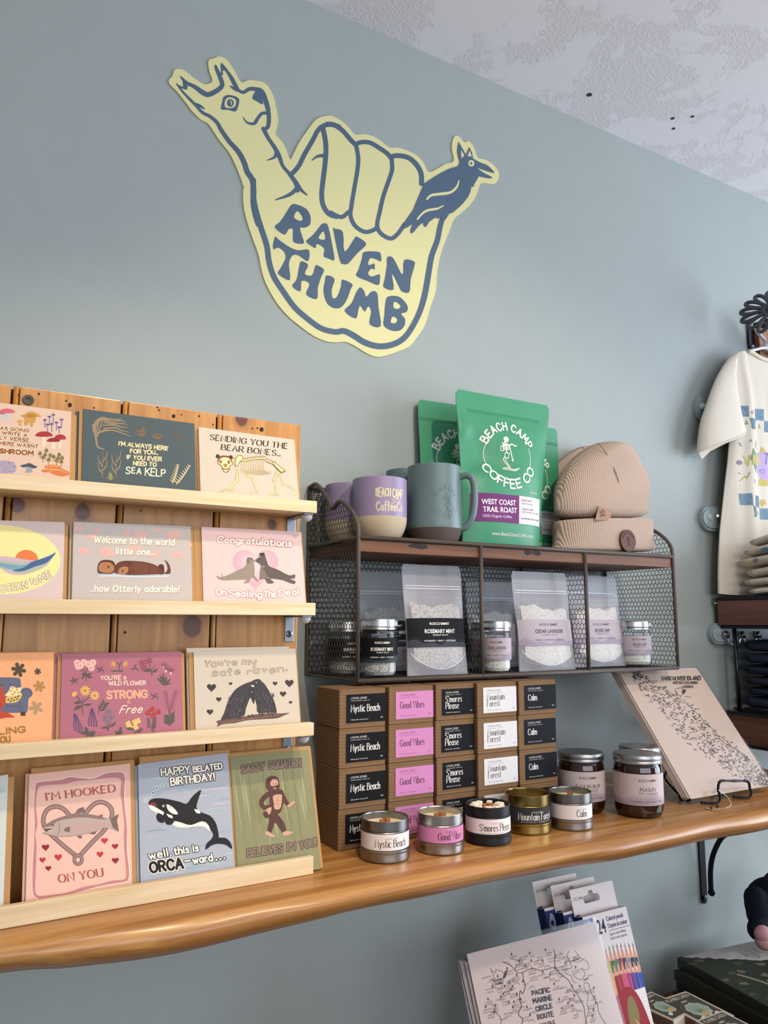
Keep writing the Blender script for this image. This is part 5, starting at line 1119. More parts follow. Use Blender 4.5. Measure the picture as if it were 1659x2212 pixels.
# ------------------------------------------------------------------ beanies
t = NT('ribbed_knit'); co = t.n('TexCoord'); wv = t.n('TexWave', bands_direction='X'); t.l(co.outputs['Object'], wv.inputs[0]); wv.inputs['Scale'].default_value = 88; wv.inputs['Distortion'].default_value = .35; wv.inputs['Detail'].default_value = 1; wv.inputs['Detail Scale'].default_value = .3
nz = t.noise(t.coords((1, 1, 3)), 420, 3); cc = t.mix(t.ramp(wv.outputs['Fac'], [(.0, 1.0), (.55, .0)]), '#c9b3a4', '#b29887'); cc = t.mix(t.ramp(nz, [(.4, 0.0), (.75, .5)]), cc, '#a08a78')
t.bump(wv.outputs['Fac'], .8, .0014); M_KNIT = t.fin(cc, .95, .1)
def beanie(label, y, dx, dz, dep=.030, patch=True):
    f = Z(1180, 920, 5.53)
    crown = [(1130, 128, 1195), (1000, 112, 1198), (900, 112, 1202), (800, 125, 1200), (700, 150, 1190), (600, 190, 1158), (500, 245, 1108), (420, 310, 1062), (350, 385, 1010), (290, 460, 945), (240, 545, 860), (212, 600, 780), (197, 640, 690)]
    cuff = [(1530, 60, 1325), (1480, 85, 1330), (1420, 110, 1300), (1350, 130, 1255), (1280, 135, 1222), (1200, 138, 1218), (1135, 142, 1226), (1122, 155, 1215)]
    r = thing('beanie', label, 'beanie', (P(1310, 1190, y).x+dx, y, ZO+dz))
    def body(rows, dep, nm, k=1.0):
        mb = MB(); vs = []; n = 40
        for (py, l, rr) in rows:
            a, b = P(*f(f'{l},{py}')[0], y), P(*f(f'{rr},{py}')[0], y); c = (a+b)/2; hw = (b-a).length/2; tz = (b.z-a.z)/2/hw
            for i in range(n):
                w = 2*PI*i/n; e = .9; cx, sx = math.cos(w), math.sin(w)
                X = math.copysign(abs(cx)**e, cx)*hw; D = math.copysign(abs(sx)**e, sx)*min(dep, hw*.9+.004)
                wr = .0016*math.sin(3*w+py*.01)+.002*math.sin(py*.013+cx*2)
                vs.append((min(c.x+X*k+dx, WX1-.007), y+D*k+wr, max(c.z+tz*X+dz, ZO+.0006)))
        m = len(rows); fs = [[j*n+i, j*n+(i+1) % n, (j+1)*n+(i+1) % n, (j+1)*n+i] for j in range(m-1) for i in range(n)]
        fs += [list(range(n))[::-1], [(m-1)*n+i for i in range(n)]]
        mb.add(vs, fs, M_KNIT, True); o = mb.build(nm, r, sub=1); return o
    body(crown, dep, 'crown'); body(cuff, dep+.004, 'cuff', 1.01)
    # seams of the crown
    mb = MB()
    for q in ('650,200 700,300 770,430 830,560 870,690', '640,200 520,250 400,340 300,430 240,560 210,700 200,850'):
        mb.tube(crom([P(*p, y-dep+.0015)+Vector((dx, .006 if i == 0 else 0, dz)) for i, p in enumerate(f(q))], 4), .0006, mat('#6e5846', .9), 6)
    mb.build('seam', r)
    if patch:
        c = P(*f('972,1372')[0], y-dep-.0066); pl = Plane(c, (1, .04, .03), (0, .03, 1)); mb = MB(); R_ = .0205
        cir = [(R_*math.cos(2*PI*i/40), R_*1.0*math.sin(2*PI*i/40)) for i in range(40)]
        mb.prism(cir, pl.pt, -.005, .0016, mat('#5f3d2c', .6)); A = Art(mb, pl, None, .0017); dk = '#2f1c14'
        A.ring(0, 0, .0192, .0192, .0008, dk); A.hand('BEACH CAMP', None, None, .0042, .0008, dk, arc=(0, 0, .0128, .0128, PI*.9, PI*.1)); surfer(A, 0, -.002, .0105, dk, 1.1); A.ring(0, 0, .0125, .0125, .0005, dk, -.5, .1); A.ring(0, 0, .0125, .0125, .0005, dk, PI-.1, PI+.5)
        mb.build('leather_patch', r, 'round brown leather patch')
        pl = Plane(P(*f('590,1105')[0], y-dep-.0035), (1, .05, -.1), (.12, .1, 1)); mb = MB(); q = [pl.px(*p) for p in f('585,1125 628,955 765,1000 785,1020 760,1125')]; q.reverse()
        if sum(q[i-1][0]*q[i][1]-q[i][0]*q[i-1][1] for i in range(len(q))) < 0: q.reverse()
        mb.prism(q, pl.pt, -.0004, .0, mat('#a07f68', .85)); A = Art(mb, pl, True); A.hand('35', f('700,1085')[0], f('690,1005')[0], 9, 1.5, '#1c1613')
        mb.build('price_tag', r, 'kraft price tag with handwritten figures')
beanie('oatmeal ribbed beanie with a round leather patch in front of its twin', -.109, 0, 0, .042)
beanie('oatmeal ribbed beanie mostly hidden behind the one with the leather patch', -.029, -.046, -.013, .014, patch=False)

# ------------------------------------------------------------------ bath salts in the organiser
def clear(name, tint, op, rough=.12, milky=False):
    t = NT(name); tr = t.n('BsdfTransparent'); m = t.n('MixShader')
    if milky:
        t.b.inputs['Base Color'].default_value = lin(tint); t.b.inputs['Roughness'].default_value = rough; t.b.inputs['Specular IOR Level'].default_value = .6
        m.inputs[0].default_value = op; t.l(t.b.outputs[0], m.inputs[2])
    else:
        tr.inputs[0].default_value = lin(tint); lw = t.n('LayerWeight'); lw.inputs[0].default_value = .5; g = t.n('BsdfGlossy'); g.inputs['Roughness'].default_value = rough
        t.l(t.math('ADD', t.math('MULTIPLY', t.math('POWER', lw.outputs['Facing'], 4.0), .40), op), m.inputs[0]); t.l(g.outputs[0], m.inputs[2])
    t.l(tr.outputs[0], m.inputs[1]); t.l(m.outputs[0], t.out.inputs[0]); return t.m
M_GLASS = clear('clear_glass', '#f2f5f6', .04, .05)
M_FILM = clear('frosted_film', '#c2c0c6', .36, .3, True)
M_FILM2 = clear('sleeve_film', '#fafbfc', .018, .15)
t = NT('coarse_salt'); v = t.coords(); n = t.noise(v, 330, 2, .7); n2 = t.noise(v, 160, 3)
t.bump(n, .9, .002); M_SALT_G = t.fin(t.mix(t.ramp(n, [(.3, 1.0), (.55, 0.0)]), '#c9c6bf', '#6f6c66'), .85, .3)
t = NT('white_salt'); v = t.coords(); n = t.noise(v, 300, 2, .7); n2 = t.noise(v, 60, 2)
t.bump(n, .9, .002); M_SALT_W = t.fin(t.mix(t.ramp(n2, [(.62, 0.0), (.72, .5)]), t.mix(t.ramp(n, [(.3, 1.0), (.5, 0.0)]), '#ece6da', '#bdb5a8'), '#b98d78'), .85, .3)
t = NT('spun_aluminium'); M_ALU = t.fin(None, .27, .5, 1.0); t.b.inputs['Base Color'].default_value = lin('#c9c8c6')
t = NT('steel_lid'); M_STEEL = t.fin(None, .34, .5, 1.0); t.b.inputs['Base Color'].default_value = lin('#a8a8ab')
BLK, MAU, INKD, INKW = mat('#17181b', .6, 0, .12), '#b3a6ad', '#3a3238', '#e8e3dd'
SALT = {'r': ('ROSEMARY MINT', 'ROSEMARY + MINT + COCONUT', BLK, INKW, M_SALT_G, '#343740'),
        'c': ('CEDAR LAVENDER', 'CEDAR + LAVENDER + COCONUT', MAU, INKD, M_SALT_W, '#9d90a0'),
        'h': ('ROSE HIP', 'ROSE + LEMON + COCONUT', MAU, INKD, M_SALT_W, '#9d90a0')}
def salt_label(A, kind, w, z0, z1, k=1.0, arc=1.0, nu=20):
    nm, sub, bg, ink, _, wv = SALT[kind]; H = z1-z0
    A.rect(-w/2, z0, w/2, z1, bg, nu, 4)
    p = [(-w/2+w*i/24, z0+H*(.17+.07*math.sin(i*.42+.6)+.05*math.sin(i*.9))) for i in range(25)]; p = [(a0+(a1-a0)*q/6, b0+(b1-b0)*q/6) for (a0, b0), (a1, b1) in zip(p, p[1:]) for q in range(6)]+[p[-1]]; NP = len(p)
    tw = w*arc
    for d, c in ((.06, wv), (-.03, wv)): A.line([(a, b+H*d) for a, b in p], H*.012, c, smooth=False)
    A._put(p+[(a, z0+.0002) for a, b in p], [[i, i+1, NP+i+1, NP+i] for i in range(NP-1)], wv)
    A.txt('ROSCO·EMMIT', (-tw*.17*k, z0+H*.76), (tw*.17*k, z0+H*.76), H*.085, ink, .015)
    L = .52 if len(nm) > 9 else .30
    A.txt(nm, (-tw*L/2*k, z0+H*.475), (tw*L/2*k, z0+H*.475), H*.135, ink, .02)
    A.txt('BUBBLE SALTS', (-tw*.13*k, z0+H*.385), (tw*.13*k, z0+H*.385), H*.045, ink, .02, 0, 1.3)
    A.txt(sub, (-tw*.27*k, z0+H*.19), (tw*.27*k, z0+H*.19), H*.05, ink, .015, 0, 1.2)
ZI = ZB+.0022
def pouch(kind, xl, xr, top, y, label, rz=0.0, lean=-.05, dx=0.0):
    a, b = P(xl, 1450, y), P(xr, 1450, y); w = (b-a).length; c = Vector(((a.x+b.x)/2+dx, y, ZI)); h = P((xl+xr)/2, top, y+.02).z-ZI
    h = h/math.cos(lean); nm, sub, bg, ink, sm, _ = SALT[kind]; g = Bag(c, w, h, .013, rz, lean, .80)
    r = thing('salt_pouch', label, 'pouch', c)
    mb = g.mesh(M_FILM, 20, 30, .05); A = Art(mb, g, None, .0003, .00002); zf = '#d2d3d8'
    for q in (.80, .775): A.rect(-w*.47, h*q, w*.47, h*(q+.008), mat('#c6c8ce', .25, 0, .6), 10, 1)
    A.line([(-w*.46, h*.20), (-w*.40, h*.15), (-w*.2, h*.075), (0, h*.05), (w*.2, h*.075), (w*.40, h*.15), (w*.46, h*.20)], .0011, mat('#c9cbd1', .25, 0, .6))
    mb.build('film', r, 'frosted film with a zip')
    # salt inside the pouch
    mb = MB(); rnd = random.Random(label); sl = rnd.uniform(-.03, .03); nu, nv = 22, 22
    def lvl(u): return .625+sl*u+.018*math.sin(u*5+sl*90)+.01*math.sin(u*13)
    def bt(u): return .055+.12*abs(u)**2.2
    def gsalt(a_, b_, side):
        u = -.86+1.72*a_; v = bt(u)+(lvl(u)-bt(u))*b_
        p = g.raw(u*.97, v, 0, side); q = g.raw(u*.97, v, 0, -side); m = (p+q)/2
        return m+(p-m)*.86
    mb.grid(lambda a_, b_: gsalt(a_, b_, 1), nu, nv, sm); mb.grid(lambda a_, b_: gsalt(a_, b_, -1), nu, nv, sm, flip=True)
    mb.build('salt', r, 'grey salt' if kind == 'r' else 'white salt')
    mb = MB(); A = Art(mb, g, None, .0006, .00002); salt_label(A, kind, w*.995, h*.245, h*.505, 1.0, 1.0, 22); mb.build('label', r, ('black' if kind == 'r' else 'mauve')+' label')
    return r
def salt_jar(kind, xl, xr, top, y, label, turn, dx=0.0):
    cx_, R_ = round_at(xl, xr, 1400, y); c = Vector((cx_+dx, y, ZI)); H = P((xl+xr)/2, top, y).z-ZI
    nm, sub, bg, ink, sm, _ = SALT[kind]; r = thing('salt_jar', label, 'jar', c); zl = H*.80
    mb = MB(); q = R_
    mb.lathe([(.0001, .0005), (q*.9, .0), (q*.98, .003), (q, .007), (q, zl-.006), (q*.97, zl-.002), (q*.92, zl), (q*.92, H-.006)], M_GLASS, c, 40); mb.build('glass', r, 'clear jar')
    mb = MB(); k = q-.0022
    mb.lathe([(.0001, .003), (k*.9, .003), (k, .008), (k, zl-.013), (k*.6, zl-.011), (.0001, zl-.012)], sm, c, 36); mb.build('salt', r)
    mb = MB(); lz = zl+.001; L = q*1.0
    pr = [(L, lz), (L, lz+.002)]
    pr += [(L*.985, lz+.0028), (L*1.0, lz+.0045), (L*1.0, H-.0035), (L*.99, H-.0015), (L*.96, H-.0004), (L*.9, H-.0002), (L*.88, H-.0012), (.0001, H-.0012)]
    mb.lathe(pr, M_ALU, c, 48)
    for i in range(64):
        w = 2*PI*i/64; mb.tube([c+Vector((L*1.004*math.cos(w), L*1.004*math.sin(w), lz+.0055)), c+Vector((L*1.004*math.cos(w), L*1.004*math.sin(w), H-.004))], .00035, M_ALU, 4, cap=False)
    mb.build('lid', r, 'aluminium screw lid')
    mb = MB(); S = Cyl(c, q+.0004, view(c)+turn); A = Art(mb, S, None)
    circ = 2*PI*q*.98; salt_label(A, kind, circ, H*.25, H*.67, 1.0, (2.1*q)/circ*1.22, 144); mb.build('label', r, ('black' if kind == 'r' else 'mauve')+' label')
    return r
pouch('r', 880, 1010, 1222, -.150, 'front salt pouch with a black label in the first bay of the organizer', 0, -.10)
pouch('r', 775, 905, 1238, -.036, 'black-labelled salt pouch behind the front one at the back of the first bay', .0, -.04)
pouch('c', 1122, 1243, 1237, -.150, 'front salt pouch with a mauve label in the middle bay', 0, -.10)
pouch('c', 1012, 1118, 1258, -.036, 'mauve-labelled salt pouch standing behind the jar at the back of the middle bay', .0, -.04)
pouch('h', 1232, 1342, 1245, -.110, 'salt pouch with a mauve label half behind the third post', 0, -.10, .012)
salt_jar('r', 779, 858, 1336, -.130, 'salt jar with a black label in front, just right of the first post', math.radians(12))
salt_jar('r', 704, 778, 1342, -.066, 'salt jar with a black label behind the left end mesh', math.radians(30), .0045)
salt_jar('c', 1040, 1104, 1341, -.140, 'salt jar with a mauve label in front, just right of the second post', math.radians(2))
salt_jar('c', 1008, 1060, 1344, -.072, 'salt jar with a mauve label seen through the first divider mesh', math.radians(20), .010)
salt_jar('h', 1343, 1420, 1341, -.105, 'salt jar with a mauve label at the right end of the organizer', math.radians(22), -.016)

# ------------------------------------------------------------------ candle boxes
t = NT('ribbed_kraft'); co = t.n('TexCoord'); wv = t.n('TexWave', bands_direction='Z'); t.l(co.outputs['Object'], wv.inputs[0]); wv.inputs['Scale'].default_value = 72
n = t.noise(t.coords(), 90, 4)
M_BOX = t.fin(t.mix(t.ramp(wv.outputs['Fac'], [(.2, .35), (.8, 0.0)]), t.mix(n, '#86694c', '#785c41'), '#614830'), .85, .15)
t.bump(wv.outputs['Fac'], .15, .0006)
YB = -.2106
STK = ('stack nearest the card rack', 'pink-labelled stack', 'middle stack', 'white-labelled stack', 'stack nearest the amber jars')
KINDS = [('Mystic Beach', None, mat('#141416', .6, 0, .12), '#e2ddd6', 'black'), ('Good Vibes', None, '#c57fae', '#4a1f36', 'pink'), ("S'mores", 'Please', mat('#141417', .6, 0, .12), '#e2ddd6', 'black'), ('Mountain', 'Forest', '#d6d3d2', '#2b2a2d', 'white'), ('Calm', None, mat('#14161b', .6, 0, .12), '#e2ddd6', 'black')]
BX = [(733, 832, 1490), (842, 937, 1480), (946, 1028, 1478), (1031, 1115, 1470), (1119, 1198, 1468)]
def serif2(A, t, x, z, k, ink, wmul=1.0):
    """condensed high-contrast serif line, left edge at x"""
    wd = sum((FONT[c][0]+.22) if c in FONT else .38 for c in t)*k*.80
    A.hand(t, (x, z), (x+wd*wmul, z), k, k*.115, ink, 'serif'); return wd
def candle_box(i, j):
    a, b = P(BX[i][0], BX[i][2], YB), P(BX[i][1], BX[i][2], YB); w, d, h = b.x-a.x, .071, .0512
    rnd = random.Random(i*10+j); yo = (.0, .003, .0055, .001, .0)[i]+rnd.uniform(-.0008, .0008); x0 = a.x+rnd.uniform(-.0008, .0008)
    z0 = ZS+.0003+j*(h+.0004)+0; base = Vector((x0, YB+yo, z0)); t1, t2, bg, ink, cn = KINDS[i]
    lev = ('bottom', 'second from bottom', 'third from bottom', 'top')[j]; nm = t1+(' '+t2 if t2 else '')
    r = thing('candle_box', f'kraft candle box, {cn} label, {lev} in the {STK[i]}', 'box', (x0+w/2, YB+yo+d/2, z0), 'kraft candle boxes in five stacks')
    mb = MB(); mb.box((x0, YB+yo, z0), (x0+w, YB+yo+d, z0+h), M_BOX, .0012)
    mb.box((x0+.0012, YB+yo-.0003, z0+h-.0006), (x0+w-.0012, YB+yo+.05, z0+h+.0002), M_BOX)
    mb.build('carton', r)
    mb = MB(); pl = Plane((x0, YB+yo-.0005, z0), (1, 0, 0), (0, 0, 1)); A = Art(mb, pl, None)
    lx, l0, l1 = w*.145, h*.135, h*.865; A.rect(lx, l0, w-.0006, l1, bg); A.rect(w-.0007, l0, w-.0001, l1, bg)
    mb.add([(x0+w+.0003, YB+yo-.0004, z0+l0), (x0+w+.0003, YB+yo+.012, z0+l0), (x0+w+.0003, YB+yo+.012, z0+l1), (x0+w+.0003, YB+yo-.0004, z0+l1)], [[0, 1, 2, 3]], bg)
    tx = lx+w*.10; k = h*.168
    A.txt('LOUISA JONES', (tx, h*.745), (tx+w*.34, h*.745), h*.052, ink, .0, 0, 1.2); A.txt('HAND POURED / SOOKE, BC', (tx, h*.69), (tx+w*.40, h*.69), h*.022, ink, .0, 0, 1.2)
    if t2: serif2(A, t1, tx, h*.50, k, ink, .95); serif2(A, t2, tx, h*.315, k, ink, .95)
    else: serif2(A, t1, tx, h*.415, k*1.06, ink, .84 if i == 0 else .88)
    A.txt('100% Soy Wax / Wooden Wick', (tx, h*.20), (tx+w*.37, h*.20), h*.028, ink, .0); A.txt('8oz', (w*.89, h*.225), (w*.945, h*.225), h*.032, ink, .01)
    mb.build('label', r, f'{cn} label')
for i in range(5):
    for j in range(4): candle_box(i, j)

# ------------------------------------------------------------------ tin candles
t = NT('soy_wax'); n = t.noise(t.coords(), 180, 2); t.bump(n, .1, .0005); M_WAX = t.fin(t.mix(n, '#eadfbd', '#e4d6ae'), .5, .3)
M_WICK = wood('wick_wood', '#a9714a', '#98603b', '#6f4226', 'z', 60, 20, .8, .1)
def stand(xl, xr, front):
    f = PZ(front[0], front[1], ZS); d = Vector((f.x, f.y-CAM.y, 0)).normalized(); R_ = .03
    for _ in range(6): c = f+d*R_; cx_, R_ = round_at(xl, xr, front[1]-60, c.y)
    return Vector((cx_, c.y, ZS+.0004)), R_
def tin(xl, xr, front, body, lid, lab, ink, name, sub, label, wick=0.0, fill=.80, chunks=False, rough=.32, metal=1.0, turn=.28):
    c, R_ = stand(xl, xr, front); H = R_*1.56; M1 = mat(body, rough, metal, .5); M2 = mat(lid, rough, metal, .5)
    q = R_*.955; r = thing('tin_candle', label, 'candle', c, 'open tin candles along the shelf'); zs = H*.27
    mb = MB(); mb.lathe([(.0001, .0003), (R_*.95, .0), (R_*.995, .0012), (R_, .003), (R_, zs-.003), (R_*1.018, zs-.001), (R_*1.018, zs+.0006), (q, zs+.0016)], M2, c, 56); mb.build('lid', r, 'tin lid pushed under the base')
    mb = MB(); mb.lathe([(q, zs+.001), (q, H*.70), (q*1.004, H*.715), (q*.985, H*.73), (q*.985, H*.745), (q*1.004, H*.76), (q*1.002, H*.98), (q*1.012, H*.99), (q*1.006, H), (q*.985, H*.995), (q*.975, H*.97), (q*.975, H*fill-.002)], M1, c, 56); mb.build('tin', r)
    mb = MB(); mb.lathe([(q*.973, H*fill-.004), (q*.972, H*fill+.0006), (q*.94, H*fill), (q*.5, H*fill-.0004), (.0001, H*fill)], M_WAX, c, 48); mb.build('wax', r, 'cream wax')
    if wick is not None:
        mb = MB()
        for w, l in ((wick, .0085), (wick+PI/2, .004)):
            rt = Matrix.Rotation(w, 3, 'Z'); mb.box((c.x-l, c.y-.0011, c.z+H*fill-.002), (c.x+l, c.y+.0011, c.z+H*fill+.0072), M_WICK, 0, rt, (c.x, c.y, 0))
        mb.build('wick', r, 'short wooden wick')
    if chunks:
        mb = MB(); rnd = random.Random(8)
        for k in range(9):
            w = 2*PI*k/9+rnd.uniform(-.2, .2); p = c+Vector((q*.62*math.cos(w), q*.62*math.sin(w), H*fill+.003)); s = rnd.uniform(.0035, .0055)
            mb.box(p-Vector((s, s, .003)), p+Vector((s, s, .004)), mat('#efe4cc', .7), .0014, Matrix.Rotation(rnd.uniform(0, 3), 3, 'Z'))
        mb.build('marshmallow', r, 'pale wax marshmallow pieces on top')
    mb = MB(); S = Cyl(c, q+.0005, view(c)+turn); A = Art(mb, S, None); z0, z1 = zs+.002, H*.70; A.rect(-PI*q*.99, z0, PI*q*.99, z1, lab, 128, 2)
    hh = z1-z0; k = hh*.46; wd = sum((FONT[x][0]+.22) if x in FONT else .38 for x in name)*k*.66; x0 = -wd/2
    A.txt('LOUISA JONES', (-q*.28+wd*.0, z0+hh*.68), (q*.28, z0+hh*.68), hh*.10, ink, 0, 0, 1.2); A.hand(name, (x0, z0+hh*.20), (x0+wd, z0+hh*.20), k, k*.11, ink, 'serif')
    if sub: A.txt(sub, (-q*.75, z0+hh*.05), (q*.75, z0+hh*.05), hh*.065, ink, 0, 0, 1.3)
    mb.build('label', r, 'paper band')
tin(778, 885, (831, 1868), '#8d8c8c', '#9a9896', '#e9dcd8', '#2a2325', 'Mystic Beach', None, 'dull silver tin candle with a white band, nearest the card rack', .25, .80)
tin(900, 1002, (952, 1850), '#b9b5b0', '#a9a5a1', '#c97fa9', '#43202f', 'Good Vibes', None, 'silver tin candle with a pink paper band', -.1, .80, rough=.28, turn=.50)
tin(1004, 1104, (1055, 1830), '#131318', '#131318', '#e9dcd8', '#2a2325', "S'mores Please", 'VANILLA BEAN | MARSHMALLOW | COCOA', "black tin candle with a white band and pale chunks on its wax", .0, .84, True, .45, .2, .42)
tin(1089, 1190, (1139, 1806), '#8a7645', '#a68f56', '#2b2b2e', '#d8d2c8', 'Mountain Forest', 'EUCALYPTUS | THYME | SAGE', 'gold tin candle with a black paper band', None, .62, rough=.3, turn=.45)
tin(1184, 1280, (1236, 1796), '#8a8987', '#9b9894', '#e6dad6', '#2a2325', 'Calm', None, 'silver tin candle with a white band beside the amber jar', .6, .80, turn=.55)

# ------------------------------------------------------------------ amber jars
t = NT('amber_glass'); lw = t.n('LayerWeight'); lw.inputs[0].default_value = .4
t.l(t.mix(lw.outputs['Facing'], '#2d1508', '#120703'), t.b.inputs['Base Color']); t.b.inputs['Roughness'].default_value = .07; t.b.inputs['Specular IOR Level'].default_value = .7; M_AMB = t.m
def amber(xl, xr, front, top, name, label, turn, y=None):
    c, R_ = stand(xl, xr, front)
    if y is not None:
        cx_, R_ = round_at(xl, xr, front[1]-70, y); c = Vector((cx_, y, ZS+.0004))
    H = P((xl+xr)/2, top, c.y).z-ZS
    r = thing('amber_candle', label, 'candle', c); zl = H*.865; q = R_
    mb = MB(); mb.lathe([(.0001, .0005), (q*.80, .0), (q*.92, .003), (q*.985, .009), (q, .018), (q, zl-.012), (q*.97, zl-.005), (q*.93, zl-.002), (q*.93, H-.005)], M_AMB, c, 56); mb.build('glass', r, 'dark amber jar')
    mb = MB(); L = q*1.0
    mb.lathe([(L*.96, zl-.001), (L*1.0, zl), (L*1.005, zl+.0015), (L*.99, zl+.003), (L*.985, zl+.0045), (L*1.0, zl+.006), (L*1.005, H-.004), (L*.99, H-.0015), (L*.96, H), (.0001, H)], M_STEEL, c, 56); mb.build('lid', r, 'grey steel lid')
    mb = MB(); S = Cyl(c, q+.0005, view(c)+turn); A = Art(mb, S, None); z0, z1 = H*.215, H*.715; hh = z1-z0; sp = q*2.75
    A.rect(-sp, z0, sp*.72, z1, '#c4b4b2', 160, 3); ink = '#3a3135'
    p = [(-sp+sp*1.72*i/160, z0+hh*(.20+.07*math.sin(i*.083)+.03*math.sin(i*.2))) for i in range(161)]
    for d, cc in ((.10, '#b3a4a6'), (.03, '#a99a9e'), (-.05, '#9f9096')): A._put([(u, v+hh*d) for u, v in p]+[(u, z0+.0002) for u, v in p], [[i, i+1, 162+i, 161+i] for i in range(160)], cc)
    A.txt('ROSCO·EMMIT', (-q*.40, z0+hh*.76), (q*.40, z0+hh*.76), hh*.078, ink, .015); wd = q*(.56 if len(name) > 7 else .36)
    A.txt(name, (-wd, z0+hh*.455), (wd, z0+hh*.455), hh*.125, ink, .015); A.txt('SOY CANDLE', (-q*.42, z0+hh*.36), (q*.42, z0+hh*.36), hh*.06, ink, .015, 0, 1.25); A.txt('LAVENDER + BERGAMOT + MINT', (-q*.72, z0+hh*.10), (q*.72, z0+hh*.10), hh*.042, ink, .01, 0, 1.2)
    for i in range(4): A.txt('hand poured soy wax', (-q*2.3, z0+hh*(.62-.07*i)), (-q*1.35, z0+hh*(.62-.07*i)), hh*.035, ink)
    mb.build('label', r, 'greyish pink paper label')
amber(1206, 1307, (1256, 1762), 1623, 'STONECROP', 'amber jar candle standing beside the candle boxes', .31)
amber(1326, 1433, (1380, 1771), 1626, 'FOGUST', 'amber jar candle in front of its twin, beside the map prints', .42)
amber(1338, 1428, (1385, 1735), 1611, 'FOGUST', 'amber jar candle mostly hidden behind its twin, its lid showing above', .9, -.205)

# ------------------------------------------------------------------ map prints on the wire easel
KP = '#cbb09c'
def flatbox(pl, w, h, d0, d1, m):
    mb = MB(); f = pl.pt
    A8 = [f(0, 0, d0), f(w, 0, d0), f(w, h, d0), f(0, h, d0), f(0, 0, d1), f(w, 0, d1), f(w, h, d1), f(0, h, d1)]
    mb.add(A8, [[0, 3, 2, 1], [4, 5, 6, 7], [0, 1, 5, 4], [1, 2, 6, 5], [2, 3, 7, 6], [3, 0, 4, 7]], m); return mb
bl = PZ(1493, 1726, ZS+.0125); tl_ = P(1350, 1455, bl.y+.142); tr_ = P(1518, 1447, bl.y+.142)
PM = Plane(bl, (1, (tr_.y-tl_.y), (tr_.z-tl_.z)*.2), tl_-bl); pw, ph = (tr_-tl_).length*1.0, (tl_-bl).length
EZ = Z(1180, 1430, 3.4635)
t = thing('art_print', 'pinkish map print titled VANCOUVER ISLAND, front one on the black easel', 'print', bl)
mb = flatbox(PM, pw, ph, -.0009, 0, mat(KP, .8, 0, .2)); A = Art(mb, PM, True); ink = '#3b3631'
A.hand('VANCOUVER ISLAND', *seg(EZ, '862,136 1152,136'), 7.6, 1.9, ink, jig=.2); A.hand('BRITISH COLUMBIA', *seg(EZ, '948,164 1132,164'), 4.8, 1.25, ink, jig=.2); A.hand('CANADA', *seg(EZ, '1018,194 1100,193'), 4.8, 1.25, ink, jig=.2)
rnd = random.Random(21)
axis = EZ('655,90 760,190 870,270 980,370 1080,480 1200,590 1330,690 1450,770 1560,850 1640,905'); wid = [8, 20, 26, 34, 40, 36, 34, 30, 24, 8]
up_, dn_ = [], []
ax = crom2(axis, 8)
for i, q in enumerate(ax):
    tt = i/(len(ax)-1)*(len(wid)-1); j = min(int(tt), len(wid)-2); w_ = wid[j]+(wid[j+1]-wid[j])*(tt-j)
    up_.append((q[0]+w_*.42+rnd.uniform(-2, 2), q[1]-w_*.62+rnd.uniform(-2, 2))); dn_.append((q[0]-w_*.42+rnd.uniform(-3, 3), q[1]+w_*.62+rnd.uniform(-3, 3)))
A.line(up_[14:60], .7, ink, smooth=False, cap=False)
for i in range(760):
    k = rnd.randrange(len(ax)); tt = k/(len(ax)-1)*(len(wid)-1); j = min(int(tt), len(wid)-2); w_ = wid[j]+(wid[j+1]-wid[j])*(tt-j); s_ = rnd.uniform(-1, 1)
    x, y = ax[k][0]+s_*w_*.46+rnd.uniform(-4, 4), ax[k][1]-s_*w_*.68+rnd.uniform(-4, 4); an = rnd.choice([-.35, -.2, .1, .5, .75, 1.0])+rnd.uniform(-.2, .2); L = rnd.uniform(3, 6.5)
    ex, ey = x+L*math.cos(an), y+L*math.sin(an)
    if i % 3 == 0: A.line([(x, y), ((x+ex)/2+1.2, (y+ey)/2-1.4), (ex, ey)], rnd.uniform(.9, 1.3), ink, smooth=False, cap=False)
    elif i % 3 == 1:
        for m_ in range(4): q = m_/4; A.line([(x+(ex-x)*q, y+(ey-y)*q-1), (x+(ex-x)*q+.8, y+(ey-y)*q+1.1)], .95, ink, smooth=False, cap=False)
    else: A.line([(x, y), (ex, ey)], rnd.uniform(.8, 1.7), ink, smooth=False, cap=False)
A.line(EZ('968,230 965,205 985,200 990,195 1000,198 1008,192 1016,200 1030,215 1020,245 990,250 970,232'), .9, ink, closed=True); A.blob(EZ('1012,225 1030,205 1045,212 1030,240'), ink); A.line(EZ('1035,262 1055,258 1080,266'), 1, ink)
mb.build('sheet', t)
mb = flatbox(Plane(PM.pt(-.004, .0, .0008), PM.U, PM.V), pw+.008, ph+.008, 0, .0004, M_FILM2); mb.build('sleeve', t, 'clear glossy sleeve')
for i in range(5):
    d = -.0022*(i+1); mb = flatbox(Plane(PM.pt(-.003-.0005*i, -d*PM.N.z/PM.V.z*.9+.001, d), PM.U, PM.V), pw+.005, ph+.004, -.0014, 0, mat('#c9b5ab', .5, 0, .4))
    mb.build('art_print', None, f'sleeved map print {["just", "second", "third", "fourth", "fifth"][i]} behind the front VANCOUVER ISLAND print', 'print', 'prints stacked on the easel')
M_BLKW = mat('#0f0f12', .4, .5, .5)
eas = thing('plate_easel', 'black twisted wire easel holding up the map prints', 'easel', PZ(1600, 1735, ZS))
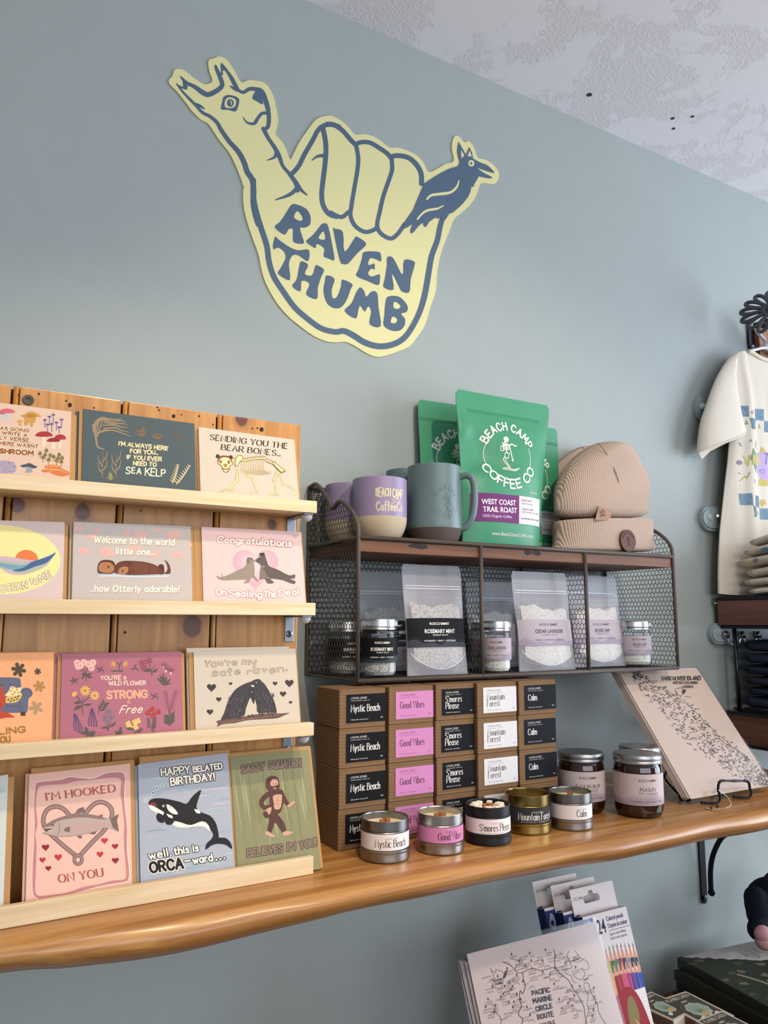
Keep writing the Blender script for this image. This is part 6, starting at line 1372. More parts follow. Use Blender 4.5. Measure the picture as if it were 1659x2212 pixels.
def twist(path, r, nm, k=9):
    mb = MB(); q = crom(path, k); L = 0; pth = []
    mb.tube(q, r*.72, M_BLKW, 8)
    for s_ in (0, 1):
        pp = []; L = 0
        for i, p in enumerate(q):
            if i: L += (p-q[i-1]).length
            tg = (q[min(i+1, len(q)-1)]-q[max(i-1, 0)]).normalized(); a = tg.cross(Vector((.3, .2, 1))).normalized(); b = tg.cross(a); w = L/.0042*PI+s_*PI
            pp.append(p+(a*math.cos(w)+b*math.sin(w))*r*.6)
        mb.tube(pp, r*.62, M_BLKW, 6)
    return mb.build(nm, eas)
ez = lambda px, py, z: PZ(px, py, z)
e = [PM.px(*q) for q in EZ('1280,905 1520,895')]
fz = ZS+.0045
def hook(px): 
    c = PZ(px, 1737, fz); return c
h0, h1 = PZ(EZ('1300,1000')[0][0], EZ('1300,1000')[0][1], ZS+.006), PZ(EZ('1530,985')[0][0], EZ('1530,985')[0][1], ZS+.006)
y0 = PM.pt(0, 0, .004).y-.0035
tp0, tp1 = P(*EZ('1285,925')[0], y0-.003), P(*EZ('1522,915')[0], y0-.003)
h0, h1 = Vector((tp0.x, y0-.006, fz)), Vector((tp1.x, y0-.006, fz))
twist([h0+Vector((-.034, .012, 0)), h0+Vector((-.020, .002, -.0005)), h0+Vector((-.006, -.001, .0005)), h0+Vector((.0005, 0, .008)), tp0+Vector((0, 0, -.008)), tp0+Vector((.002, 0, .002)), tp0+Vector((.010, 0, .0065)), (tp0+tp1)/2+Vector((0, 0, .0065)), tp1+Vector((-.010, 0, .0065)), tp1+Vector((-.002, 0, .002)), tp1+Vector((0, 0, -.008)), h1+Vector((-.0005, 0, .008)), h1+Vector((-.006, -.001, .0005)), h1+Vector((-.020, .002, -.0005)), h1+Vector((-.034, .012, 0))], .0022, 'front_hook')
bk = PM.pt(0, .0, -.016)
twist([Vector((h0.x-.026, y0+.03, fz)), Vector((h0.x-.03, bk.y+.03, fz)), PM.pt(.05, .10, -.018), PM.pt(.06, .18, -.018), PM.pt(.12, .18, -.018), PM.pt(.13, .10, -.018), Vector((h1.x-.03, bk.y+.03, fz)), Vector((h1.x-.026, y0+.03, fz))], .002, 'back_rest', 6)
lf = PZ(1462, 1712, fz)
twist([Vector((h0.x-.03, bk.y+.028, fz)), Vector((lf.x, lf.y, fz)), Vector((lf.x-.004, lf.y+.02, fz+.02)), Vector((lf.x+.012, lf.y+.03, fz+.03))], .002, 'rear_leg', 6)
tag_ = thing('price_tag', 'small kraft price tag on a white string beneath the easel', 'tag', PZ(1553, 1747, ZS))
mb = MB(); q = [PZ(*p, ZS+.0008) for p in EZ('1187,1097 1215,1088 1345,1094 1282,1113 1240,1112')]; PT = Plane(q[0], (1, 0, 0), (0, 1, 0)); u = [PT.px(p.x, p.y) if 0 else ((p-q[0]).x, (p-q[0]).y) for p in q]
if sum(u[i-1][0]*u[i][1]-u[i][0]*u[i-1][1] for i in range(len(u))) < 0: u.reverse()
mb.prism(u, PT.pt, -.0003, .0004, mat('#a5855f', .85)); A = Art(mb, PT, True, .0005)
A.hand('$13', *seg(EZ, '1225,1104 1290,1090'), 5, 1.5, '#1c1613'); mb.build('card', tag_)
mb = MB(); s0 = PZ(*EZ('1340,1094')[0], ZS+.001); mb.tube(crom([s0, PZ(*EZ('1372,1080')[0], ZS+.003), PZ(*EZ('1382,1060')[0], ZS+.005), P(*EZ('1360,1015')[0], y0-.008), P(*EZ('1320,980')[0], y0-.008), P(*EZ('1290,960')[0], y0-.007), tp0+Vector((-.002, -.004, -.006))], 6), .0005, mat('#dcd6cc', .8), 6); mb.build('string', tag_, 'white string')

# ------------------------------------------------------------------ fittings and clothes at right
WC = '#9fb0b3'; M_PLATE = mat('#93a1a2', .5); M_CHR = mat('#b9bcc2', .15, 1.0, .5); M_DKM = mat('#34343a', .3, .9, .5)
def hook_rail(cx_px, cy, hz, label, name='hook_rail'):
    x0 = P(cx_px, cy, -.006).x; z = P(cx_px, cy, -.006).z; r = thing(name, label, 'hook rail', (x0+.2, -.001, z-hz), 'painted-over hook rails on the wall')
    mb = MB(); loop = []
    for i in range(13): w = PI/2+PI*i/12; loop.append((x0+hz+hz*math.cos(w), z+hz*math.sin(w)))
    loop += [(x0+.55, z-hz), (x0+.55, z+hz)]
    mb.prism(loop, lambda u, v, h: Vector((u, -h, v)), .0, .012, M_PLATE)
    ins = [(x0+hz+(a-x0-hz)*.93+.0, z+(b-z)*.78) for a, b in loop]
    mb.prism(ins, lambda u, v, h: Vector((u, -h, v)), .0, .0155, M_PLATE); mb.build('plate', r, 'wall-coloured plate'); return r, x0, z
r, x0, z = hook_rail(1499, 880, .029, 'wall-coloured rounded hook plate half behind the sleeve of the T-shirt')
mb = MB(); c = P(1517, 878, -.02); mb.lathe([(.006, .0), (.0075, .004), (.006, .010), (.0001, .013)], mat('#aeb9b8', .4), Vector((c.x, -.0155, c.z)), 18, axis='y'); mb.build('peg', r)
def jhook(r, px, py, nm='hook'):
    c = P(px, py, -.02); c = Vector((c.x, -.0155, c.z)); mb = MB()
    mb.lathe([(.0065, 0), (.009, .003), (.0095, .007), (.007, .012), (.0001, .014)], M_CHR, c, 20, axis='y')
    mb.tube(crom([c+Vector((.002, -.006, -.004)), c+Vector((.006, -.010, -.016)), c+Vector((.014, -.016, -.022)), c+Vector((.024, -.02, -.018)), c+Vector((.028, -.022, -.006))], 5), .0022, M_CHR, 8); mb.build(nm, r, 'chrome hook')
r, x0, z = hook_rail(1511, 1119, .0285, 'wall-coloured rounded hook plate with one chrome hook beside the hem of the T-shirt')
mb = MB(); c = P(1533, 1116, -.0156); mb.lathe([(.0075, 0), (.007, .0015), (.0001, .002)], mat('#b3b3ae', .6), c, 18, axis='y'); mb.build('plug', r); mb = MB(); c = P(1549, 1116, -.0156); mb.lathe([(.0065, 0), (.0085, .002), (.0085, .005), (.005, .0085), (.0001, .009)], M_CHR, Vector((c.x, -.0155, c.z)), 20, axis='y'); mb.build('hook', r, 'chrome hook')
r, x0, z = hook_rail(1531, 1369, .0235, 'wall-coloured rounded hook plate with a row of chrome hooks under the wooden shelf box')
mb = MB(); c = P(1553, 1367, -.0156); mb.lathe([(.0065, 0), (.006, .0015), (.0001, .002)], mat('#a59fa0', .6), c, 18, axis='y'); mb.build('plug', r)
for px in (1567, 1602, 1636): jhook(r, px, 1372)

XU = 1.534
M_RED = wood('red_brown_wood', '#7d5549', '#6b463d', '#4d2f2a', 'y', 40, 9, .5, .35)
unit = thing('shelf_unit', 'reddish wooden two-tier wall shelf with dark metal rods at the right edge', 'shelf', (1.8, -.16, -.262))
mb = MB(); mb.box((XU, -.34, -.0085), (XU+.52, -.0165, .0455), M_RED, .0015); mb.build('upper_box', unit, 'reddish brown wooden box')
mb = MB(); mb.box((XU-.001, -.345, .046), (XU+.525, -.017, .0535), M_DKM, .001); mb.box((XU+.008, -.345, -.0165), (XU+.525, -.0165, -.0095), M_DKM, .001); mb.build('metal_rim', unit, 'dark metal rims above and below the box')
mb = MB(); c = PX(1545, 1303, XU-.0012); mb.lathe([(.0035, 0), (.003, -.001), (.0001, -.0014)], M_CHR, c, 12, axis='x'); mb.build('screw', unit)
for i, (y, x) in enumerate(((-.046, XU+.014), (-.31, XU+.012))):
    mb = MB(); mb.tube([(x, y, -.012), (x, y-.0015, -.198)], .0045, M_DKM, 12); mb.build('rod', unit)
mb = MB(); mb.tube([(XU+.014, -.035, -.189), (XU+.014, -.06, -.189)], .003, M_DKM, 8); mb.box((XU-.003, -.345, -.2), (XU+.525, -.026, -.194), M_DKM, .001); mb.build('lower_rim', unit, 'dark metal rim of the lower tier')
M_CRATE = wood('brown_crate', '#6f4a36', '#5c3a2a', '#3c241a', 'y', 40, 8, .5, .35)
mb = MB(); mb.box((XU, -.34, -.262), (XU+.52, -.03, -.200), M_CRATE, .002); mb.box((XU-.001, -.342, -.268), (XU+.521, -.028, -.2625), M_DKM, .001); mb.build('lower_box', unit, 'brown wooden lower box')
# folded clothes
def folded(name, z0, z1, ya, yb, x0, x1, m, label, grp, tilt=0.0, prt=None):
    mb = MB(); n = 9; rows = []; nx = 14; rnd = random.Random(label); hh = (z1-z0)
    prof = []
    for i in range(n): w = PI/2+PI*i/(n-1); prof.append((ya-hh*.5+hh*.62*abs(math.cos(w))*1.0, (z0+z1)/2+hh/2*math.sin(w)))
    prof += [(ya-(ya-yb)*t_, z0+.0*t_) for t_ in (.3, .6, .9)]+[(yb, z0+hh*.3), (yb, z0+hh*.7)]+[(ya-(ya-yb)*t_, z1) for t_ in (.9, .6, .3)]
    ph1, ph2 = 1.3, 4.1; vs = []; N = len(prof)
    for k in range(nx+1):
        t_ = k/nx; x = x0+(x1-x0)*t_; s_ = 1-(.62*(1-min(1, t_*9))**2 if t_ < .11 else 0)-(.62*(1-min(1, (1-t_)*9))**2 if t_ > .89 else 0)
        for (y, z) in prof:
            zc = (z0+z1)/2; wv = .0016*math.sin(y*60+ph1+x*14)+.0012*math.sin(y*31+ph2-x*22)
            vs.append((x, y, zc+(z-zc)*s_*.96+wv+tilt*max(0, -.065-y)))
    fs = [[k*N+i, k*N+(i+1) % N, (k+1)*N+(i+1) % N, (k+1)*N+i] for k in range(nx) for i in range(N)]
    fs += [list(range(N))[::-1], [nx*N+i for i in range(N)]]
    mb.add(vs, [f[::-1] for f in fs], m, True)
    o = mb.build(name, None, label, 'folded shirt' if 'shirt' in name else 'folded garment', grp, sub=1); return o
t = NT('cream_cotton'); n = t.noise(t.coords(), 300, 3); n2 = t.noise(t.coords(), 12, 3); t.bump(t.math('ADD', n2, t.math('MULTIPLY', n, .15)), .35, .006); M_CREAM = t.fin(t.mix(n2, '#ddd3c2', '#d4c9b7'), .95, .1)
t = NT('dark_denim'); n = t.noise(t.coords(), 300, 3); n2 = t.noise(t.coords(), 14, 3); t.bump(n2, .35, .005); M_DARK = t.fin(t.mix(n2, '#353a4c', '#2a2d3c'), .9, .15)
zz = .0565
for i, (ya, hh, nm) in enumerate(((-.084, .019, 'bottom one of the cream stack'), (-.072, .018, 'second from the bottom of the cream stack'), (-.078, .020, 'third from the bottom of the cream stack'), (-.066, .022, 'third from the top of the cream stack'), (-.072, .019, 'second from the top of the cream stack'), (-.087, .018, 'topmost of the cream stack'))):
    o = folded('folded_shirt', zz, zz+hh, ya-.004, -.30, XU+.004+.003*(i % 3), XU+.30, M_CREAM, 'folded cream T-shirt, '+nm, 'folded cream T-shirts on the upper shelf', .03*i)
    if i in (3, 4):
        pl = Plane((XU+.0025+.003*(i % 3), -.088, zz+.001), (0, -1, 0), (0, 0, 1)); mb = MB(); A = Art(mb, pl, None, .0003)
        if i == 3: A.line([(.028+.006*math.cos(a*.5)*(1-a/26), .011+.006*math.sin(a*.5)*(1-a/26)) for a in range(26)], .0014, '#5b3f63', smooth=False)
        else: A.ell(.05, .0095, .010, .0055, '#5a7686'); 
        if i == 3: A.poly([(.008, .004), (.022, .008), (.009, .010)], '#b59a4c')
        k = mb.build('print', o, 'coloured print'); 
    zz += hh+.0012
zz = -.189
for i, (ya, hh, nm) in enumerate(((-.030, .026, 'bottom one of the dark stack'), (-.034, .020, 'second from the bottom of the dark stack'), (-.036, .021, 'third from the bottom of the dark stack'), (-.028, .024, 'third from the top of the dark stack'), (-.036, .024, 'second from the top of the dark stack'), (-.034, .028, 'topmost of the dark stack'))):
    folded('folded_trousers', zz, zz+hh, ya-.016, -.30, XU+.024+.005*(i % 2), XU+.30, M_DARK, 'folded dark garment, '+nm, 'folded dark garments on the lower shelf'); zz += hh+.0012

# hook rail of wood with its end bracket, iron flower hook, hanger and T-shirt
xb = P(1627, 745, 0).x; za, zc = P(1627, 780, 0).z, P(1627, 712, 0).z
brd = thing('coat_board', 'brown wooden board with a metal end bracket high on the wall at right', 'board', (xb+.2, -.001, za))
mb = MB(); mb.box((xb, -.0175, za-.03), (xb+.5, -.0005, zc), wood('brown_board', '#a87a55', '#8f6342', '#6a452c', 'z', 50, 9, .55, .3), .0015); mb.build('board', brd)
mb = MB(); mb.box((xb-.024, -.006, zc-.072), (xb-.001, -.0005, zc+.014), M_DKM, .002); mb.box((xb-.006, -.05, zc+.006), (xb+.04, -.004, zc+.012), M_DKM, .001); o = mb.build('end_bracket', brd, 'dark steel bracket')
for dz in (.004, -.052):
    m2 = MB(); m2.lathe([(.0065, 0), (.006, .004), (.0001, .006)], M_CHR, Vector((xb-.013, -.0062, zc+dz)), 14, axis='y'); m2.build('bolt', o, 'shiny bolt')
FC = P(1668, 668, -.125); M_CAST = mat('#54575e', .45, .7, .5); fl = thing('flower_hook', 'dark cast-iron flower-shaped hook above the T-shirt', 'hook', FC)
FR = .068; PF = Plane(FC, (.54, -.84, 0), (.1, .06, 1))
for k in range(14):
    an = 2*PI*k/14+.25; mb = MB(); c, s_ = math.cos(an), math.sin(an); L = []
    for i in range(20):
        w = 2*PI*i/20; rr = FR*(.60+.40*math.cos(w)); tt = FR*.17*math.sin(w)*(.35+.65*(rr/FR)); L.append(PF.pt(rr*c-tt*s_, .76*(rr*s_+tt*c), -.012*(rr/FR)**2))
    mb.tube(L, [.0046]*20, M_CAST, 8, closed=True); mb.build('petal', fl)
mb = MB(); mb.lathe([(.0001, -.008), (.012, -.006), (.014, 0), (.011, .006), (.0001, .009)], M_CAST, FC, 24, axis='y'); mb.tube([FC, Vector((FC.x+.15, -.0246, FC.z-.05))], .006, M_CAST, 10)
mb.build('hub', fl)
M_HANG = mat('#dcdbe4', .35, 0, .5)
Y_T = -.037
sz = lambda t_: [P(*q, Y_T) for q in Z(1440, 600, 5.53)(t_)]
hg = thing('clothes_hanger', 'white tubular clothes hanger carrying the cream T-shirt', 'hanger', sz('1185,850')[0])
mb = MB(); q = sz('1188,855 1180,790 1160,735 1110,680 1075,630 1068,585 1085,560')
mb.tube(crom(q, 6), .0042, M_HANG, 10)
nk = P(1655, 752, Y_T); lf = [P(x, y, Y_T) for x, y in ((1590, 775), (1608, 762), (1630, 756))]
arm = [nk+Vector((nk.x-p.x, 0, p.z-nk.z)) for p in lf]; far = Vector((lf[0].x-.012, Y_T, lf[0].z-.006)); farr = Vector((2*nk.x-far.x, Y_T, far.z))
mb.tube(crom([far]+lf+[nk]+arm[::-1]+[farr], 5), .0036, M_HANG, 10); mb.build('tube', hg)
# T-shirt: front and back from outline rows, sleeves as their own parts
CX = P(1659, 790, Y_T).x
shirt = thing('tshirt', 'cream T-shirt with a colourful camping print on the white hanger', 'T-shirt', (CX, Y_T, .06))
S5, S6 = Z(1440, 600, 5.53), Z(1440, 960, 5.8219)
left = [P(*q, Y_T) for q in S5('905,887 850,894 800,915 772,955')]+[P(*q, Y_T) for q in S5('760,1000 800,1300 790,1700')]+[P(*q, Y_T) for q in S6('780,60 770,200 740,450 705,780 670,1100 655,1400 648,1650 652,1875')]
neck = [P(*q, Y_T) for q in S5('925,890 980,920 1070,975 1210,1020')]
def lx(z):
    body = left[3:]
    for a, b in zip(body, body[1:]):
        if (a.z-z)*(b.z-z) <= 0 and abs(a.z-b.z) > 1e-6: return a.x+(b.x-a.x)*(z-a.z)/(b.z-a.z)
    return body[0].x if z > body[0].z else body[-1].x
zs_, zh = left[3].z, left[-1].z
def topz(u):
    """upper edge of the front at -1..1: shoulder, then the neck scoop"""
    a = abs(u)*(CX-lx(zs_)); xx = CX-a; seq = [Vector((2*CX-neck[-1].x-.0, 0, neck[-1].z))]
    pl_ = sorted([(p.x, p.z) for p in (left[:4]+neck[1:])])+[(CX+.001, neck[-1].z-.002)]
    for (x_a, z_a), (x_b, z_b) in zip(pl_, pl_[1:]):
        if x_a <= xx <= x_b: return z_a+(z_b-z_a)*(xx-x_a)/max(1e-6, x_b-x_a)
    return zs_
def sh(u, v, side):
    zt_ = topz(u); z = zh+(zt_-zh)*v+.004*math.sin(u*3)*(1-v); half = CX-lx(min(z, zs_)); x = CX+u*half
    bul = .020*(1-u*u)**.5*(.45+.55*min(1, (1-v)*3))*(.6+.4*v)
    fold = .0045*math.sin(u*9+v*2.2)*(1-v)*(1-abs(u)**6)+.004*math.exp(-((u+.62+.25*(v-.4))/.07)**2)+.002*math.sin(u*23+v*6)*(1-v)
    y = Y_T-(bul+fold if side > 0 else -bul*.5)-(0.0015 if side > 0 else -.0015)
    return Vector((x, y, z))
mb = MB(); mb.grid(lambda a, b: sh(-1+2*a, b, 1), 48, 44, M_CREAM); mb.grid(lambda a, b: sh(-1+2*a, b, -1), 48, 44, M_CREAM, flip=True)
for u in (-1, 1):
    a = [sh(u, j/44, 1) for j in range(45)]; b = [sh(u, j/44, -1) for j in range(45)]; mb.add(a+b, [([j, j+1, 46+j, 45+j] if u < 0 else [j+1, j, 45+j, 46+j]) for j in range(44)], M_CREAM, True)
class ShirtFront:
    def px(s, px, py):
        q = P(px, py, Y_T-.02); return q.x, q.z
    def pt(s, x, z, h=0.0):
        u = 0; 
        half = CX-lx(min(z, zs_)); u = max(-1, min(1, (x-CX)/half)); zt_ = topz(u); v = max(0, min(1, (z-zh)/(zt_-zh)))
        p = sh(u, v, 1); return Vector((x, p.y-.0004-h, z))
A = Art(mb, ShirtFront(), True); A.maxlen = 4.0; rnd = random.Random(6)
def check(f, q, col='#6d8797'):
    p = f(q); A.poly(p, col); x0, x1 = min(a for a, b in p), max(a for a, b in p); y0, y1 = min(b for a, b in p), max(b for a, b in p)
    for i in range(int((x1-x0)*(y1-y0)/9)):
        x, y = rnd.uniform(x0+1, x1-2), rnd.uniform(y0+1, y1-2); an = rnd.uniform(0, 3); A.line([(x, y), (x+2*math.cos(an), y+2*math.sin(an))], .55, '#3d5166', smooth=False, cap=False)
for q in ('918,1513 1000,1522 1005,1655 925,1640', '1082,1558 1185,1565 1180,1705 1080,1690', '865,1635 932,1638 945,1765 905,1765', '1010,1670 1078,1685 1072,1810 1030,1800', '1185,1705 1290,1715 1290,1850 1182,1838'): check(S5, q)
for q in ('950,612 1075,612 1088,765 970,755', '1122,640 1185,650 1190,800 1125,765', '1090,765 1135,800 1138,918 1108,905', '1198,798 1330,805 1330,945 1205,940'): check(S6, q)
A.blob(S6('1145,240 1148,140 1190,95 1280,90 1400,100 1420,300 1350,430 1260,452 1190,400'), '#b79cc4'); A.poly(S6('1090,45 1150,120 1140,360 1060,180'), '#74946a'); A.poly(S6('1195,95 1210,20 1300,120 1250,100'), '#bfa558'); A.poly(S6('1183,430 1330,450 1330,520 1183,518'), '#bda94f')
for tt_, q, k, c in (('VAN', '1020,265 1195,245', 22, '#c4b45a'), ('T', '1235,240 1300,245', 22, '#6a5a90'), ('KI', '1172,350 1245,365', 9, '#5f6f9c')): A.hand(tt_, *seg(S6, q), k, 2.6 if k > 10 else 1.4, c, jig=.1)
for f, x, y in ((S6, 960, 215), ): A.line([(f(f'{x},{y}')[0][0]+5.6*(1-i/30)*math.cos(i*.45), f(f'{x},{y}')[0][1]+5.6*(1-i/30)*math.sin(i*.45)) for i in range(30)], 1.3, '#6a4b78', smooth=False)
A.line(S6('1055,355 1035,420 1020,395 970,450'), 2, '#b59a3e', smooth=False); A.line(S6('1100,440 1115,470 1105,480'), 1, '#7c8890'); A.line(S6('950,348 970,362'), 1, '#444'.replace('#444', '#444444'))
flower5(A, S6, 1235, 730, 32, '#c0a352', 5, .3); A.line(S6('1150,890 1165,860 1160,840'), 1.6, '#7a9a52'); A.poly(S5('985,1685 1000,1745 970,1745'), '#7f9a6a'); A.poly(S5('1128,1740 1145,1795 1110,1795'), '#b5a04e'); A.ring(*S5('1035,1605')[0], 2, 3.4, 1, '#a06f80'); A.line(S5('905,1970 925,1968 920,1990 940,2000'), 1.4, '#5b7b8a'); A.line(S5('1080,1945 1085,1985 1070,1990 1085,2030'), 1.6, '#b5a04e'); A.poly(S5('1010,1920 1022,1955 1000,1955'), '#7f9a6a')
mb.build('body', shirt)
mb = MB(); nb = [p+Vector((0, -.012, 0)) for p in neck]; nb = nb+[Vector((2*CX-p.x, p.y, p.z)) for p in nb[::-1][1:]]
mb.tube(crom(nb, 5), .0052, M_CREAM, 8); mb.build('neckband', shirt)
def sleeve(sg):
    mb = MB(); up = [P(*q, Y_T) for q in S5('800,905 715,965 610,1110 540,1260 470,1480 415,1680 390,1850 372,2080')]; lo = [P(*q, Y_T) for q in S5('780,1000 800,1200 850,1500 880,1700 900,1800 905,1830 900,1840 880,1860')]
    hemA = [P(*q, Y_T) for q in S5('372,2080 410,1950 560,1870 740,1840 915,1820')]
    vs = []; n = 18; m = 12; up = crom(up, 3); lo = crom(lo, 3)
    for j in range(m+1):
        t_ = j/m; a = up[int(t_*(len(up)-1))]; b = lo[int(t_*(len(lo)-1))]
        for i in range(n):
            w = 2*PI*i/n; k = .5-.5*math.cos(w); p = a+(b-a)*k; d = .020*math.sin(w)*(.45+.75*t_)
            x = p.x+.004*math.sin(t_*5+k*4); x = x if sg < 0 else 2*CX-x
            vs.append((x, Y_T-.004+d*-1, p.z-.0*t_))
    fs = [[j*n+i, j*n+(i+1) % n, (j+1)*n+(i+1) % n, (j+1)*n+i] for j in range(m) for i in range(n)]
    mb.add(vs, fs if sg > 0 else [f[::-1] for f in fs], M_CREAM, True)
    fl_ = [P(*q, Y_T+.012) for q in S5('376,2088 405,1968 560,1882 745,1845 800,1850 790,1915 745,1968 640,2012 520,2070 412,2172')]
    lp = [((p.x if sg < 0 else 2*CX-p.x), p.z) for p in fl_]
    if sum(lp[i-1][0]*lp[i][1]-lp[i][0]*lp[i-1][1] for i in range(len(lp))) < 0: lp.reverse()
    m2 = MB(); m2.prism(lp, lambda u, v, h: Vector((u, Y_T+.012-h, v)), 0, .0016, M_CREAM); m2.build('sleeve_lining', shirt)
    hem = [Vector(v) for v in vs[m*n:(m+1)*n]]; mb.tube(hem, .0022, M_CREAM, 6, closed=True); mb.build('sleeve', shirt)
sleeve(-1); sleeve(1)

# ------------------------------------------------------------------ low table with stationery
ZTB = -.735
mb = MB(); M_TAB = wood('table_wood', '#a98558', '#97744a', '#6f5233', 'x', 40, 8, .5, .3)
tb = thing('display_table', 'wooden table against the wall under the stationery', 'table', (1.2, -.3, ZF))
mb.box((.4, -.66, ZTB-.03), (2.2, -.003, ZTB), M_TAB, .003); mb.build('tabletop', tb)
for x in (.45, 2.15):
    for y in (-.62, -.05): m = MB(); m.box((x-.025, y-.025, ZF), (x+.025, y+.025, ZTB-.03), M_TAB, .003); m.build('leg', tb)
# coloured pencil boxes
yt = -.150; a, b = P(1258, 1984, yt), P(1352, 1957.5, yt); w = b.x-a.x; c = PX(1412, 2212, b.x); sl = (c.y-yt)/(c.z-b.z)
WH, NB = '#d9cdc8', '#1d2c66'; PC = ['#4f6fa8', '#8a9a3a', '#2d5f3c', '#2b7c58', '#7c2630', '#3a3236', '#808890', '#2a2a2e', '#3a4a3a']
PC2 = ['#b0703a', '#c98a2e', '#8a1f2c', '#9a1f30', '#c0486a', '#a0306c', '#6a2a72', '#2d3f8c', '#31449a']
for i in range(3):
    o = Vector((a.x-.021*i+.0, yt+.022*i+(.001 if i else 0), b.z+(.0035*i))); zt = o.z; h = zt-ZTB-.0015
    V = Vector((0, -sl*1.0, 1)) if False else Vector((0, (yt-(yt+sl*(ZTB-b.z)))/(b.z-ZTB), 1)); bo = o-V*h; pl = Plane(bo, (1, 0, 0), V); hh = h*V.length
    lab = ('front pencil box printed with 24 and a red shoe', 'pencil box behind the front one, only its hang tab showing', 'rearmost pencil box at left of the three hang tabs')[i]
    r = thing('pencil_box', lab, 'pencil box', bo, 'boxes of coloured pencils behind the route prints')
    mb = flatbox(pl, w, hh, -.019, 0, mat(WH, .5)); mb.add([pl.pt(0, .0, .0)]*0 or [pl.pt(-.0002, hh*.0, -.019), pl.pt(-.0002, hh*.0, 0), pl.pt(-.0002, hh, 0), pl.pt(-.0002, hh, -.019)], [[0, 1, 2, 3]], NB)
    mb.build('carton', r)
    # hang tab with a hole
    mb = MB(); t0 = hh+.0; tw = w*.995; loop = [(0, hh-.001), (tw, hh-.001), (tw, hh+.041), (0, hh+.041)]
    hx, hy = tw*.45, hh+.022; hole = [(hx-.017, hy-.006), (hx+.017, hy-.006), (hx+.019, hy), (hx+.016, hy+.005), (hx+.006, hy+.006), (hx+.004, hy+.012), (hx-.004, hy+.012), (hx-.006, hy+.006), (hx-.016, hy+.005), (hx-.019, hy)]
    mb.prism(loop, pl.pt, -.0190, -.0183, mat(WH, .5), [hole]); A = Art(mb, pl, None, -.0182); A.txt('175 C24A6', (w*.05, hh+.0235), (w*.27, hh+.0235), .0042, '#3b3b46', .005); A.rect(w*.02, hh-.0005, w*.12, hh+.002, NB)
    mb.build('hang_tab', r, 'white hang tab with a cut-out')
    mb = MB(); A = Art(mb, pl, None, .0003); f = Z(960, 1880, 3.6065)
    A.rect(0, hh*.86, w*.21, hh*.985, NB); A.rect(0, hh*.55, w*.21, hh*.855, NB)
    A.blob([(w*.04, hh*.90), (w*.10, hh*.965), (w*.17, hh*.95), (w*.18, hh*.90), (w*.13, hh*.875)], '#aab4cc'); A.ell(w*.11, hh*.915, w*.035, w*.04, NB); 
    A.txt('24', (w*.27, hh*.885), (w*.45, hh*.885), .021, '#23242c', .01); A.txt('Colored pencils', (w*.50, hh*.945), (w*.89, hh*.945), .0068, '#2b3260', .012); A.txt('Crayons de couleur', (w*.50, hh*.905), (w*.95, hh*.905), .0068, '#2b3260', .012)
    A.rect(w*.5, hh*.888, w*.99, hh*.891, '#4b4b55'); A.txt('Superior color brilliancy', (w*.50, hh*.862), (w*.88, hh*.862), .0042, '#4b4b55'); A.txt('Eclat de couleur superieur', (w*.50, hh*.838), (w*.88, hh*.838), .0042, '#4b4b55')
    if i == 0:
        n = 9; pw_ = w*.79/n
        for row, (yo_, cols, zl) in enumerate(((.80, PC, .66), (.715, PC2, .54))):
            for k in range(n):
                x = w*.205+pw_*k+(pw_*.12*row); y = hh*(yo_+(.012*math.sin(k*.5)))
                A.poly([(x+pw_*.5, y), (x+pw_*.95, y-hh*.085), (x+pw_*.05, y-hh*.085)], '#c78a6e'); A.poly([(x+pw_*.5, y+.001), (x+pw_*.62, y-hh*.022), (x+pw_*.38, y-hh*.022)], cols[k])
                A.rect(x+pw_*.05, hh*zl, x+pw_*.95, y-hh*.083, cols[k])
        A.blob([(w*.2, hh*.12), (w*.24, hh*.48), (w*.40, hh*.55), (w*.62, hh*.57), (w*.82, hh*.50), (w*.95, hh*.3), (w*.97, hh*.1), (w*.6, hh*.03)], '#8e2128'); A.blob([(w*.5, hh*.40), (w*.56, hh*.50), (w*.68, hh*.51), (w*.74, hh*.42), (w*.66, hh*.33), (w*.55, hh*.34)], '#7d6f42')
        A.poly([(w*.62, hh*.40), (w*.78, hh*.335), (w*.70, hh*.32)], '#c78a6e'); A.poly([(w*.76, hh*.345), (w*.99, hh*.29), (w*.99, hh*.25), (w*.72, hh*.315)], '#7c1f2b')
        A.poly([(w*.60, hh*.04), (w*.62, hh*.24), (w*.96, hh*.26), (w*.97, hh*.06)], '#d8832c'); A.blob([(w*.68, hh*.10), (w*.72, hh*.22), (w*.88, hh*.21), (w*.9, hh*.09)], '#b13a24'); A.ell(w*.9, hh*.2, w*.05, hh*.04, '#e2b03c')
        for k in range(6): A.line([(w*.56, hh*(.07+.03*k)), (w*.70, hh*(.055+.03*k)), (w*.86, hh*(.085+.03*k))], .0042, '#e3ddd8')
        for q in (((.30, .36), (.40, .20), (.48, .05)), ((.45, .33), (.40, .22), (.35, .1)), ((.58, .3), (.52, .2), (.55, .08))): A.line([(w*u, hh*v) for u, v in q], .0028, '#e3ddd8')
        A.line([(w*.3, hh*.30), (w*.42, hh*.28)], .002, '#2f2a2c'); A.txt('12/15', (w*.82, hh*.02), (w*.93, hh*.02), .004, '#5b5b60')
    mb.build('print', r, 'colourful printed front')
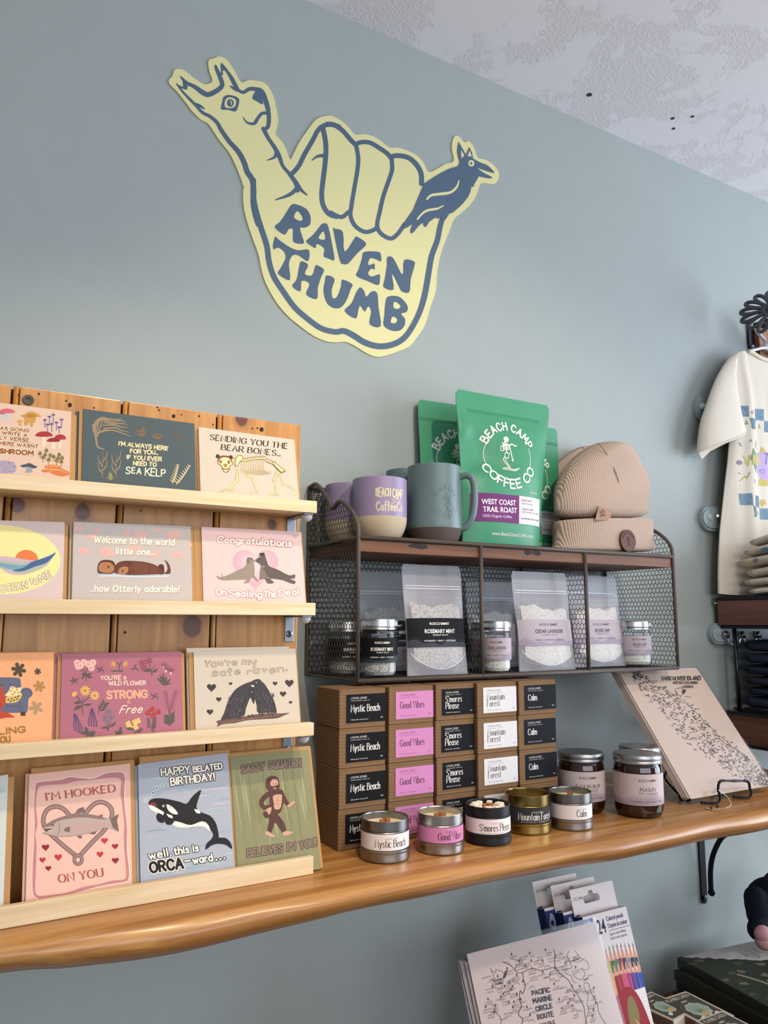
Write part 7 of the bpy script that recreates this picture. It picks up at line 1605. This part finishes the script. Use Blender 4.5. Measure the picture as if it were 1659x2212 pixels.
# route prints in sleeves
F8 = Z(960, 1880, 3.6065)
ytp = -.20; a, b = P(1006, 2056, ytp), P(1283, 1994, ytp); w = b.x-a.x; c = PX(1345, 2212, b.x); sl = (c.y-ytp)/(c.z-b.z); zt = (a.z+b.z)/2
V = Vector((0, -(sl*(ZTB-zt))/(zt-ZTB), 1)); bo = Vector((a.x, ytp, zt))-V*(zt-ZTB-.002); PR = Plane(bo, (1, 0, b.z-a.z), V); hh = (zt-ZTB-.002)*V.length
r = thing('route_print', 'pinkish route map print reading PACIFIC MARINE CIRCLE ROUTE, frontmost in its sleeve', 'print', bo)
mb = flatbox(PR, w, hh, -.001, 0, mat('#cfb8ae', .8, 0, .2)); A = Art(mb, PR, True); ink = '#453a3c'
for tt_, q in (('PACIFIC', '685,975 822,948'), ('MARINE', '693,1037 838,1008'), ('CIRCLE', '715,1100 840,1070'), ('ROUTE', '730,1163 850,1135'), ('VAN ISLE', '738,1222 862,1192')): A.hand(tt_, *seg(F8, q), 10 if tt_ != 'VAN ISLE' else 7, 2.6 if tt_ != 'VAN ISLE' else 1.8, ink, jig=.08)
for q, w_ in (('850,615 862,660 858,720 870,760 905,810 960,850 985,890 1010,930 1050,990 1085,1060 1095,1130 1110,1200', 1.6), ('455,715 520,745 560,790 600,800 650,775 700,765 745,780 800,770 860,752', 1.6), ('520,690 590,710 640,745 600,735 560,745 555,775 600,770 640,760', 1.1), ('610,795 615,850 630,900 610,960 590,940 585,1010 600,1060 575,1120 610,1160 600,1200', 1.8), ('970,630 955,670 980,720 990,760 950,770 945,800 985,820 1000,860 1030,880', 1.2), ('1015,625 1060,680 1110,710 1125,760 1100,775 1065,765 1095,800 1080,840 1050,852 1010,820 1000,780', 1.1), ('1085,880 1120,880 1135,930 1160,990 1190,1040 1200,1100 1230,1160 1260,1200', 1.4), ('1085,885 1095,930 1120,980 1110,1040 1125,1090 1105,1150 1095,1200', 1.0), ('400,1055 390,1080 415,1120 440,1160 438,1200', 1.3), ('355,760 375,800 385,850 375,880 400,915 440,915 455,880 465,830 490,780 460,800 440,780 420,785 400,770 398,800 380,790 360,770', 1.0), ('455,720 490,715 520,740', .8), ('900,630 905,650 930,655', 1)): A.line(F8(q), w_, ink, cap=False)
A.hand('RAVEN', *seg(F8, '390,870 450,850'), 3.4, 1.1, ink); A.hand('THUMB', *seg(F8, '392,892 446,884'), 3.2, 1.0, ink); A.hand('SALT', *seg(F8, '1003,690 1045,672'), 3.4, 1.0, ink); A.hand('SPRING', *seg(F8, '1000,712 1055,690'), 3.4, 1.0, ink); A.hand('FERRY', *seg(F8, '1088,865 1125,842'), 3, .9, ink)
A.blob(F8('455,840 470,790 488,780 478,830'), ink)
rnd = random.Random(31)
for cx_, cy_ in ((540, 690), (620, 690), (690, 680), (750, 690), (815, 655), (760, 740), (690, 800), (700, 850), (760, 830), (800, 845), (900, 670), (920, 700), (900, 770), (940, 760), (890, 870), (930, 930), (1000, 1010), (330, 850), (360, 940), (440, 940), (520, 870), (560, 850), (500, 960), (490, 1060), (550, 1100), (370, 1140), (470, 1170), (620, 1040), (640, 1160), (960, 1070), (1030, 1140), (1150, 1120), (1160, 1170), (1170, 1020), (930, 1110), (1060, 1040), (510, 800), (430, 1020), (540, 1000), (350, 1040), (1140, 830), (1060, 720), (1040, 790), (580, 745), (650, 740), (720, 720), (840, 700), (960, 700), (860, 800), (500, 910), (420, 900), (390, 860), (530, 940), (460, 1000), (400, 1090), (340, 1100), (500, 1130), (560, 1060), (640, 900), (650, 1100), (980, 940), (950, 1000), (900, 1040), (1010, 1090), (1140, 950), (1150, 1070), (1060, 940), (920, 840), (880, 920)):
    an = -.28
    for ln_ in range(rnd.choice([1, 2, 2])):
        L = rnd.uniform(40, 75); x0_, y0_ = cx_-L/2, cy_+ln_*20
        for k in range(int(L/9)):
            x = x0_+k*9; y = y0_-(k*9)*.27; A.line(F8(f'{x},{y} {x+rnd.uniform(1,5)},{y-13} {x+rnd.uniform(2,7)},{y-rnd.uniform(0,12)}'), .7, ink, smooth=False, cap=False)
    if rnd.random() < .6:
        x, y = cx_+rnd.uniform(-30, 30), cy_-30; A.poly(F8(f'{x},{y-22} {x+9},{y} {x-9},{y}'), ink); A.line(F8(f'{x},{y} {x},{y+8}'), 1, ink)
    if rnd.random() < .4: x, y = cx_+40, cy_+25; A.line(F8(f'{x-22},{y} {x-8},{y-24} {x},{y-14} {x+10},{y-28} {x+26},{y-4}'), .8, ink, smooth=False)
mb.build('sheet', r)
mb = flatbox(Plane(PR.pt(-.006, 0, .0009), PR.U, PR.V), w+.010, hh+.007, 0, .0004, M_FILM2); mb.build('sleeve', r, 'clear glossy sleeve')
for i in range(3):
    d = -.0035*(i+1); ro = (.012, .04, -.01)[i]; mb = MB(); pl = Plane(PR.pt((-.002, -.003, -.012)[i], -d*PR.N.z/PR.V.z+.002, d), PR.U+PR.V*ro*.6, PR.V-PR.U*ro*.6)
    if ro > 0: pl.O = pl.O
    mb = flatbox(pl, w, hh-.012, -.0012, 0, mat('#c7b3ad', .6)); o_ = mb.build('route_print', None, f'sleeved route print {["directly", "second", "last"][i]} behind the front route print', 'print', 'route prints behind the front one')
    m2 = flatbox(Plane(pl.pt(-.006, .0, .0004), pl.U, pl.V), w+.012, hh-.004, 0, .0003, M_FILM2); m2.build('sleeve', o_, 'clear sleeve')
# colouring books
def book(i, dx, z0, z1, yaw, top):
    lab = ('bottom book of the fanned stack', 'second book from the bottom of the fanned stack', 'third book from the bottom of the fanned stack', 'fourth book from the bottom of the fanned stack', 'top book with a grey swirl and forest cover on the fanned stack')[i]
    o = Vector((1.30+dx, -.058+dx*.2, z0)); U = Vector((math.cos(yaw), math.sin(yaw), 0)); V = Vector((math.sin(yaw), -math.cos(yaw), 0))
    r = thing('book', lab, 'book', o, 'books in the fanned stack on the table'); w_, l_ = .30, .40; mb = MB(); th = z1-z0
    def crv(u, v): return .005*max(0, (u/w_-.25))**2*(1 if top else 0)*(1-v/l_)
    def g(u, v, h): return o+U*u+V*v+Vector((0, 0, h+crv(u, v)))
    dk = mat('#20221d', .35, 0, .5)
    for h, fl_ in ((th, False), (0, True)): mb.grid(lambda a_, b_: g(a_*w_, b_*l_, h), 12, 12, dk, False, not fl_)
    for p0, p1 in (((0, 0), (0, l_)), ((0, l_), (w_, l_)), ((w_, l_), (w_, 0)), ((w_, 0), (0, 0))):
        n = 12; mb.add([g(p0[0]+(p1[0]-p0[0])*k/n, p0[1]+(p1[1]-p0[1])*k/n, hz) for hz in (0, th) for k in range(n+1)], [[k, k+1, n+2+k, n+1+k] for k in range(n)], dk if p0 == (0, 0) else '#cfcabd')
    mb.build('pages', r)
    class S:
        def pt(s, u, v, h=0.0): return g(u, -v, th+h)
    mb = MB(); A = Art(mb, S(), None, .0003, .00003); rnd = random.Random(9)
    A.rect(.001, -l_+.001, w_-.001, -.001, '#2c3024', 14, 18)
    if top:
        ed = [(.0+.012*k, -.001) for k in range(1)]; pts_ = [(.012, -.002), (w_-.002, -.002), (w_-.002, -.16)]; line_ = []
        for k in range(40):
            t_ = k/39; line_.append((.012+t_*(w_-.014), -.004-.15*t_+rnd.uniform(-.004, .004)))
        A.poly([(.012, -.002), (w_-.002, -.002)]+line_[::-1], '#c9c3bf')
        for k in range(13):
            x = .045+.019*k; y = -.006-.004*(k % 3)-.0035*k; L = .03+.006*k
            A.line([(x, y), (x+.008, y-.004), (x+.006, y-.012), (x+.012, y-L*.5), (x+.022, y-L*.72), (x+.03, y-L*.6), (x+.024, y-L*.5)], .0007, '#6a6260')
            A.line([(x+.006, y), (x+.013, y-.005), (x+.011, y-.012), (x+.018, y-L*.45), (x+.03, y-L*.6)], .0006, '#8a8380')
    for k in range(130):
        x = rnd.uniform(.005, w_-.01); y = -rnd.uniform(.01+(x*.55 if top else 0), l_-.01)
        if top and y > -.004-.15*(x/w_)-.006: continue
        c_ = rnd.choice(['#4a4a34', '#3a3d2c', '#23261d', '#5a5744', '#6d6450', '#2f3a3c', '#4b4a3a']); A.blob([(x+rnd.uniform(.004, .014)*math.cos(q*1.05), y+rnd.uniform(.003, .010)*math.sin(q*1.05)) for q in range(6)], c_, 3)
    for q in (((.08, -.14), (.12, -.19), (.10, -.24), (.15, -.29)), ((.12, -.17), (.17, -.20), (.16, -.26), (.22, -.30)), ((.05, -.10), (.07, -.15), (.06, -.20))): A.line(q, .006, '#9b8a70')
    if top: A.blob([(.20, -.24), (.25, -.23), (.27, -.28), (.22, -.30)], '#3f6c96'); A.blob([(.17, -.22), (.21, -.21), (.2, -.24)], '#8b6a68')
    mb.build('cover', r, 'printed cover')
z = ZTB+.0006
for i, (dx, yw) in enumerate(((-.012, -.14), (-.020, -.10), (-.008, -.15), (-.014, -.11), (.0, -.135))):
    book(i, dx, z, z+.0175, yw, i == 4); z += .0183
# playing card boxes on a low riser
ZD = -.655
mb = MB(); mb.box((1.092, -.34, ZTB+.0004), (1.212, -.135, ZD-.0215), M_TAB, .002); mb.build('display_riser', None, 'low wooden block under the playing card boxes', 'riser')
def deck(corners, zt, lab, yaw=None):
    q = [PZ(*p, zt) for p in corners]; U = (q[1]-q[0]); U.z = 0; w_ = U.length; U.normalize(); V = Vector((-U.y, U.x, 0)); l_ = w_*1.40
    o = q[0]-V*l_; o.z = zt; pl = Plane(o, U, V); r = thing('card_deck', lab, 'playing cards', (q[0]-V*l_*.5+U*w_*.5)-Vector((0, 0, .0205)), 'boxed playing card decks beside the books')
    mb = flatbox(pl, w_, l_, -.0205, 0, mat('#cdbfae', .55)); mb.add([pl.pt(-.0002, .001, -.002), pl.pt(-.0002, l_-.001, -.002), pl.pt(-.0002, l_-.001, -.018), pl.pt(-.0002, .001, -.018)], [[0, 1, 2, 3]], '#5d4636')
    mb.build('box', r)
    mb = MB(); A = Art(mb, pl, None, .0002); m_ = w_*.06; A.poly(crom2([(m_, m_), (w_-m_, m_), (w_-m_, l_-m_), (m_, l_-m_)], 1, True), '#4a4335')
    A.hand('PLAYING CARDS', (w_*.12, l_*.84), (w_*.88, l_*.84), l_*.085, w_*.014, '#cfc6b0', jig=.15); A.ell(w_*.5, l_*.74, w_*.11, l_*.022, '#b9aea6')
    A.ring(w_*.5, l_*.42, w_*.43, l_*.29, w_*.02, '#6b624a'); p = []
    for k in range(40): an = 2*PI*k/40; rr = w_*.31*(1+.05*math.cos(an*9)); p.append((w_*.5+rr*math.cos(an), l_*.43+rr*math.sin(an)*1.05))
    A.poly(p, '#a9b5a4')
    for k in range(15): an = PI*(.02+.96*k/14); A.line([(w_*.5, l_*.30), (w_*.5+w_*.29*math.cos(an), l_*.36+w_*.37*math.sin(an))], w_*.012, '#74806e', smooth=False, cap=False)
    A.ell(w_*.5, l_*.29, w_*.09, w_*.09, '#cfa545'); A.blob([(w_*.18, l_*.2), (w_*.32, l_*.24), (w_*.34, l_*.17), (w_*.22, l_*.13)], '#d8d4cc'); A.blob([(w_*.68, l_*.2), (w_*.8, l_*.25), (w_*.86, l_*.17), (w_*.74, l_*.14)], '#d8d4cc')
    mb.build('print', r, 'olive printed top with a pale shell')
G = Z(1340, 1880, 5.2)
deck(G('425,1460 735,1357'), ZD, 'playing card box with a pale shell, lying in front of the books')
deck(G('845,1690 1140,1577'), ZD+.0004, 'playing card box cut by the lower edge of the picture, nearest the books')
deck(G('120,1470 345,1362'), ZD-.0002, 'playing card box half hidden behind the red shoe pencil box')
# plush toy
mb = MB(); yp = -.135; c = P(1672, 1985, yp)
def sph(px, py, r_, dy=0.0, k=1.0):
    q = P(px, py, yp+dy); mb.lathe([(max(.0001, r_*math.sin(PI*i/10)), -r_*k*math.cos(PI*i/10)) for i in range(11)], '#14151c', q, 20)
t = NT('plush_pile'); n = t.noise(t.coords(), 420, 3); t.bump(n, .5, .003); M_PLUSH = t.fin(t.mix(n, '#171922', '#22252f'), .98, .1)
zb5 = z
toy = thing('plush_toy', 'dark navy plush toy with pink feet sitting at the right edge above the books', 'plush toy', (c.x, yp, zb5))
for px, py, r_, dy in ((1672, 1958, .055, 0), (1632, 1940, .022, .0), (1640, 1975, .024, -.01), (1680, 1985, .052, 0), (1640, 2008, .022, -.02), (1690, 1925, .04, 0)): sph(px, py, r_, dy)
mb.mats = [M_PLUSH]; mb.m = [0]*len(mb.m); o = mb.build('body', toy)
rm = o.modifiers.new('fuse', 'REMESH'); rm.mode = 'VOXEL'; rm.voxel_size = .004; rm.use_smooth_shade = True
M_PINK = mat('#b98a8f', .95)
for px, py in ((1648, 2018), (1650, 2033)):
    mb = MB(); q = P(px, py, yp-.035); rr = .016; mb.lathe([(max(.0001, rr*math.sin(PI*i/10)), -rr*math.cos(PI*i/10)) for i in range(11)], M_PINK, q, 20); mb.build('foot', toy, 'dusty pink foot')
